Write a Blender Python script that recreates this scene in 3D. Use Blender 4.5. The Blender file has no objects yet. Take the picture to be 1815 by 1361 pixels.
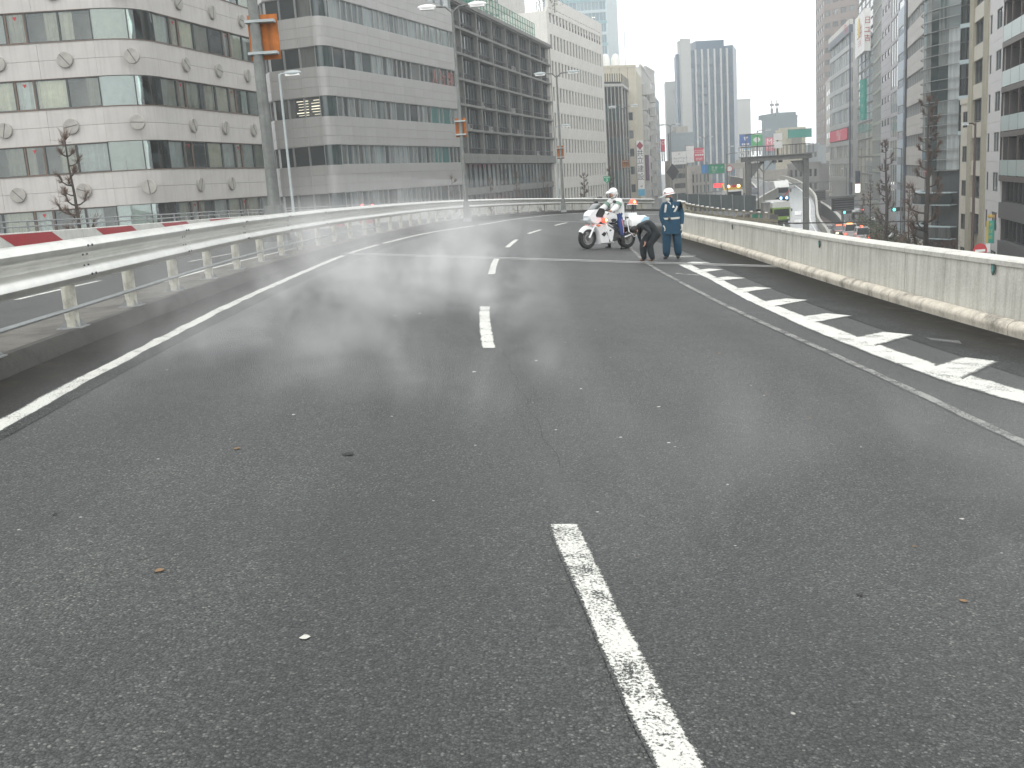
import bpy, math, random
from mathutils import Vector, Matrix
random.seed(7)
SC = bpy.context.scene
COL = SC.collection
# ------------------------------------------------------------------ camera
FPX, CX, CY = 1795.0, 907.5, 680.5
CAMZ = 10.5
th = math.atan(361/FPX); ph = math.radians(3.75)
_f = Vector((0, math.cos(th), -math.sin(th))); _r = Vector((1, 0, 0)); _u = Vector((0, math.sin(th), math.cos(th)))
VR = _r*math.cos(ph)-_u*math.sin(ph); VU = _u*math.cos(ph)+_r*math.sin(ph)
CAM = Vector((0, 0, CAMZ))
cd = bpy.data.cameras.new('camera'); cam = bpy.data.objects.new('camera', cd); COL.objects.link(cam)
cd.sensor_width = 36.0; cd.lens = FPX/1815*36.0; cd.clip_start = 0.1; cd.clip_end = 4000
cam.matrix_world = Matrix(((VR.x, VU.x, -_f.x, 0), (VR.y, VU.y, -_f.y, 0), (VR.z, VU.z, -_f.z, CAMZ), (0, 0, 0, 1)))
SC.camera = cam
# ------------------------------------------------------------------ world, sun, exposure
SUN_EL, SUN_AZ = math.radians(52), math.radians(200)
w = bpy.data.worlds.new('World'); SC.world = w; w.use_nodes = True
nt = w.node_tree; nt.nodes.clear()
sky = nt.nodes.new('ShaderNodeTexSky'); sky.sky_type = 'NISHITA'; sky.sun_disc = False
sky.sun_elevation = SUN_EL; sky.sun_rotation = SUN_AZ; sky.air_density = 1.0; sky.dust_density = 4.0
hs = nt.nodes.new('ShaderNodeHueSaturation'); hs.inputs['Saturation'].default_value = 0.12
mx = nt.nodes.new('ShaderNodeMixRGB'); mx.inputs[0].default_value = 0.86; mx.inputs[2].default_value = (13.2, 13.5, 13.6, 1)
bg = nt.nodes.new('ShaderNodeBackground'); bg.inputs['Strength'].default_value = 0.1
ow = nt.nodes.new('ShaderNodeOutputWorld')
nt.links.new(sky.outputs[0], hs.inputs['Color']); nt.links.new(hs.outputs[0], mx.inputs[1]); nt.links.new(mx.outputs[0], bg.inputs[0]); nt.links.new(bg.outputs[0], ow.inputs[0])
sd = bpy.data.lights.new('sun', 'SUN'); sd.energy = 0.6; sd.angle = math.radians(35); sd.color = (1, 0.97, 0.93)
sun = bpy.data.objects.new('sun', sd); COL.objects.link(sun)
sun.rotation_euler = Vector((math.sin(SUN_AZ)*math.cos(SUN_EL), math.cos(SUN_AZ)*math.cos(SUN_EL), math.sin(SUN_EL))).to_track_quat('Z', 'Y').to_euler()
SC.view_settings.view_transform = 'Standard'; SC.view_settings.look = 'None'; SC.view_settings.gamma = 1; SC.view_settings.use_curve_mapping = False
SC.view_settings.exposure = 0.52
SC.render.engine = 'CYCLES'
SC.cycles.volume_bounces = 1; SC.cycles.volume_step_rate = 1.0; SC.cycles.volume_max_steps = 256
SC.cycles.transparent_max_bounces = 12

# ------------------------------------------------------------------ helpers
def ray(x, y): return _f+VR*((x-CX)/FPX)-VU*((y-CY)/FPX)
def at(x, y, D): v = ray(x, y); return CAM+v*(D/v.y)
def atz(x, y, z): v = ray(x, y); return CAM+v*((z-CAMZ)/v.z)
PC, PG, PH = .09, .006, 1.74
def onp(x, y, dz=0):
    v = ray(x, y); return CAM+v*((-PH+dz)/(v.z+PC*v.x+PG*v.y))
def rz(x, y): return CAMZ-PH-PC*x-PG*y
def hor(x): return 680.5-361/math.cos(ph)-(x-CX)*math.tan(ph)   # horizon row at column x

def tag(o, label=None, cat=None, group=None, kind=None):
    if label: o['label'] = label
    if cat: o['category'] = cat
    if group: o['group'] = group
    if kind: o['kind'] = kind
    return o
def thing(name, label, cat, loc=(0, 0, 0), rz_=0, group=None, kind=None):
    o = bpy.data.objects.new(name, None); COL.objects.link(o); o.location = loc; o.rotation_euler = (0, 0, rz_)
    o.empty_display_size = .1
    return tag(o, label, cat, group, kind)
def link(name, me, parent=None, loc=None, rot=None):
    o = bpy.data.objects.new(name, me); COL.objects.link(o)
    if parent: o.parent = parent
    if loc is not None: o.location = loc
    if rot is not None: o.rotation_euler = rot
    return o
def tree_copy(o, parent=None):
    c = o.copy(); COL.objects.link(c)
    if parent: c.parent = parent
    for ch in o.children: tree_copy(ch, c)
    return c

class MB:
    def __init__(s): s.v = []; s.f = []; s.m = []; s.mats = []; s.uv = {}; s.sm = False
    def mi(s, m):
        if m not in s.mats: s.mats.append(m)
        return s.mats.index(m)
    def face(s, pts, m):
        n = len(s.v); s.v += [tuple(p) for p in pts]; s.f.append(tuple(range(n, n+len(pts)))); s.m.append(s.mi(m)); return s
    def add(s, vs, fs, m):
        n = len(s.v); s.v += [tuple(p) for p in vs]; k = s.mi(m)
        for f in fs: s.f.append(tuple(i+n for i in f)); s.m.append(k)
        return s
    def box(s, x0, x1, y0, y1, z0, z1, m, M=None):
        vs = [Vector((x, y, z)) for z in (z0, z1) for x, y in ((x0, y0), (x1, y0), (x1, y1), (x0, y1))]
        if M: vs = [M @ v for v in vs]
        return s.add(vs, [(0, 3, 2, 1), (4, 5, 6, 7), (0, 1, 5, 4), (1, 2, 6, 5), (2, 3, 7, 6), (3, 0, 4, 7)], m)
    def bar(s, a, b, w, h, m):   # rectangular bar from a to b
        a, b = Vector(a), Vector(b); d = (b-a); L = d.length
        q = d.to_track_quat('X', 'Z').to_matrix().to_4x4(); q.translation = a
        return s.box(0, L, -w/2, w/2, -h/2, h/2, m, q)
    def tube(s, pts, r, m, n=10, caps=True):
        pts = [Vector(p) for p in pts]; rs = r if isinstance(r, (list, tuple)) else [r]*len(pts)
        rings = []; up = Vector((0, 0, 1))
        t0 = (pts[1]-pts[0]).normalized()
        side = t0.cross(up); side = side.normalized() if side.length > 1e-3 else Vector((1, 0, 0))
        for i, p in enumerate(pts):
            t = (pts[min(i+1, len(pts)-1)]-pts[max(i-1, 0)]).normalized()
            side = (side-t*side.dot(t)); side = side.normalized() if side.length > 1e-4 else t.orthogonal().normalized()
            o = t.cross(side)
            rings.append([p+(side*math.cos(2*math.pi*k/n)+o*math.sin(2*math.pi*k/n))*rs[i] for k in range(n)])
        vs = [v for rg in rings for v in rg]; fs = []
        for i in range(len(pts)-1):
            for k in range(n): fs.append((i*n+k, i*n+(k+1) % n, (i+1)*n+(k+1) % n, (i+1)*n+k))
        if caps: fs.append(tuple(range(n-1, -1, -1))); fs.append(tuple((len(pts)-1)*n+k for k in range(n)))
        return s.add(vs, fs, m)
    def lathe(s, prof, m, n=20, M=None, arc=2*math.pi):   # prof list of (r,z)
        vs = []; c = abs(arc-2*math.pi) < 1e-6; cols = n if c else n+1
        for r, z in prof:
            for k in range(cols):
                a = arc*k/n; v = Vector((r*math.cos(a), r*math.sin(a), z)); vs.append(M @ v if M else v)
        fs = []
        for i in range(len(prof)-1):
            for k in range(n):
                k2 = (k+1) % cols
                fs.append((i*cols+k, i*cols+k2, (i+1)*cols+k2, (i+1)*cols+k))
        return s.add(vs, fs, m)
    def ext(s, poly, y0, y1, m, M=None, ax='y'):   # extrude polygon (x,z) along y
        n = len(poly); vs = [Vector((x, y0, z)) for x, z in poly]+[Vector((x, y1, z)) for x, z in poly]
        if M: vs = [M @ v for v in vs]
        return s.add(vs, [tuple(range(n)), tuple(range(2*n-1, n-1, -1))]+[(i, i+n, (i+1) % n+n, (i+1) % n) for i in range(n)], m)
    def ball(s, c, r, m, nu=12, nv=8, M=None):
        c = Vector(c); r = r if isinstance(r, (tuple, list)) else (r, r, r)
        vs = [];
        for j in range(nv+1):
            b = -math.pi/2+math.pi*j/nv
            for k in range(nu):
                a = 2*math.pi*k/nu
                v = Vector((r[0]*math.cos(a)*math.cos(b), r[1]*math.sin(a)*math.cos(b), r[2]*math.sin(b)))
                if M: v = M @ v
                vs.append(v+c)
        fs = [(j*nu+k, j*nu+(k+1) % nu, (j+1)*nu+(k+1) % nu, (j+1)*nu+k) for j in range(nv) for k in range(nu)]
        return s.add(vs, fs, m)
    def mesh(s, name, smooth=None):
        me = bpy.data.meshes.new(name); me.from_pydata([tuple(v) for v in s.v], [], s.f)
        for m in s.mats: me.materials.append(m)
        me.polygons.foreach_set('material_index', s.m)
        if s.uv:
            uvl = me.uv_layers.new(name='UVMap')
            for fi, uvs in s.uv.items():
                p = me.polygons[fi]
                for li, q in zip(p.loop_indices, uvs): uvl.data[li].uv = q
        if smooth is None: smooth = s.sm
        if smooth:
            me.polygons.foreach_set('use_smooth', [True]*len(me.polygons))
            try: me.set_sharp_from_angle(angle=math.radians(40))
            except Exception: pass
        me.update(); return me
    def build(s, name, parent=None, smooth=None, loc=None, rot=None): return link(name, s.mesh(name, smooth), parent, loc, rot)

# ------------------------------------------------------------------ materials
def newmat(name):
    m = bpy.data.materials.new(name); m.use_nodes = True; nt = m.node_tree
    b = nt.nodes['Principled BSDF']; return m, nt, b
def N(nt, t, **kw):
    n = nt.nodes.new(t)
    for k, v in kw.items():
        if k.startswith('i_'): n.inputs[k[2:]].default_value = v
        elif k.startswith('n'): n.inputs[int(k[1:])].default_value = v
        else: setattr(n, k, v)
    return n
def ramp(nt, src, stops):
    r = nt.nodes.new('ShaderNodeValToRGB'); e = r.color_ramp.elements
    while len(e) < len(stops): e.new(.5)
    for el, (p, c) in zip(e, stops): el.position = p; el.color = c if len(c) == 4 else (*c, 1)
    nt.links.new(src, r.inputs[0]); return r
def mapped(nt, scale=(1, 1, 1), coord='Object'):
    tc = nt.nodes.new('ShaderNodeTexCoord'); mp = nt.nodes.new('ShaderNodeMapping'); mp.inputs['Scale'].default_value = scale
    nt.links.new(tc.outputs[coord], mp.inputs[0]); return mp.outputs[0]
def mat(name, col, rough=.6, var=.12, scale=1.5, metal=0, spec=.5, streak=0, bump=0, bscale=40, emit=None, es=0, rnd=0, coat=0):
    m, nt, b = newmat(name)
    b.inputs['Roughness'].default_value = rough; b.inputs['Metallic'].default_value = metal; b.inputs['Specular IOR Level'].default_value = spec
    if coat: b.inputs['Coat Weight'].default_value = coat; b.inputs['Coat Roughness'].default_value = .08
    if var or streak or rnd:
        co = mapped(nt)
        no = N(nt, 'ShaderNodeTexNoise', i_Scale=scale, i_Detail=6, i_Roughness=.65); nt.links.new(co, no.inputs[0])
        lo = tuple(c*(1-var) for c in col); hi = tuple(min(1, c*(1+var)) for c in col)
        r = ramp(nt, no.outputs[0], [(.3, lo), (.7, hi)]); out = r.outputs[0]
        if streak:
            mp = mapped(nt, (3.2, 3.2, .12)); n2 = N(nt, 'ShaderNodeTexNoise', i_Scale=2.2, i_Detail=5); nt.links.new(mp, n2.inputs[0])
            r2 = ramp(nt, n2.outputs[0], [(.45, (1, 1, 1)), (.72, (1-streak,)*3)])
            mm = N(nt, 'ShaderNodeMixRGB', blend_type='MULTIPLY', n0=1.0); nt.links.new(out, mm.inputs[1]); nt.links.new(r2.outputs[0], mm.inputs[2]); out = mm.outputs[0]
        if rnd:
            oi = nt.nodes.new('ShaderNodeObjectInfo'); mr = N(nt, 'ShaderNodeMapRange', n3=1-rnd, n4=1+rnd); nt.links.new(oi.outputs['Random'], mr.inputs[0])
            mm = N(nt, 'ShaderNodeMixRGB', blend_type='MULTIPLY', n0=1.0); nt.links.new(out, mm.inputs[1]); nt.links.new(mr.outputs[0], mm.inputs[2]); out = mm.outputs[0]
        nt.links.new(out, b.inputs['Base Color'])
        rr = N(nt, 'ShaderNodeMapRange', n3=max(.02, rough-.08), n4=min(1, rough+.12)); nt.links.new(no.outputs[0], rr.inputs[0]); nt.links.new(rr.outputs[0], b.inputs['Roughness'])
    else: b.inputs['Base Color'].default_value = (*col, 1)
    if bump:
        co = mapped(nt); nb = N(nt, 'ShaderNodeTexNoise', i_Scale=bscale, i_Detail=4); nt.links.new(co, nb.inputs[0])
        bp = N(nt, 'ShaderNodeBump', i_Strength=bump, i_Distance=.01); nt.links.new(nb.outputs[0], bp.inputs['Height']); nt.links.new(bp.outputs[0], b.inputs['Normal'])
    if emit: b.inputs['Emission Color'].default_value = (*emit, 1); b.inputs['Emission Strength'].default_value = es
    return m
def glassmat(name, dark=(.03, .045, .045), light=(.35, .36, .32), amt=.5, rough=.06, fold=14, spec=.8, rnd=.6, tint=(1, 1, 1)):
    # window panes seen from outside: blinds, curtains and dark rooms behind a reflecting pane, different on each object
    m, nt, b = newmat(name)
    oi = nt.nodes.new('ShaderNodeObjectInfo'); tc = nt.nodes.new('ShaderNodeTexCoord')
    va = N(nt, 'ShaderNodeVectorMath', operation='ADD'); mu = N(nt, 'ShaderNodeVectorMath', operation='SCALE'); mu.inputs[3].default_value = 37
    cb = nt.nodes.new('ShaderNodeCombineXYZ')
    for i in range(3): nt.links.new(oi.outputs['Random'], cb.inputs[i])
    nt.links.new(cb.outputs[0], mu.inputs[0]); nt.links.new(tc.outputs['Object'], va.inputs[0]); nt.links.new(mu.outputs[0], va.inputs[1])
    mp = nt.nodes.new('ShaderNodeMapping'); mp.inputs['Scale'].default_value = (1, 1, .12); nt.links.new(va.outputs[0], mp.inputs[0])
    n1 = N(nt, 'ShaderNodeTexNoise', i_Scale=fold/8, i_Detail=2); n2 = N(nt, 'ShaderNodeTexNoise', i_Scale=fold, i_Detail=3)
    nt.links.new(mp.outputs[0], n1.inputs[0]); nt.links.new(mp.outputs[0], n2.inputs[0])
    a = N(nt, 'ShaderNodeMath', operation='MULTIPLY_ADD', n1=rnd, n2=0); nt.links.new(oi.outputs['Random'], a.inputs[0])
    s = N(nt, 'ShaderNodeMath', operation='ADD'); nt.links.new(n1.outputs[0], s.inputs[0]); nt.links.new(a.outputs[0], s.inputs[1])
    th_ = .5+rnd*(1-amt)
    f = N(nt, 'ShaderNodeMapRange', n1=th_-.06, n2=th_+.06); nt.links.new(s.outputs[0], f.inputs[0])
    r = ramp(nt, n2.outputs[0], [(.3, tuple(c*.62 for c in light)), (.7, light)])
    mm = N(nt, 'ShaderNodeMixRGB', n1=(*dark, 1)); nt.links.new(f.outputs[0], mm.inputs[0]); nt.links.new(r.outputs[0], mm.inputs[2])
    nt.links.new(mm.outputs[0], b.inputs['Base Color']); b.inputs['Roughness'].default_value = .7; b.inputs['Specular IOR Level'].default_value = .2
    b.inputs['Coat Weight'].default_value = 1; b.inputs['Coat Roughness'].default_value = rough; b.inputs['Coat IOR'].default_value = 1.35+spec*.5
    wv = N(nt, 'ShaderNodeTexNoise', i_Scale=.35, i_Detail=1); nt.links.new(va.outputs[0], wv.inputs[0])
    bp = N(nt, 'ShaderNodeBump', i_Strength=.25, i_Distance=.05); nt.links.new(wv.outputs[0], bp.inputs['Height']); nt.links.new(bp.outputs[0], b.inputs['Coat Normal'])
    return m
def emis(name, col, s): return mat(name, tuple(c*.6 for c in col), .4, 0, emit=col, es=s)

def asphalt_nodes(nt, b, base=(.065, .0685, .067)):
    """aggregate speckle, patchy tone, damp stains; returns (colour socket, roughness socket, height socket)"""
    co = mapped(nt)
    vo = N(nt, 'ShaderNodeTexVoronoi', i_Scale=100, i_Randomness=1); nt.links.new(co, vo.inputs[0])
    fine = N(nt, 'ShaderNodeTexNoise', i_Scale=190, i_Detail=2); nt.links.new(co, fine.inputs[0])
    med = N(nt, 'ShaderNodeTexNoise', i_Scale=1.1, i_Detail=7, i_Roughness=.7); nt.links.new(co, med.inputs[0])
    big = N(nt, 'ShaderNodeTexNoise', i_Scale=.22, i_Detail=4); nt.links.new(co, big.inputs[0])
    hsv = N(nt, 'ShaderNodeSeparateColor'); nt.links.new(vo.outputs['Color'], hsv.inputs[0])
    r1 = ramp(nt, hsv.outputs[0], [(0, tuple(c*.45 for c in base)), (.45, tuple(c*.85 for c in base)), (.8, tuple(c*1.2 for c in base)), (.94, (.11, .115, .11)), (1, (.2, .2, .185))])
    # dark binder between the stones
    r2 = ramp(nt, vo.outputs['Distance'], [(.3, (1, 1, 1)), (.8, (.3, .3, .3))])
    m1 = N(nt, 'ShaderNodeMixRGB', blend_type='MULTIPLY', n0=.9); nt.links.new(r1.outputs[0], m1.inputs[1]); nt.links.new(r2.outputs[0], m1.inputs[2])
    r3 = ramp(nt, med.outputs[0], [(.28, (.74, .74, .73)), (.5, (1, 1, 1)), (.75, (1.25, 1.25, 1.22))])
    m2 = N(nt, 'ShaderNodeMixRGB', blend_type='MULTIPLY', n0=1); nt.links.new(m1.outputs[0], m2.inputs[1]); nt.links.new(r3.outputs[0], m2.inputs[2])
    mpl = N(nt, 'ShaderNodeMapping'); mpl.inputs['Scale'].default_value = (1.3, .09, 1); nt.links.new(co, mpl.inputs[0]); trk = N(nt, 'ShaderNodeTexNoise', i_Scale=1.0, i_Detail=4, i_Roughness=.6); nt.links.new(mpl.outputs[0], trk.inputs[0])
    bt = N(nt, 'ShaderNodeMath', operation='MULTIPLY_ADD', n1=.55); nt.links.new(trk.outputs[0], bt.inputs[0]); bm_ = N(nt, 'ShaderNodeMath', operation='MULTIPLY', n1=.45); nt.links.new(big.outputs[0], bm_.inputs[0]); nt.links.new(bm_.outputs[0], bt.inputs[2])
    r4 = ramp(nt, bt.outputs[0], [(.36, (.80, .80, .80)), (.5, (1, 1, 1)), (.64, (1.2, 1.2, 1.18))])
    m3 = N(nt, 'ShaderNodeMixRGB', blend_type='MULTIPLY', n0=1); nt.links.new(m2.outputs[0], m3.inputs[1]); nt.links.new(r4.outputs[0], m3.inputs[2])
    # rare pale chips
    v2 = N(nt, 'ShaderNodeTexVoronoi', i_Scale=4.5); nt.links.new(co, v2.inputs[0])
    r5 = ramp(nt, v2.outputs['Distance'], [(.035, (1, 1, 1)), (.05, (0, 0, 0))])
    s5 = N(nt, 'ShaderNodeSeparateColor'); nt.links.new(v2.outputs['Color'], s5.inputs[0])
    g5 = N(nt, 'ShaderNodeMath', operation='GREATER_THAN', n1=.72); nt.links.new(s5.outputs[0], g5.inputs[0])
    k5 = N(nt, 'ShaderNodeMath', operation='MULTIPLY'); nt.links.new(r5.outputs[0], k5.inputs[0]); nt.links.new(g5.outputs[0], k5.inputs[1])
    m4 = N(nt, 'ShaderNodeMixRGB', n2=(.42, .42, .38, 1)); nt.links.new(k5.outputs[0], m4.inputs[0]); nt.links.new(m3.outputs[0], m4.inputs[1])
    rr = N(nt, 'ShaderNodeMapRange', n3=.42, n4=.8); nt.links.new(med.outputs[0], rr.inputs[0])
    hh = N(nt, 'ShaderNodeMath', operation='MULTIPLY_ADD', n1=-1.0, n2=0); nt.links.new(vo.outputs['Distance'], hh.inputs[0])
    return m4.outputs[0], rr.outputs[0], hh.outputs[0], med.outputs[0], co
def mk_asphalt(name, base=(.065, .0685, .067)):
    m, nt, b = newmat(name); c, r, h, _, _ = asphalt_nodes(nt, b, base)
    nt.links.new(c, b.inputs['Base Color']); nt.links.new(r, b.inputs['Roughness'])
    bp = N(nt, 'ShaderNodeBump', i_Strength=.75, i_Distance=.012); nt.links.new(h, bp.inputs['Height']); nt.links.new(bp.outputs[0], b.inputs['Normal'])
    return m
def mk_paint(name, col=(.74, .74, .68), wear=.5, edge=.22):
    # thermoplastic paint: asphalt shows through worn spots, mostly towards the strip's edges (uv.x across, uv.y along in metres)
    m, nt, b = newmat(name); c, r, h, med, co = asphalt_nodes(nt, b)
    n1 = N(nt, 'ShaderNodeTexNoise', i_Scale=70, i_Detail=5, i_Roughness=.75); nt.links.new(co, n1.inputs[0])
    n2 = N(nt, 'ShaderNodeTexNoise', i_Scale=4, i_Detail=6, i_Roughness=.7); nt.links.new(co, n2.inputs[0])
    uv = nt.nodes.new('ShaderNodeUVMap'); sx = nt.nodes.new('ShaderNodeSeparateXYZ'); nt.links.new(uv.outputs[0], sx.inputs[0])
    e = N(nt, 'ShaderNodeMath', operation='SUBTRACT', n1=.5); nt.links.new(sx.outputs[0], e.inputs[0])
    e2 = N(nt, 'ShaderNodeMath', operation='ABSOLUTE'); nt.links.new(e.outputs[0], e2.inputs[0])
    e3 = N(nt, 'ShaderNodeMapRange', n1=.5-edge, n2=.5, n3=0, n4=.26); nt.links.new(e2.outputs[0], e3.inputs[0])
    a = N(nt, 'ShaderNodeMath', operation='MULTIPLY_ADD', n1=.6); nt.links.new(n2.outputs[0], a.inputs[0]); nt.links.new(n1.outputs[0], a.inputs[2])
    a2 = N(nt, 'ShaderNodeMath', operation='ADD'); nt.links.new(a.outputs[0], a2.inputs[0]); nt.links.new(e3.outputs[0], a2.inputs[1])
    t = 1.12-wear*.35
    f = N(nt, 'ShaderNodeMapRange', n1=t-.04, n2=t+.03); nt.links.new(a2.outputs[0], f.inputs[0])
    pr = ramp(nt, n2.outputs[0], [(.3, tuple(x*.8 for x in col)), (.7, col)])
    mm = N(nt, 'ShaderNodeMixRGB'); nt.links.new(f.outputs[0], mm.inputs[0]); nt.links.new(pr.outputs[0], mm.inputs[1]); nt.links.new(c, mm.inputs[2])
    nt.links.new(mm.outputs[0], b.inputs['Base Color']); rm = N(nt, 'ShaderNodeMix', data_type='FLOAT'); rm.inputs[2].default_value = .6; nt.links.new(f.outputs[0], rm.inputs[0]); nt.links.new(r, rm.inputs[3]); nt.links.new(rm.outputs[0], b.inputs['Roughness'])
    hm_ = N(nt, 'ShaderNodeMix', data_type='FLOAT'); nt.links.new(f.outputs[0], hm_.inputs[0]); nt.links.new(n1.outputs[0], hm_.inputs[2]); nt.links.new(h, hm_.inputs[3])
    bp = N(nt, 'ShaderNodeBump', i_Strength=.7, i_Distance=.01); nt.links.new(hm_.outputs[0], bp.inputs['Height']); nt.links.new(bp.outputs[0], b.inputs['Normal'])
    return m
def mk_concrete(name, col=(.42, .41, .38), dirt=.5, streak=.25, low=None, bump=.3, stain_scale=.8):
    m, nt, b = newmat(name); co = mapped(nt)
    n1 = N(nt, 'ShaderNodeTexNoise', i_Scale=stain_scale, i_Detail=9, i_Roughness=.72); nt.links.new(co, n1.inputs[0])
    n2 = N(nt, 'ShaderNodeTexNoise', i_Scale=35, i_Detail=4); nt.links.new(co, n2.inputs[0])
    mp = mapped(nt, (2.6, 2.6, .1)); n3 = N(nt, 'ShaderNodeTexNoise', i_Scale=2.4, i_Detail=6, i_Roughness=.65); nt.links.new(mp, n3.inputs[0])
    d = tuple(c*(1-dirt) for c in col)
    r1 = ramp(nt, n1.outputs[0], [(.3, d), (.5, col), (.8, tuple(min(1, c*1.12) for c in col))])
    r2 = ramp(nt, n2.outputs[0], [(.3, (.86, .86, .86)), (.7, (1.06, 1.06, 1.06))])
    r3 = ramp(nt, n3.outputs[0], [(.46, (1, 1, 1)), (.7, (1-streak, 1-streak, 1-streak*1.1))])
    a = N(nt, 'ShaderNodeMixRGB', blend_type='MULTIPLY', n0=1); nt.links.new(r1.outputs[0], a.inputs[1]); nt.links.new(r2.outputs[0], a.inputs[2])
    c = N(nt, 'ShaderNodeMixRGB', blend_type='MULTIPLY', n0=1); nt.links.new(a.outputs[0], c.inputs[1]); nt.links.new(r3.outputs[0], c.inputs[2])
    nt.links.new(c.outputs[0], b.inputs['Base Color']); b.inputs['Roughness'].default_value = .82
    bp = N(nt, 'ShaderNodeBump', i_Strength=bump, i_Distance=.01); nt.links.new(n2.outputs[0], bp.inputs['Height']); nt.links.new(bp.outputs[0], b.inputs['Normal'])
    return m
M = {}
M['asphalt'] = mk_asphalt('asphalt'); M['street'] = mat('street_asphalt', (.07, .072, .075), .5, .3, .4)
M['paint_near'] = mk_paint('scuffed_paint', (.74, .74, .68), .74, .12); M['paint'] = mk_paint('road_paint', wear=.64, edge=.14); M['paint_worn'] = mk_paint('worn_paint', (.6, .6, .54), 1.0, .4); M['paint_faint'] = mk_paint('faint_paint', (.4, .4, .37), .92, .2)
M['concrete'] = mk_concrete('parapet_concrete', (.58, .57, .52), .2, .34, stain_scale=1.3)
M['coping'] = mk_concrete('coping_concrete', (.6, .59, .54), .4, .15, stain_scale=2)
M['rollkerb'] = mk_concrete('painted_kerb', (.62, .57, .48), .72, .2, stain_scale=2.2)
M['kerb'] = mk_concrete('median_concrete', (.13, .122, .105), .78, .1, bump=.8, stain_scale=1.1)
M['grime'] = mk_concrete('road_grime', (.045, .042, .036), .75, .1, bump=.8, stain_scale=2.5)
M['darkconc'] = mk_concrete('dark_concrete', (.2, .2, .19), .5, .3)
M['rail'] = mat('galvanised_rail', (.70, .70, .66), .30, .10, 2.5, .7, streak=.1, bump=.1)
M['post'] = mk_concrete('rail_post', (.56, .55, .48), .45, .35, stain_scale=5)
M['steel'] = mat('grey_steel', (.26, .27, .27), .5, .2, 3, .3)
M['pole'] = mat('weathered_pole', (.17, .18, .17), .65, .28, 4, streak=.4)
M['lightpole'] = mat('pale_pole', (.36, .4, .4), .55, .15, 3)
M['dark'] = mat('dark_metal', (.04, .042, .045), .5, .3, 4)
M['black'] = mat('black_rubber', (.018, .018, .018), .7, .2, 6)
M['white'] = mat('white_paint', (.78, .78, .76), .4, .06, 2)
M['red'] = mat('red_paint', (.45, .035, .04), .5, .15, 3)
M['orange'] = mat('orange_plywood', (.42, .13, .02), .7, .3, 2.5, streak=.4)
M['brown'] = mat('brown_pole', (.07, .05, .045), .6, .2, 4)

# ------------------------------------------------------------------ path tools
def interp(tab, y):
    if y <= tab[0][0]: a, b = tab[0], tab[1]
    elif y >= tab[-1][0]: a, b = tab[-2], tab[-1]
    else:
        for i in range(len(tab)-1):
            if tab[i][0] <= y <= tab[i+1][0]: a, b = tab[i], tab[i+1]; break
    # smooth between knots (Catmull-Rom on uneven knots kept simple: cubic Hermite)
    i = tab.index(a)
    def sl(k):
        if k <= 0: return (tab[1][1]-tab[0][1])/(tab[1][0]-tab[0][0])
        if k >= len(tab)-1: return (tab[-1][1]-tab[-2][1])/(tab[-1][0]-tab[-2][0])
        return (tab[k+1][1]-tab[k-1][1])/(tab[k+1][0]-tab[k-1][0])
    h = b[0]-a[0]; t = (y-a[0])/h
    if t < 0 or t > 1: return a[1]+(b[1]-a[1])*t
    m0, m1 = sl(i)*h, sl(i+1)*h
    return (2*t**3-3*t*t+1)*a[1]+(t**3-2*t*t+t)*m0+(-2*t**3+3*t*t)*b[1]+(t**3-t*t)*m1
KERB = [(-16, -2.9), (0, -4.0), (8.6, -4.38), (13, -4.47), (20, -4.44), (33, -3.8), (51, -1.75), (66, 1.6), (77, 5.4), (85, 9.3), (93, 14.5), (101, 21.0), (108, 28.5)]
RAILX = [(-16, -3.1), (0, -4.2), (8.6, -4.55), (10.8, -4.62), (15, -4.8), (20, -4.92), (25.7, -4.86), (33, -4.35), (51, -2.3), (66, 1.1), (77, 4.9), (85, 8.8), (93, 14.0), (101, 20.5), (108, 28.0)]
RKERB = [(-16, 8.9), (0, 7.2), (12.5, 6.47), (18.1, 6.42), (24.6, 6.6), (30, 6.8), (36, 6.85), (40, 6.88), (44, 7.2), (48, 8.1), (52, 9.8), (55, 11.6), (58, 14.0), (61, 16.9)]
OPPX = [(-16, -12.6), (10, -13.3), (27, -13.5), (34, -13.4), (54, -13.0), (70, -11.2), (85, -7.6), (97, -2.6), (108, 4.0), (118, 13)]
OPPT = [(-16, 10.5), (10, 10.2), (26.7, 9.98), (34, 9.85), (54, 9.54), (85, 8.9), (118, 8.0)]
def path(tab, y0, y1, step):
    """points along the table spaced by arc length"""
    out = []; y = y0; acc = 0; last = Vector((interp(tab, y0), y0)); out.append(last.copy())
    while y < y1:
        y += .1; p = Vector((interp(tab, y), y)); acc += (p-last).length; last = p
        if acc >= step: out.append(p); acc = 0
    if (last-out[-1]).length > .02 and step < .6: out.append(Vector((interp(tab, y1), y1)))
    return out
def nrm(pts, i):
    t = (pts[min(i+1, len(pts)-1)]-pts[max(i-1, 0)]).normalized(); return Vector((t.y, -t.x))  # to the right of travel
def strip(name, pts, prof, m, parent=None, base=None, smooth=True, close=True, kind=None, caps=True):
    """sweep profile [(offset right, height)] along 2-D path on the deck plane"""
    mb = MB(); n = len(prof); vs = []
    for i, p in enumerate(pts):
        nn = nrm(pts, i)
        for o, h in prof:
            q = p+nn*o; z0 = rz(p.x, p.y) if base is None else base(p)
            vs.append((q.x, q.y, z0+h))
    fs = []
    for i in range(len(pts)-1):
        for k in range(n if close else n-1):
            k2 = (k+1) % n; fs.append((i*n+k, i*n+k2, (i+1)*n+k2, (i+1)*n+k))
    if close and caps: fs += [tuple(range(n-1, -1, -1)), tuple((len(pts)-1)*n+k for k in range(n))]
    mb.add(vs, fs, m); o = mb.build(name, parent, smooth)
    if kind: o['kind'] = kind
    return o
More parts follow.
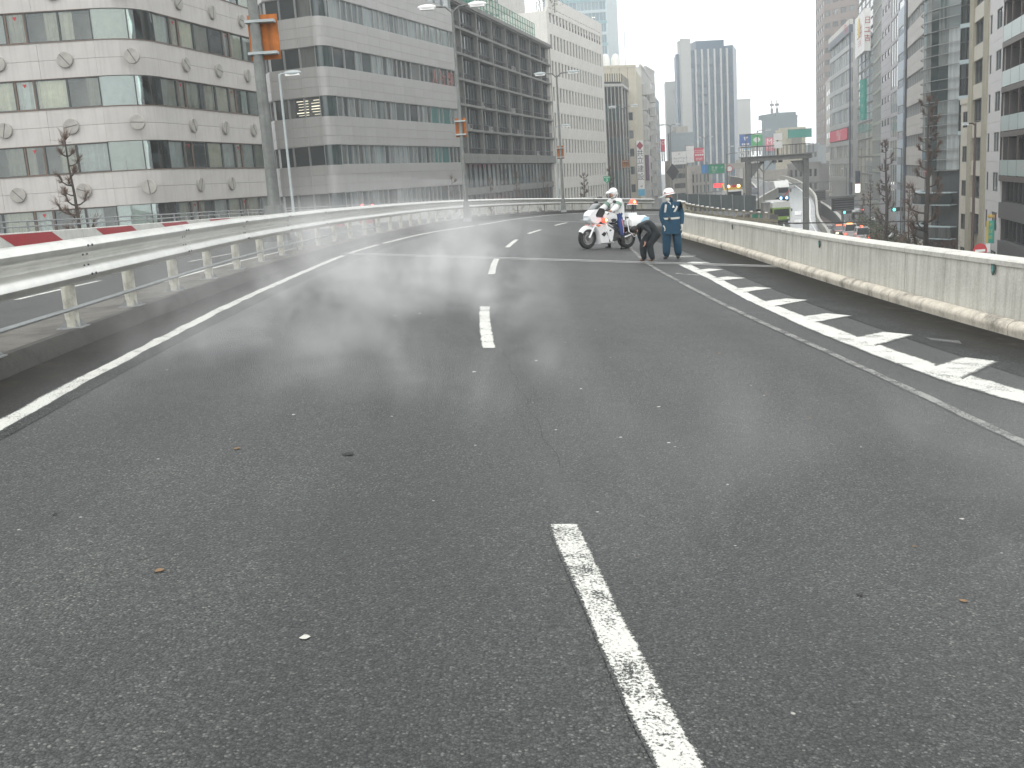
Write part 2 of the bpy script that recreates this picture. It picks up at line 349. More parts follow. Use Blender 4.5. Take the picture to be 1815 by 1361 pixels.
# ------------------------------------------------------------------ ground, decks
mb = MB(); mb.face([(-1500, -300, 0), (1500, -300, 0), (1500, 2500, 0), (-1500, 2500, 0)], mat('city_ground', (.12, .12, .115), .8, .3, .05))
tag(mb.build('ground'), kind='structure')
# main carriageway between the median kerb and the right roll kerb
mb = MB(); vs = []; fs = []; n = 0; ys = [y*1.0 for y in range(-15, 102)]; NX = 12
for y in ys:
    xl = interp(KERB, y)-.6; xr = interp(RKERB[:-3]+[(60, 12.8), (70, 15.0), (84, 19.5), (101, 25)], y)+.35
    for k in range(NX+1):
        x = xl+(xr-xl)*k/NX; vs.append((x, y, rz(x, y)))
for i in range(len(ys)-1):
    for k in range(NX): a = i*(NX+1)+k; fs.append((a, a+1, a+NX+2, a+NX+1))
mb.add(vs, fs, M['asphalt']); road = tag(mb.build('road', smooth=True), kind='structure')
# slab and girders below it
strip('road_deck', path(KERB, -15, 108, 2), [(-1.6, -.4), (1.0, -.4), (1.0, -1.8), (-1.6, -1.8)], M['darkconc'], kind='structure')
def quadgrid(name, rows, m, parent=None, dz=.004, uvw=None, kind='structure'):
    """rows: list of lists of (x,y) on the deck plane"""
    mb = MB(); n = len(rows[0]); 
    vs = [(x, y, rz(x, y)+dz) for r in rows for x, y in r]; L = 0; Ls = [0]
    for i in range(1, len(rows)): L += math.hypot(rows[i][0][0]-rows[i-1][0][0], rows[i][0][1]-rows[i-1][0][1]); Ls.append(L)
    for i in range(len(rows)-1):
        for k in range(n-1):
            a = i*n+k; mb.uv[len(mb.f)+0] = [(k/(n-1), Ls[i]), ((k+1)/(n-1), Ls[i]), ((k+1)/(n-1), Ls[i+1]), (k/(n-1), Ls[i+1])]
            mb.f.append((a, a+1, a+n+1, a+n)); mb.m.append(0)
    mb.v = vs; mb.mats = [m]
    o = mb.build(name, parent)
    if kind and not parent: o['kind'] = kind
    return o
def along(pts, w, off=0.0, n=3, jag=0.0):
    rows = []
    for i, p in enumerate(pts):
        nn = nrm(pts, i); rows.append([tuple(p+nn*(off-w/2+w*k/(n-1)+(random.uniform(-jag, jag) if k in (0, n-1) else 0))) for k in range(n)])
    return rows
CEN = [(-6, 1.65), (2.8, .44), (5.07, .22), (8, -.04), (11, -.23), (14.7, -.32), (20.5, -.27), (25.1, -.17), (30, .13), (34.8, .5), (39.4, 1.02), (43.4, 1.65), (49.2, 2.6), (53.8, 3.5), (60, 5.0), (70, 8.2), (80, 12.6), (88, 17.2)]
for y0, y1 in ((-4.2, -.2), (1.0, 5.07), (10.95, 14.75), (20.5, 25.1), (30.0, 34.6), (39.3, 43.4), (48.9, 53.4), (58.2, 62.2), (67, 71), (76, 80)):
    pts = path(CEN, y0, y1, .25); quadgrid('lane_dash', along(pts, .165, n=5, jag=.006), M['paint_near'] if y0 < 5 else M['paint'], road)
LEFT = [(-12, -2.1), (0, -3.15), (6.95, -3.6), (9.5, -3.74), (14.3, -3.9), (19, -3.93), (25.2, -3.88), (30, -3.58), (38, -2.7), (48, -.85), (56, .55), (63, 2.1), (69, 3.6), (78, 7.0), (86, 11.2), (94, 16.5)]
quadgrid('edge_line', along(path(LEFT, -10, 24.9, .3), .15, n=5, jag=.02), M['paint'], road)
for a, b in ((25.5, 29.6), (30.4, 46), (46.8, 62), (62.8, 88)): quadgrid('edge_line', along(path(LEFT, a, b, .3), .15, n=5, jag=.008), M['paint'], road)
def px_strip(name, A, B, m, dz=.004, n=6):
    rows = []
    a = [onp(*p) for p in A]; b = [onp(*p) for p in B]
    for p, q in zip(a, b): rows.append([tuple((p+(q-p)*k/(n-1)).xy) for k in range(n)])
    return quadgrid(name, rows, m, road, dz)
px_strip('edge_line', [(1196, 467), (1250, 492), (1320, 531), (1425, 581), (1565, 637), (1670, 676), (1815, 718), (2100, 790), (2800, 930)],
         [(1222, 467), (1282, 496), (1352, 531), (1452, 570), (1590, 621), (1702, 658), (1852, 702), (2160, 775), (2950, 920)], M['paint'])
FA = [(-6, 4.4), (3, 3.95), (7.1, 3.7), (9, 3.66), (10.8, 3.6), (15.3, 3.44), (20, 3.42), (24.5, 3.48), (29, 3.75), (33, 4.05)]
quadgrid('faded_line', along(path(FA, -5, 24.6, .3), .14, n=4, jag=.01), M['paint_faint'], road)
quadgrid('faded_line', along(path(FA, 25.4, 33, .3), .14, n=4, jag=.01), M['paint_faint'], road)
for q in (((1666, 644), (1722, 665), (1771, 641), (1705, 633)), ((1526, 595), (1568, 609), (1621, 594), (1560, 588)), ((1432, 559), (1462, 569), (1512, 560), (1460, 555)),
          ((1364, 532), (1388, 541), (1434, 532), (1390, 529)), ((1311, 510), (1330, 517), (1371, 511), (1334, 508)), ((1269, 492), (1285, 497), (1325, 493), (1285, 490)),
          ((1236, 478), (1252, 482), (1285, 478), (1255, 476)), ((1205, 468), (1228, 469), (1262, 465), (1222, 464)), ((1855, 702), (1935, 728), (1985, 700), (1900, 685))):
    P = [onp(*p) for p in q]; P[0] = P[0]+(P[0]-P[3])*.28; P[1] = P[1]+(P[1]-P[2])*.28; rows = [[tuple(P[0].xy.lerp(P[3].xy, k/4)) for k in range(5)], [tuple(P[1].xy.lerp(P[2].xy, k/4)) for k in range(5)]]
    rows = [[tuple(Vector(rows[0][k]).lerp(Vector(rows[1][k]), j/4)) for j in range(5)] for k in range(5)]
    quadgrid('tick_mark', rows, M['paint'], road, dz=.0045)
for q in (((1150, 449), (1235, 452), (1225, 458), (1205, 458)), ((1196, 483), (1240, 486), (1238, 490), (1200, 487)), ((1640, 598), (1700, 604), (1705, 610), (1650, 603))):
    P = [onp(*p).xy for p in q]; rows = [[tuple(P[0].lerp(P[3], j/3).lerp(P[1].lerp(P[2], j/3), k/5)) for j in range(4)] for k in range(6)]
    quadgrid('worn_mark', rows, M['paint_worn'], road, dz=.0046)
# expansion joint: two steel lips and a rubber gap, standing a little proud
jm = mat('joint_steel', (.42, .42, .4), .45, .35, 6, .3)
for off, w_, m_, dz in ((-.22, .10, jm, .012), (0, .12, M['darkconc'], .008), (.2, .16, jm, .012)):
    a = onp(606, 450); b = onp(1150, 467); b.x += 3.2; b.y -= .1
    rows = [[(a.x+(b.x-a.x)*k/20, a.y+(b.y-a.y)*k/20+off+w_*j/2) for j in range(3)] for k in range(21)]
    quadgrid('expansion_joint', rows, m_, road, dz=dz)
a = onp(1020, 393.5); rows = [[(a.x-2.5+8*k/10, a.y-.1+.3*j/2) for j in range(3)] for k in range(11)]
quadgrid('expansion_joint', rows, jm, road, dz=.012)
# crack running with the lane line
ck = mat('crack', (.02, .02, .02), .9, 0)
pts = []
for y in [14.9+.12*i for i in range(48)]: pts.append(Vector((interp(CEN, y)+.04+.02*math.sin(y*9)+random.uniform(-.008, .008), y)))
quadgrid('road_crack', along(pts, .009, n=2, jag=.003), ck, road, dz=.005)
pts = [Vector((interp(CEN, y)+.16+.02*math.sin(y*7)+random.uniform(-.01, .01), y)) for y in [6.2+.1*i for i in range(48)]]
quadgrid('road_crack', along(pts, .0025, n=2, jag=.001), ck, road, dz=.005)
# grime strips in both gutters
def grimemat():
    m, nt, b = newmat('gutter_grime'); co = mapped(nt); n1 = N(nt, 'ShaderNodeTexNoise', i_Scale=2.6, i_Detail=9, i_Roughness=.75); nt.links.new(co, n1.inputs[0])
    c, r, h, med, _ = asphalt_nodes(nt, b); uv = nt.nodes.new('ShaderNodeUVMap'); sx = nt.nodes.new('ShaderNodeSeparateXYZ'); nt.links.new(uv.outputs[0], sx.inputs[0])
    a = N(nt, 'ShaderNodeMath', operation='MULTIPLY_ADD', n1=.9); nt.links.new(sx.outputs[0], a.inputs[0]); nt.links.new(n1.outputs[0], a.inputs[2])
    f = N(nt, 'ShaderNodeMapRange', n1=.66, n2=1.12); nt.links.new(a.outputs[0], f.inputs[0])
    r1 = ramp(nt, n1.outputs[0], [(.3, (.008, .008, .007)), (.55, (.022, .02, .016)), (.78, (.06, .054, .042))])
    mm = N(nt, 'ShaderNodeMixRGB'); nt.links.new(f.outputs[0], mm.inputs[0]); nt.links.new(c, mm.inputs[1]); nt.links.new(r1.outputs[0], mm.inputs[2]); nt.links.new(mm.outputs[0], b.inputs['Base Color'])
    b.inputs['Roughness'].default_value = .92; b.inputs['Specular IOR Level'].default_value = .15; bp = N(nt, 'ShaderNodeBump', i_Strength=.8, i_Distance=.012); nt.links.new(n1.outputs[0], bp.inputs['Height']); nt.links.new(bp.outputs[0], b.inputs['Normal']); return m
gm = grimemat()
pp = path(KERB, -15, 100, .5); quadgrid('gutter_grime', [list(reversed(r)) for r in along(pp, .9, .45, n=5)], gm, road, dz=.003)
pp = path(RKERB, -15, 80, .5); quadgrid('gutter_grime', along(pp, 1.5, -.74, n=5), gm, road, dz=.003)
# litter on the asphalt
lm = [mat('dead_leaf', (.2, .12, .06), .7, .3, 9), mat('paper_scrap', (.5, .49, .45), .7, .1, 9), mat('stone_chip', (.03, .03, .03), .8, .2, 9)]
for (x, y, k, s) in ((1185, 786, 1, .035), (1168, 722, 1, .03), (1705, 921, 1, .03), (1708, 1066, 0, .04), (1436, 742, 0, .03), (1275, 627, 0, .05), (1525, 1056, 2, .035), (96, 913, 2, .03), (540, 1131, 1, .04), (618, 806, 2, .09), (985, 763, 1, .02), (700, 560, 1, .05), (1622, 970, 0, .025),
                     (520, 736, 1, .035), (744, 556, 1, .05), (950, 640, 1, .04), (282, 1012, 0, .05), (1100, 776, 1, .025), (1360, 700, 0, .03), (420, 796, 0, .05), (1290, 860, 1, .02), (1480, 700, 2, .03), (840, 660, 1, .045), (1030, 690, 1, .03)):
    p = onp(x, y); s *= .55; mb = MB(); n = 7; mb.add([(p.x+s*math.cos(6.28*i/n)*random.uniform(.5, 1.2), p.y+s*math.sin(6.28*i/n)*random.uniform(.5, 1.2), rz(p.x, p.y)+.006) for i in range(n)]+[(p.x, p.y, rz(p.x, p.y)+.006+s*.25)], [(i, (i+1) % n, n) for i in range(n)], lm[k])
    side = 'left' if p.x < -.4 else ('right' if p.x > .8 else 'middle'); dist = 'near' if p.y < 5.5 else ('halfway' if p.y < 8 else 'farther off')
    tag(mb.build(['dead_leaf', 'paper_scrap', 'stone_chip'][k]), ['small brown dead leaf', 'small pale scrap', 'small dark chip of stone'][k]+' lying '+dist+' on the asphalt, '+{'left': 'left of the lane dashes', 'right': 'right of the lane dashes', 'middle': 'close to the lane dashes'}[side], ['leaf', 'scrap', 'stone'][k], ['dead leaves on the asphalt', 'pale scraps on the asphalt', 'dark chips on the asphalt'][k])

_lit = [o for o in COL.objects if o.get('category') in ('leaf', 'scrap', 'stone')]
for lab in sorted(set(o['label'] for o in _lit)):
    same = sorted([o for o in _lit if o['label'] == lab], key=lambda o: min(v.co.y for v in o.data.vertices))
    if len(same) > 1:
        for k, o in enumerate(same): o['label'] = lab+', '+['nearest', 'next nearest', 'farthest'][k if len(same) > 2 or k == 0 else 2]
# ------------------------------------------------------------------ median kerb, guard rail
KP = path(KERB, -15, 108, 1.0)
strip('median_kerb', KP, [(0, -.3), (.02, -.02), (-.02, .11), (-.07, .165), (-1.05, .165), (-1.1, .11), (-1.12, -.3)], M['kerb'], kind='structure')
strip('kerb_face', KP, [(.006, -.3), (.026, -.02), (-.014, .113), (-.065, .171), (-.16, .171), (-.16, .1), (-.05, -.3)], M['grime'], kind='structure')
gr = thing('guard_rail', 'long curved galvanised steel guard rail on round posts along the median', 'guard rail')
RP = path(RAILX, -13.25, 95.5, 2.0)
def railz(p): return rz(interp(KERB, p.y), p.y)+.165
WP = [(.06, .475), (.13, .472), (.20, .495), (.235, .55), (.215, .61), (.15, .65), (.095, .672), (.08, .70), (.095, .728), (.15, .75), (.215, .79), (.235, .85), (.20, .905), (.13, .928), (.06, .925)]
def dense(a, b, tab, n=6): return [Vector((interp(tab, a+(b-a)*i/n), a+(b-a)*i/n)) for i in range(n+1)]
bolt = MB(); bolt.lathe([(0, .012), (.012, .012), (.014, 0)], M['dark'], 6); boltm = bolt.mesh('bolt')
for i in range(0, len(RP)-2, 2):
    pts = dense(RP[i].y, RP[i+2].y+.06, RAILX, 8); k = .004*((i//2) % 2)
    prof = [(o+k, h) for o, h in WP]+[(o-.006, h) for o, h in reversed(WP)]
    rp = strip('rail_panel', pts, prof, M['rail'], gr, base=lambda p: railz(p), caps=False)
    if RP[i].y < 30:
        nn = nrm(RP, i); q = math.atan2(nn.y, nn.x)
        tt = Vector((-nn.y, nn.x))
        for du in (.1, .22):
            for h, o in ((.55, .236), (.85, .236), (.64, .165), (.76, .165)):
                c = RP[i]+nn*(o+k)+tt*du*(1 if True else 0)
                b = link('bolt', boltm, rp, (c.x, c.y, railz(RP[i])+h)); b.rotation_euler = (0, math.pi/2, q)
def postmesh(h=.62, r=.07):
    mb = MB(); mb.sm = True; mb.lathe([(r, 0), (r, .48), (r*.75, .5), (r*.75, h), (0, h+.01)], M['post'], 16)
    mb.box(-.13, .13, -.13, .13, .0, .012, M['steel'])
    for a in range(4): mb.add(*(lambda v, f: (v, f))([(r*math.cos(a*1.571+.785)*.8, r*math.sin(a*1.571+.785)*.8, .012), (.13*math.cos(a*1.571+.785)*1.2, .13*math.sin(a*1.571+.785)*1.2, .012), (r*math.cos(a*1.571+.785), r*math.sin(a*1.571+.785), .1)], [(0, 1, 2)]), M['steel'])
    mb.box(r-.02, r+.0, -.035, .035, .5, .8, M['steel'])
    return mb.mesh('post')
pm = postmesh(.84)
for i, p in enumerate(RP[:-1]):
    nn = nrm(RP, i); o = link('post', pm, gr, (p.x, p.y, railz(p))); o.rotation_euler = (0, 0, math.atan2(nn.y, nn.x))
PR = [(o*.022+.105, h*.022+.22) for o, h in ((math.cos(a*math.pi/4), math.sin(a*math.pi/4)) for a in range(8))]
for i in range(0, 24, 3): strip('pipe_rail', dense(RP[i].y, RP[i+3].y, RAILX, 10), PR, mat('pipe_steel', (.36, .38, .38), .4, .15, 5, .6) if i == 0 else bpy.data.materials['pipe_steel'], gr, base=lambda p: railz(p))
# ------------------------------------------------------------------ opposite carriageway and its parapet
def oppbase(y): return interp(OPPT, y)-1.12
OP = path(OPPX, -15, 117, 1.0)
mb = MB(); vs = []; fs = []
for i in range(125):
    y = -15+i*1.0; xa = interp(OPPX, min(y+6, 117)) if False else interp(OPPX, y); k = interp(KERB, min(y, 108)); yb = y
    for j in range(9):
        t = j/8; x = xa+(k-1.06-xa)*t; vs.append((x, y, oppbase(y)+(rz(k, y)-oppbase(y))*t+.0))
for i in range(124):
    for j in range(8): a = i*9+j; fs.append((a, a+1, a+10, a+9))
mb.add(vs, fs, M['asphalt']); opp = tag(mb.build('opposite_road', smooth=True), kind='structure')
def oppz(x, y):
    xa = interp(OPPX, y); k = interp(KERB, y); t = (x-xa)/(k-1.06-xa); return oppbase(y)+(rz(k, y)-oppbase(y))*t
def opp_strip(name, tab, y0, y1, w_, m_):
    pts = path(tab, y0, y1, .5); rows = along(pts, w_, n=3); mb = MB()
    for i in range(len(rows)-1):
        for k in range(2):
            q = [rows[i][k], rows[i][k+1], rows[i+1][k+1], rows[i+1][k]]; mb.uv[len(mb.f)] = [(k/2, i*.5), (k/2+.5, i*.5), (k/2+.5, i*.5+.5), (k/2, i*.5+.5)]
            mb.face([(x, y, oppz(x, y)+.005) for x, y in q], m_)
    mb.build(name, opp)
ODS = [(y, x-3.5) for y, x in RAILX]
for k in range(-1, 8): opp_strip('lane_dash', ODS, 17.4+k*9.6, 21.2+k*9.6, .16, M['paint'])
opp_strip('edge_line', [(y, x+1.3) for y, x in OPPX], -12, 100, .15, M['paint'])
opp_strip('edge_line', [(y, x-1.55) for y, x in RAILX], -12, 100, .15, M['paint'])
pw = thing('parapet_wall', 'white parapet with red diagonal stripes on the far side of the opposite road', 'wall')
OPB = lambda p: oppbase(p.y)
pwm = mk_concrete('white_parapet', (.62, .62, .58), .2, .2); PP4 = path(OPPX, -15, 117, 4.0)
for i in range(len(PP4)-1):
    strip('wall_panel', dense(PP4[i].y+.02, PP4[i+1].y-.02, OPPX, 4), [(-.2, -.3), (.0, -.3), (.0, 1.1), (-.03, 1.12), (-.17, 1.12), (-.2, 1.1)], pwm, pw, base=OPB, smooth=False)
strip('wall_core', OP, [(-.17, -1.2), (-.03, -1.2), (-.03, 1.09), (-.17, 1.09)], M['darkconc'], pw, base=OPB, smooth=False)
redm = mat('red_stripe', (.36, .028, .035), .6, .15, 3)
y = 2.0
while y < 76:
    mb = MB(); ks = 6
    for k in range(ks):
        h0, h1 = k/ks, (k+1)/ks
        def P(u, h):
            yy = y+u; x = interp(OPPX, yy)+.006; return (x, yy, oppbase(yy)+.05+h*1.03)
        mb.face([P(h0*-2.6+2.6, h0), P(h0*-2.6+5.8, h0), P(h1*-2.6+5.8, h1), P(h1*-2.6+2.6, h1)], redm)
    mb.build('red_stripe', pw); y += 6.4
ht = thing('parapet_handrail', 'thin grey pipe handrail on short posts above the white striped parapet', 'handrail')
hp = MB(); hp.box(-.02, .02, -.03, .03, 0, .3, M['steel']); hpm = hp.mesh('post')
PH2 = path(OPPX, -12, 100, 1.6)
for i, p in enumerate(PH2):
    o = link('post', hpm, ht, (p.x-.1, p.y, oppbase(p.y)+1.12))
for h in (.15, .3): strip('pipe_rail', path(OPPX, -12, 100, 1.0), [(-.1+.025*math.cos(a*1.257), h+.025*math.sin(a*1.257)) for a in range(5)], M['steel'], ht, base=lambda p: oppbase(p.y)+1.12)

# ------------------------------------------------------------------ right parapet with roll kerb
cw = thing('concrete_parapet', 'pale streaked concrete parapet with rounded kerb at its foot on the right', 'wall')
RK = path(RKERB, -15, 60, 4.0)
def drop(y): return -max(0, y-46)*.05
HW = [(-16, .92), (12, .92), (20, .87), (27, .86), (38, .85), (84, .85)]
prof = [(.16+.125*math.cos(a), .085+.1*math.sin(a)) for a in [math.pi*(1.12-k*.124) for k in range(9)]]
wp = lambda h: [(.3, -.2), (.3, .12), (.325, h-.07), (.6, h-.07), (.62, -.2)]
cpf = lambda h: [(.30, h-.075), (.295, h-.01), (.33, h+.012), (.61, h+.012), (.64, h-.01), (.64, h-.075)]
for i in range(len(RK)-1):
    d = dense(RK[i].y+.012, RK[i+1].y-.012, RKERB, 5); h = interp(HW, RK[i].y)
    mb = MB(); vs = []; nn_ = None
    for pf, nm, mt in ((lambda hh: prof+[(.34, -.15), (.06, -.15)], 'kerb_roll', M['rollkerb']), (wp, 'wall_panel', M['concrete']), (cpf, 'coping', M['coping'])):
        if nm == 'coping' and RK[i].y > 44: continue
        mb = MB(); vs = []; npf = None
        for j, p in enumerate(d):
            hh = interp(HW, p.y); pr = pf(hh); npf = len(pr); n2 = nrm(d, j)
            for o, z in pr:
                q = p+n2*o; vs.append((q.x, q.y, rz(p.x, p.y)+drop(p.y)+z))
        fs = [(a*npf+k, a*npf+(k+1) % npf, (a+1)*npf+(k+1) % npf, (a+1)*npf+k) for a in range(len(d)-1) for k in range(npf)]+[tuple(range(npf)), tuple((len(d)-1)*npf+k for k in range(npf-1, -1, -1))]
        mb.add(vs, fs, mt); mb.build(nm, cw, True)
rfm = mat('reflector_lens', (.12, .3, .28), .25, .1, 20); rfp = mat('reflector_frame', (.07, .1, .09), .5)
for (x, y, s) in ((1758, 477, 1), (1454, 432, 1), (1298, 402, 1), (1249, 394, 1), (1335, 405, .8)):
    # shield-shaped delineators on the wall face: find the path station under this column
    q = path(RKERB, 8, 60, .05); best = min((abs((q[k]+nrm(q, k)*.3).x/(q[k]+nrm(q, k)*.3).y-ray(x, y).x/ray(x, y).y), k) for k in range(len(q))); p = q[best[1]]; n2 = nrm(q, best[1]); c = p+n2*.302
    v = ray(x, y); z = CAMZ+v.z/v.y*c.y
    mb = MB(); Mx = Matrix.Rotation(math.atan2(n2.y, n2.x)-math.pi/2, 4, 'Z')
    sh = [(-.03, .06), (.03, .06), (.035, -.02), (0, -.07), (-.035, -.02)]
    mb.ext([(a*1.25, b*1.2) for a, b in sh], -.02, 0, rfp, Mx); mb.ext([(a*.8, b*.8) for a, b in sh], -.026, -.02, rfm, Mx)
    tag(mb.build('reflector', loc=(c.x, c.y, z)), 'small green reflector on the concrete parapet, '+{1758: 'the nearest and largest one', 1454: 'second nearest, below the street cars', 1298: 'second farthest, right of the worker', 1249: 'the farthest one beside the worker', 1335: 'third nearest, smaller than its neighbours'}[x], 'reflector', 'reflectors along the parapet')
# ------------------------------------------------------------------ haze and steam
hz = MB(); hz.box(-230, 330, -25, 640, -1.2, 160, bpy.data.materials.new('haze'))
hm = bpy.data.materials['haze']; hm.use_nodes = True; nt = hm.node_tree; nt.nodes.clear()
o_ = nt.nodes.new('ShaderNodeOutputMaterial'); pv = nt.nodes.new('ShaderNodeVolumePrincipled'); pv.inputs['Color'].default_value = (.97, .985, 1, 1); pv.inputs['Density'].default_value = .00085; pv.inputs['Anisotropy'].default_value = .2
nt.links.new(pv.outputs[0], o_.inputs['Volume']); tag(hz.build('haze'), kind='stuff')
def steam(name, poly, zbot, ztop, dens, scale, thr, seed):
    """low drifting steam above the road: closed prism on the deck, density from warped noise"""
    m = bpy.data.materials.new('steam_'+str(seed)); m.use_nodes = True; nt = m.node_tree; nt.nodes.clear()
    o_ = nt.nodes.new('ShaderNodeOutputMaterial'); pv = nt.nodes.new('ShaderNodeVolumePrincipled'); pv.inputs['Color'].default_value = (1, 1, 1, 1)
    tc = nt.nodes.new('ShaderNodeTexCoord'); mp = nt.nodes.new('ShaderNodeMapping'); mp.inputs['Scale'].default_value = (1, .55, .8); mp.inputs['Location'].default_value = (seed*3.7, seed*1.3, 0)
    nt.links.new(tc.outputs['Object'], mp.inputs[0]); n1 = N(nt, 'ShaderNodeTexNoise', i_Scale=scale, i_Detail=3, i_Roughness=.6, i_Distortion=.5); nt.links.new(mp.outputs[0], n1.inputs[0])
    f = N(nt, 'ShaderNodeMapRange', n1=thr, n2=thr+.24, n3=0, n4=dens); f.clamp = True; nt.links.new(n1.outputs[0], f.inputs[0])
    # fade to the prism's edge with generated coordinates
    sx = nt.nodes.new('ShaderNodeSeparateXYZ'); nt.links.new(tc.outputs['Generated'], sx.inputs[0]); last = f.outputs[0]
    for ax, lo in ((0, .25), (1, .25), (2, .6)):
        s = N(nt, 'ShaderNodeMath', operation='SUBTRACT', n1=.5 if ax < 2 else 0); nt.links.new(sx.outputs[ax], s.inputs[0])
        a = N(nt, 'ShaderNodeMath', operation='ABSOLUTE'); nt.links.new(s.outputs[0], a.inputs[0])
        g = N(nt, 'ShaderNodeMapRange', n1=.5-lo if ax < 2 else .35, n2=.5 if ax < 2 else 1.0, n3=1, n4=0); g.clamp = True; nt.links.new(a.outputs[0], g.inputs[0])
        mu = N(nt, 'ShaderNodeMath', operation='MULTIPLY'); nt.links.new(last, mu.inputs[0]); nt.links.new(g.outputs[0], mu.inputs[1]); last = mu.outputs[0]
    nt.links.new(last, pv.inputs['Density']); nt.links.new(pv.outputs[0], o_.inputs['Volume']); m.cycles.volume_step_rate = 2.2
    mb = MB(); n = len(poly); vs = [(x, y, rz(x, y)+zbot) for x, y in poly]+[(x, y, rz(x, y)+ztop) for x, y in poly]
    mb.add(vs, [tuple(range(n-1, -1, -1)), tuple(range(n, 2*n))]+[(i, (i+1) % n, (i+1) % n+n, i+n) for i in range(n)], m)
    tag(mb.build(name), kind='stuff')
def rect(x0, x1, y0, y1): return [(x0, y0), (x1, y0), (x1, y1), (x0, y1)]
steam('steam', rect(-4.1, .9, 6.0, 23), .04, 1.5, .36, .95, .47, 1)
steam('steam', rect(-9.5, 1.6, 24.5, 52), .04, 2.0, .022, .4, .34, 2)
steam('steam', rect(-.4, 4.6, 3.0, 8.2), .04, .6, .12, 1.1, .44, 4)

# ================================================================== BUILDINGS
_bc = {}
class Fac:
    """one facade of a building: u along it (left to right seen from the street), v = height, w = inward"""
    def __init__(s, root, A, B):
        s.root = root; s.A = Vector((A[0], A[1])); s.B = Vector((B[0], B[1])); d = s.B-s.A; s.L = d.length; s.d = d.normalized(); s.ang = math.atan2(d.y, d.x); s.n = Vector((-s.d.y, s.d.x)); s.pos = {}
    def uv(s, x, y):
        r = ray(x, y); t = s.A.dot(s.n)/(r.x*s.n.x+r.y*s.n.y); p = CAM+r*t; return (Vector((p.x, p.y))-s.A).dot(s.d), p.z
    def place(s, name, me, u, v, w, parent=None):
        if parent is None:
            p = s.A+s.d*u+s.n*w-Vector(s.root.location[:2]); o = link(name, me, s.root, (p.x, p.y, v-s.root.location.z), (0, 0, s.ang)); s.pos[o.name] = (u, v, w)
        else:
            pu, pv, pw_ = s.pos[parent.name]; o = link(name, me, parent, (u-pu, w-pw_, v-pv))
        return o
    def box(s, name, u0, u1, v0, v1, w0, w1, m, parent=None, mb=None):
        if mb is not None: mb.box(u0, u1, w0, w1, v0, v1, m); return
        k = (round(u1-u0, 3), round(v1-v0, 3), round(w1-w0, 3), m.name)
        if k not in _bc: b = MB(); b.box(0, u1-u0, 0, w1-w0, 0, v1-v0, m); _bc[k] = b.mesh(name)
        return s.place(name, _bc[k], u0, v0, w0, parent)
    def win(s, u0, u1, v0, v1, gm, fm, nx=1, hb=(), t=.05, w=.06, dep=.12, name='window', reveal=True):
        U, V = round(u1-u0, 3), round(v1-v0, 3); k = ('w', U, V, gm.name, fm.name, nx, tuple(hb), t, dep)
        if k not in _bc:
            b = MB(); b.box(0, U, 0, dep, 0, t, fm); b.box(0, U, 0, dep, V-t, V, fm); b.box(0, t, .001, dep, t, V-t, fm); b.box(U-t, U, .001, dep, t, V-t, fm)
            for i in range(1, nx): b.box(U*i/nx-t/2, U*i/nx+t/2, .002, dep, t, V-t, fm)
            for h in hb: b.box(t, U-t, .004, dep, V*h-t/2, V*h+t/2, fm)
            b.face([(t, dep*.6, t), (U-t, dep*.6, t), (U-t, dep*.6, V-t), (t, dep*.6, V-t)], gm)
            _bc[k] = b.mesh(name)
        return s.place(name, _bc[k], u0, v0, w)
    def core(s, depth, z0, z1, m, w0=.22, u0=0, u1=None, name='wall'):
        return s.box(name, u0, s.L if u1 is None else u1, z0, z1, w0, depth, m)
def bld(label, A, B, name='office_building', cat='building', group=None):
    r = thing(name, label, cat, (A[0], A[1], 0), 0, group); return r, Fac(r, A, B)
def P2(x, D, y=None): p = at(x, hor(x) if y is None else y, D); return (p.x, p.y)
def joined(root, name, mb, smooth=False, world=True, kind=None):
    """mesh collected in world coordinates, put under root"""
    L = root.location; mb.v = [(v[0]-L.x, v[1]-L.y, v[2]-L.z) for v in mb.v]; o = mb.build(name, root, smooth)
    if kind: o['kind'] = kind
    return o
m_beige = mat('beige_tile', (.47, .45, .425), .55, .06, .8, streak=.13, rnd=.03, bump=.15, bscale=60)
m_grey = mat('grey_panel', (.41, .405, .39), .38, .06, .5, .1, streak=.14, rnd=.04)
m_sealant = mat('dark_sealant', (.1, .095, .09), .8, 0)
m_brownfr = mat('brown_frame', (.14, .1, .075), .5, .1)
m_alu = mat('aluminium', (.36, .37, .36), .4, .08, 2, .4)
m_dalu = mat('dark_aluminium', (.09, .1, .1), .45, .1, 2, .3)
m_disc = mat('vent_disc', (.33, .315, .285), .5, .2, 3)
m_in = mat('dim_room', (.42, .41, .37), .9, .2, 1)
m_cur = mat('curtain_cloth', (.72, .69, .58), .85, .1, 3, rnd=.35)
m_cur2 = mat('curtain_cloth_pale', (.78, .80, .77), .85, .1, 3, rnd=.15)
m_g1 = glassmat('glass_offices', (.035, .055, .055), (.22, .25, .24), .4, .05, 10)
m_g2 = glassmat('glass_dark', (.012, .022, .022), (.12, .13, .12), .3, .05, 8)
m_g3 = glassmat('glass_pale', (.12, .15, .155), (.32, .37, .37), .5, .05, 6)
m_gb = mat('glass_blank', (.03, .05, .05), .08, .1, .3, coat=1)
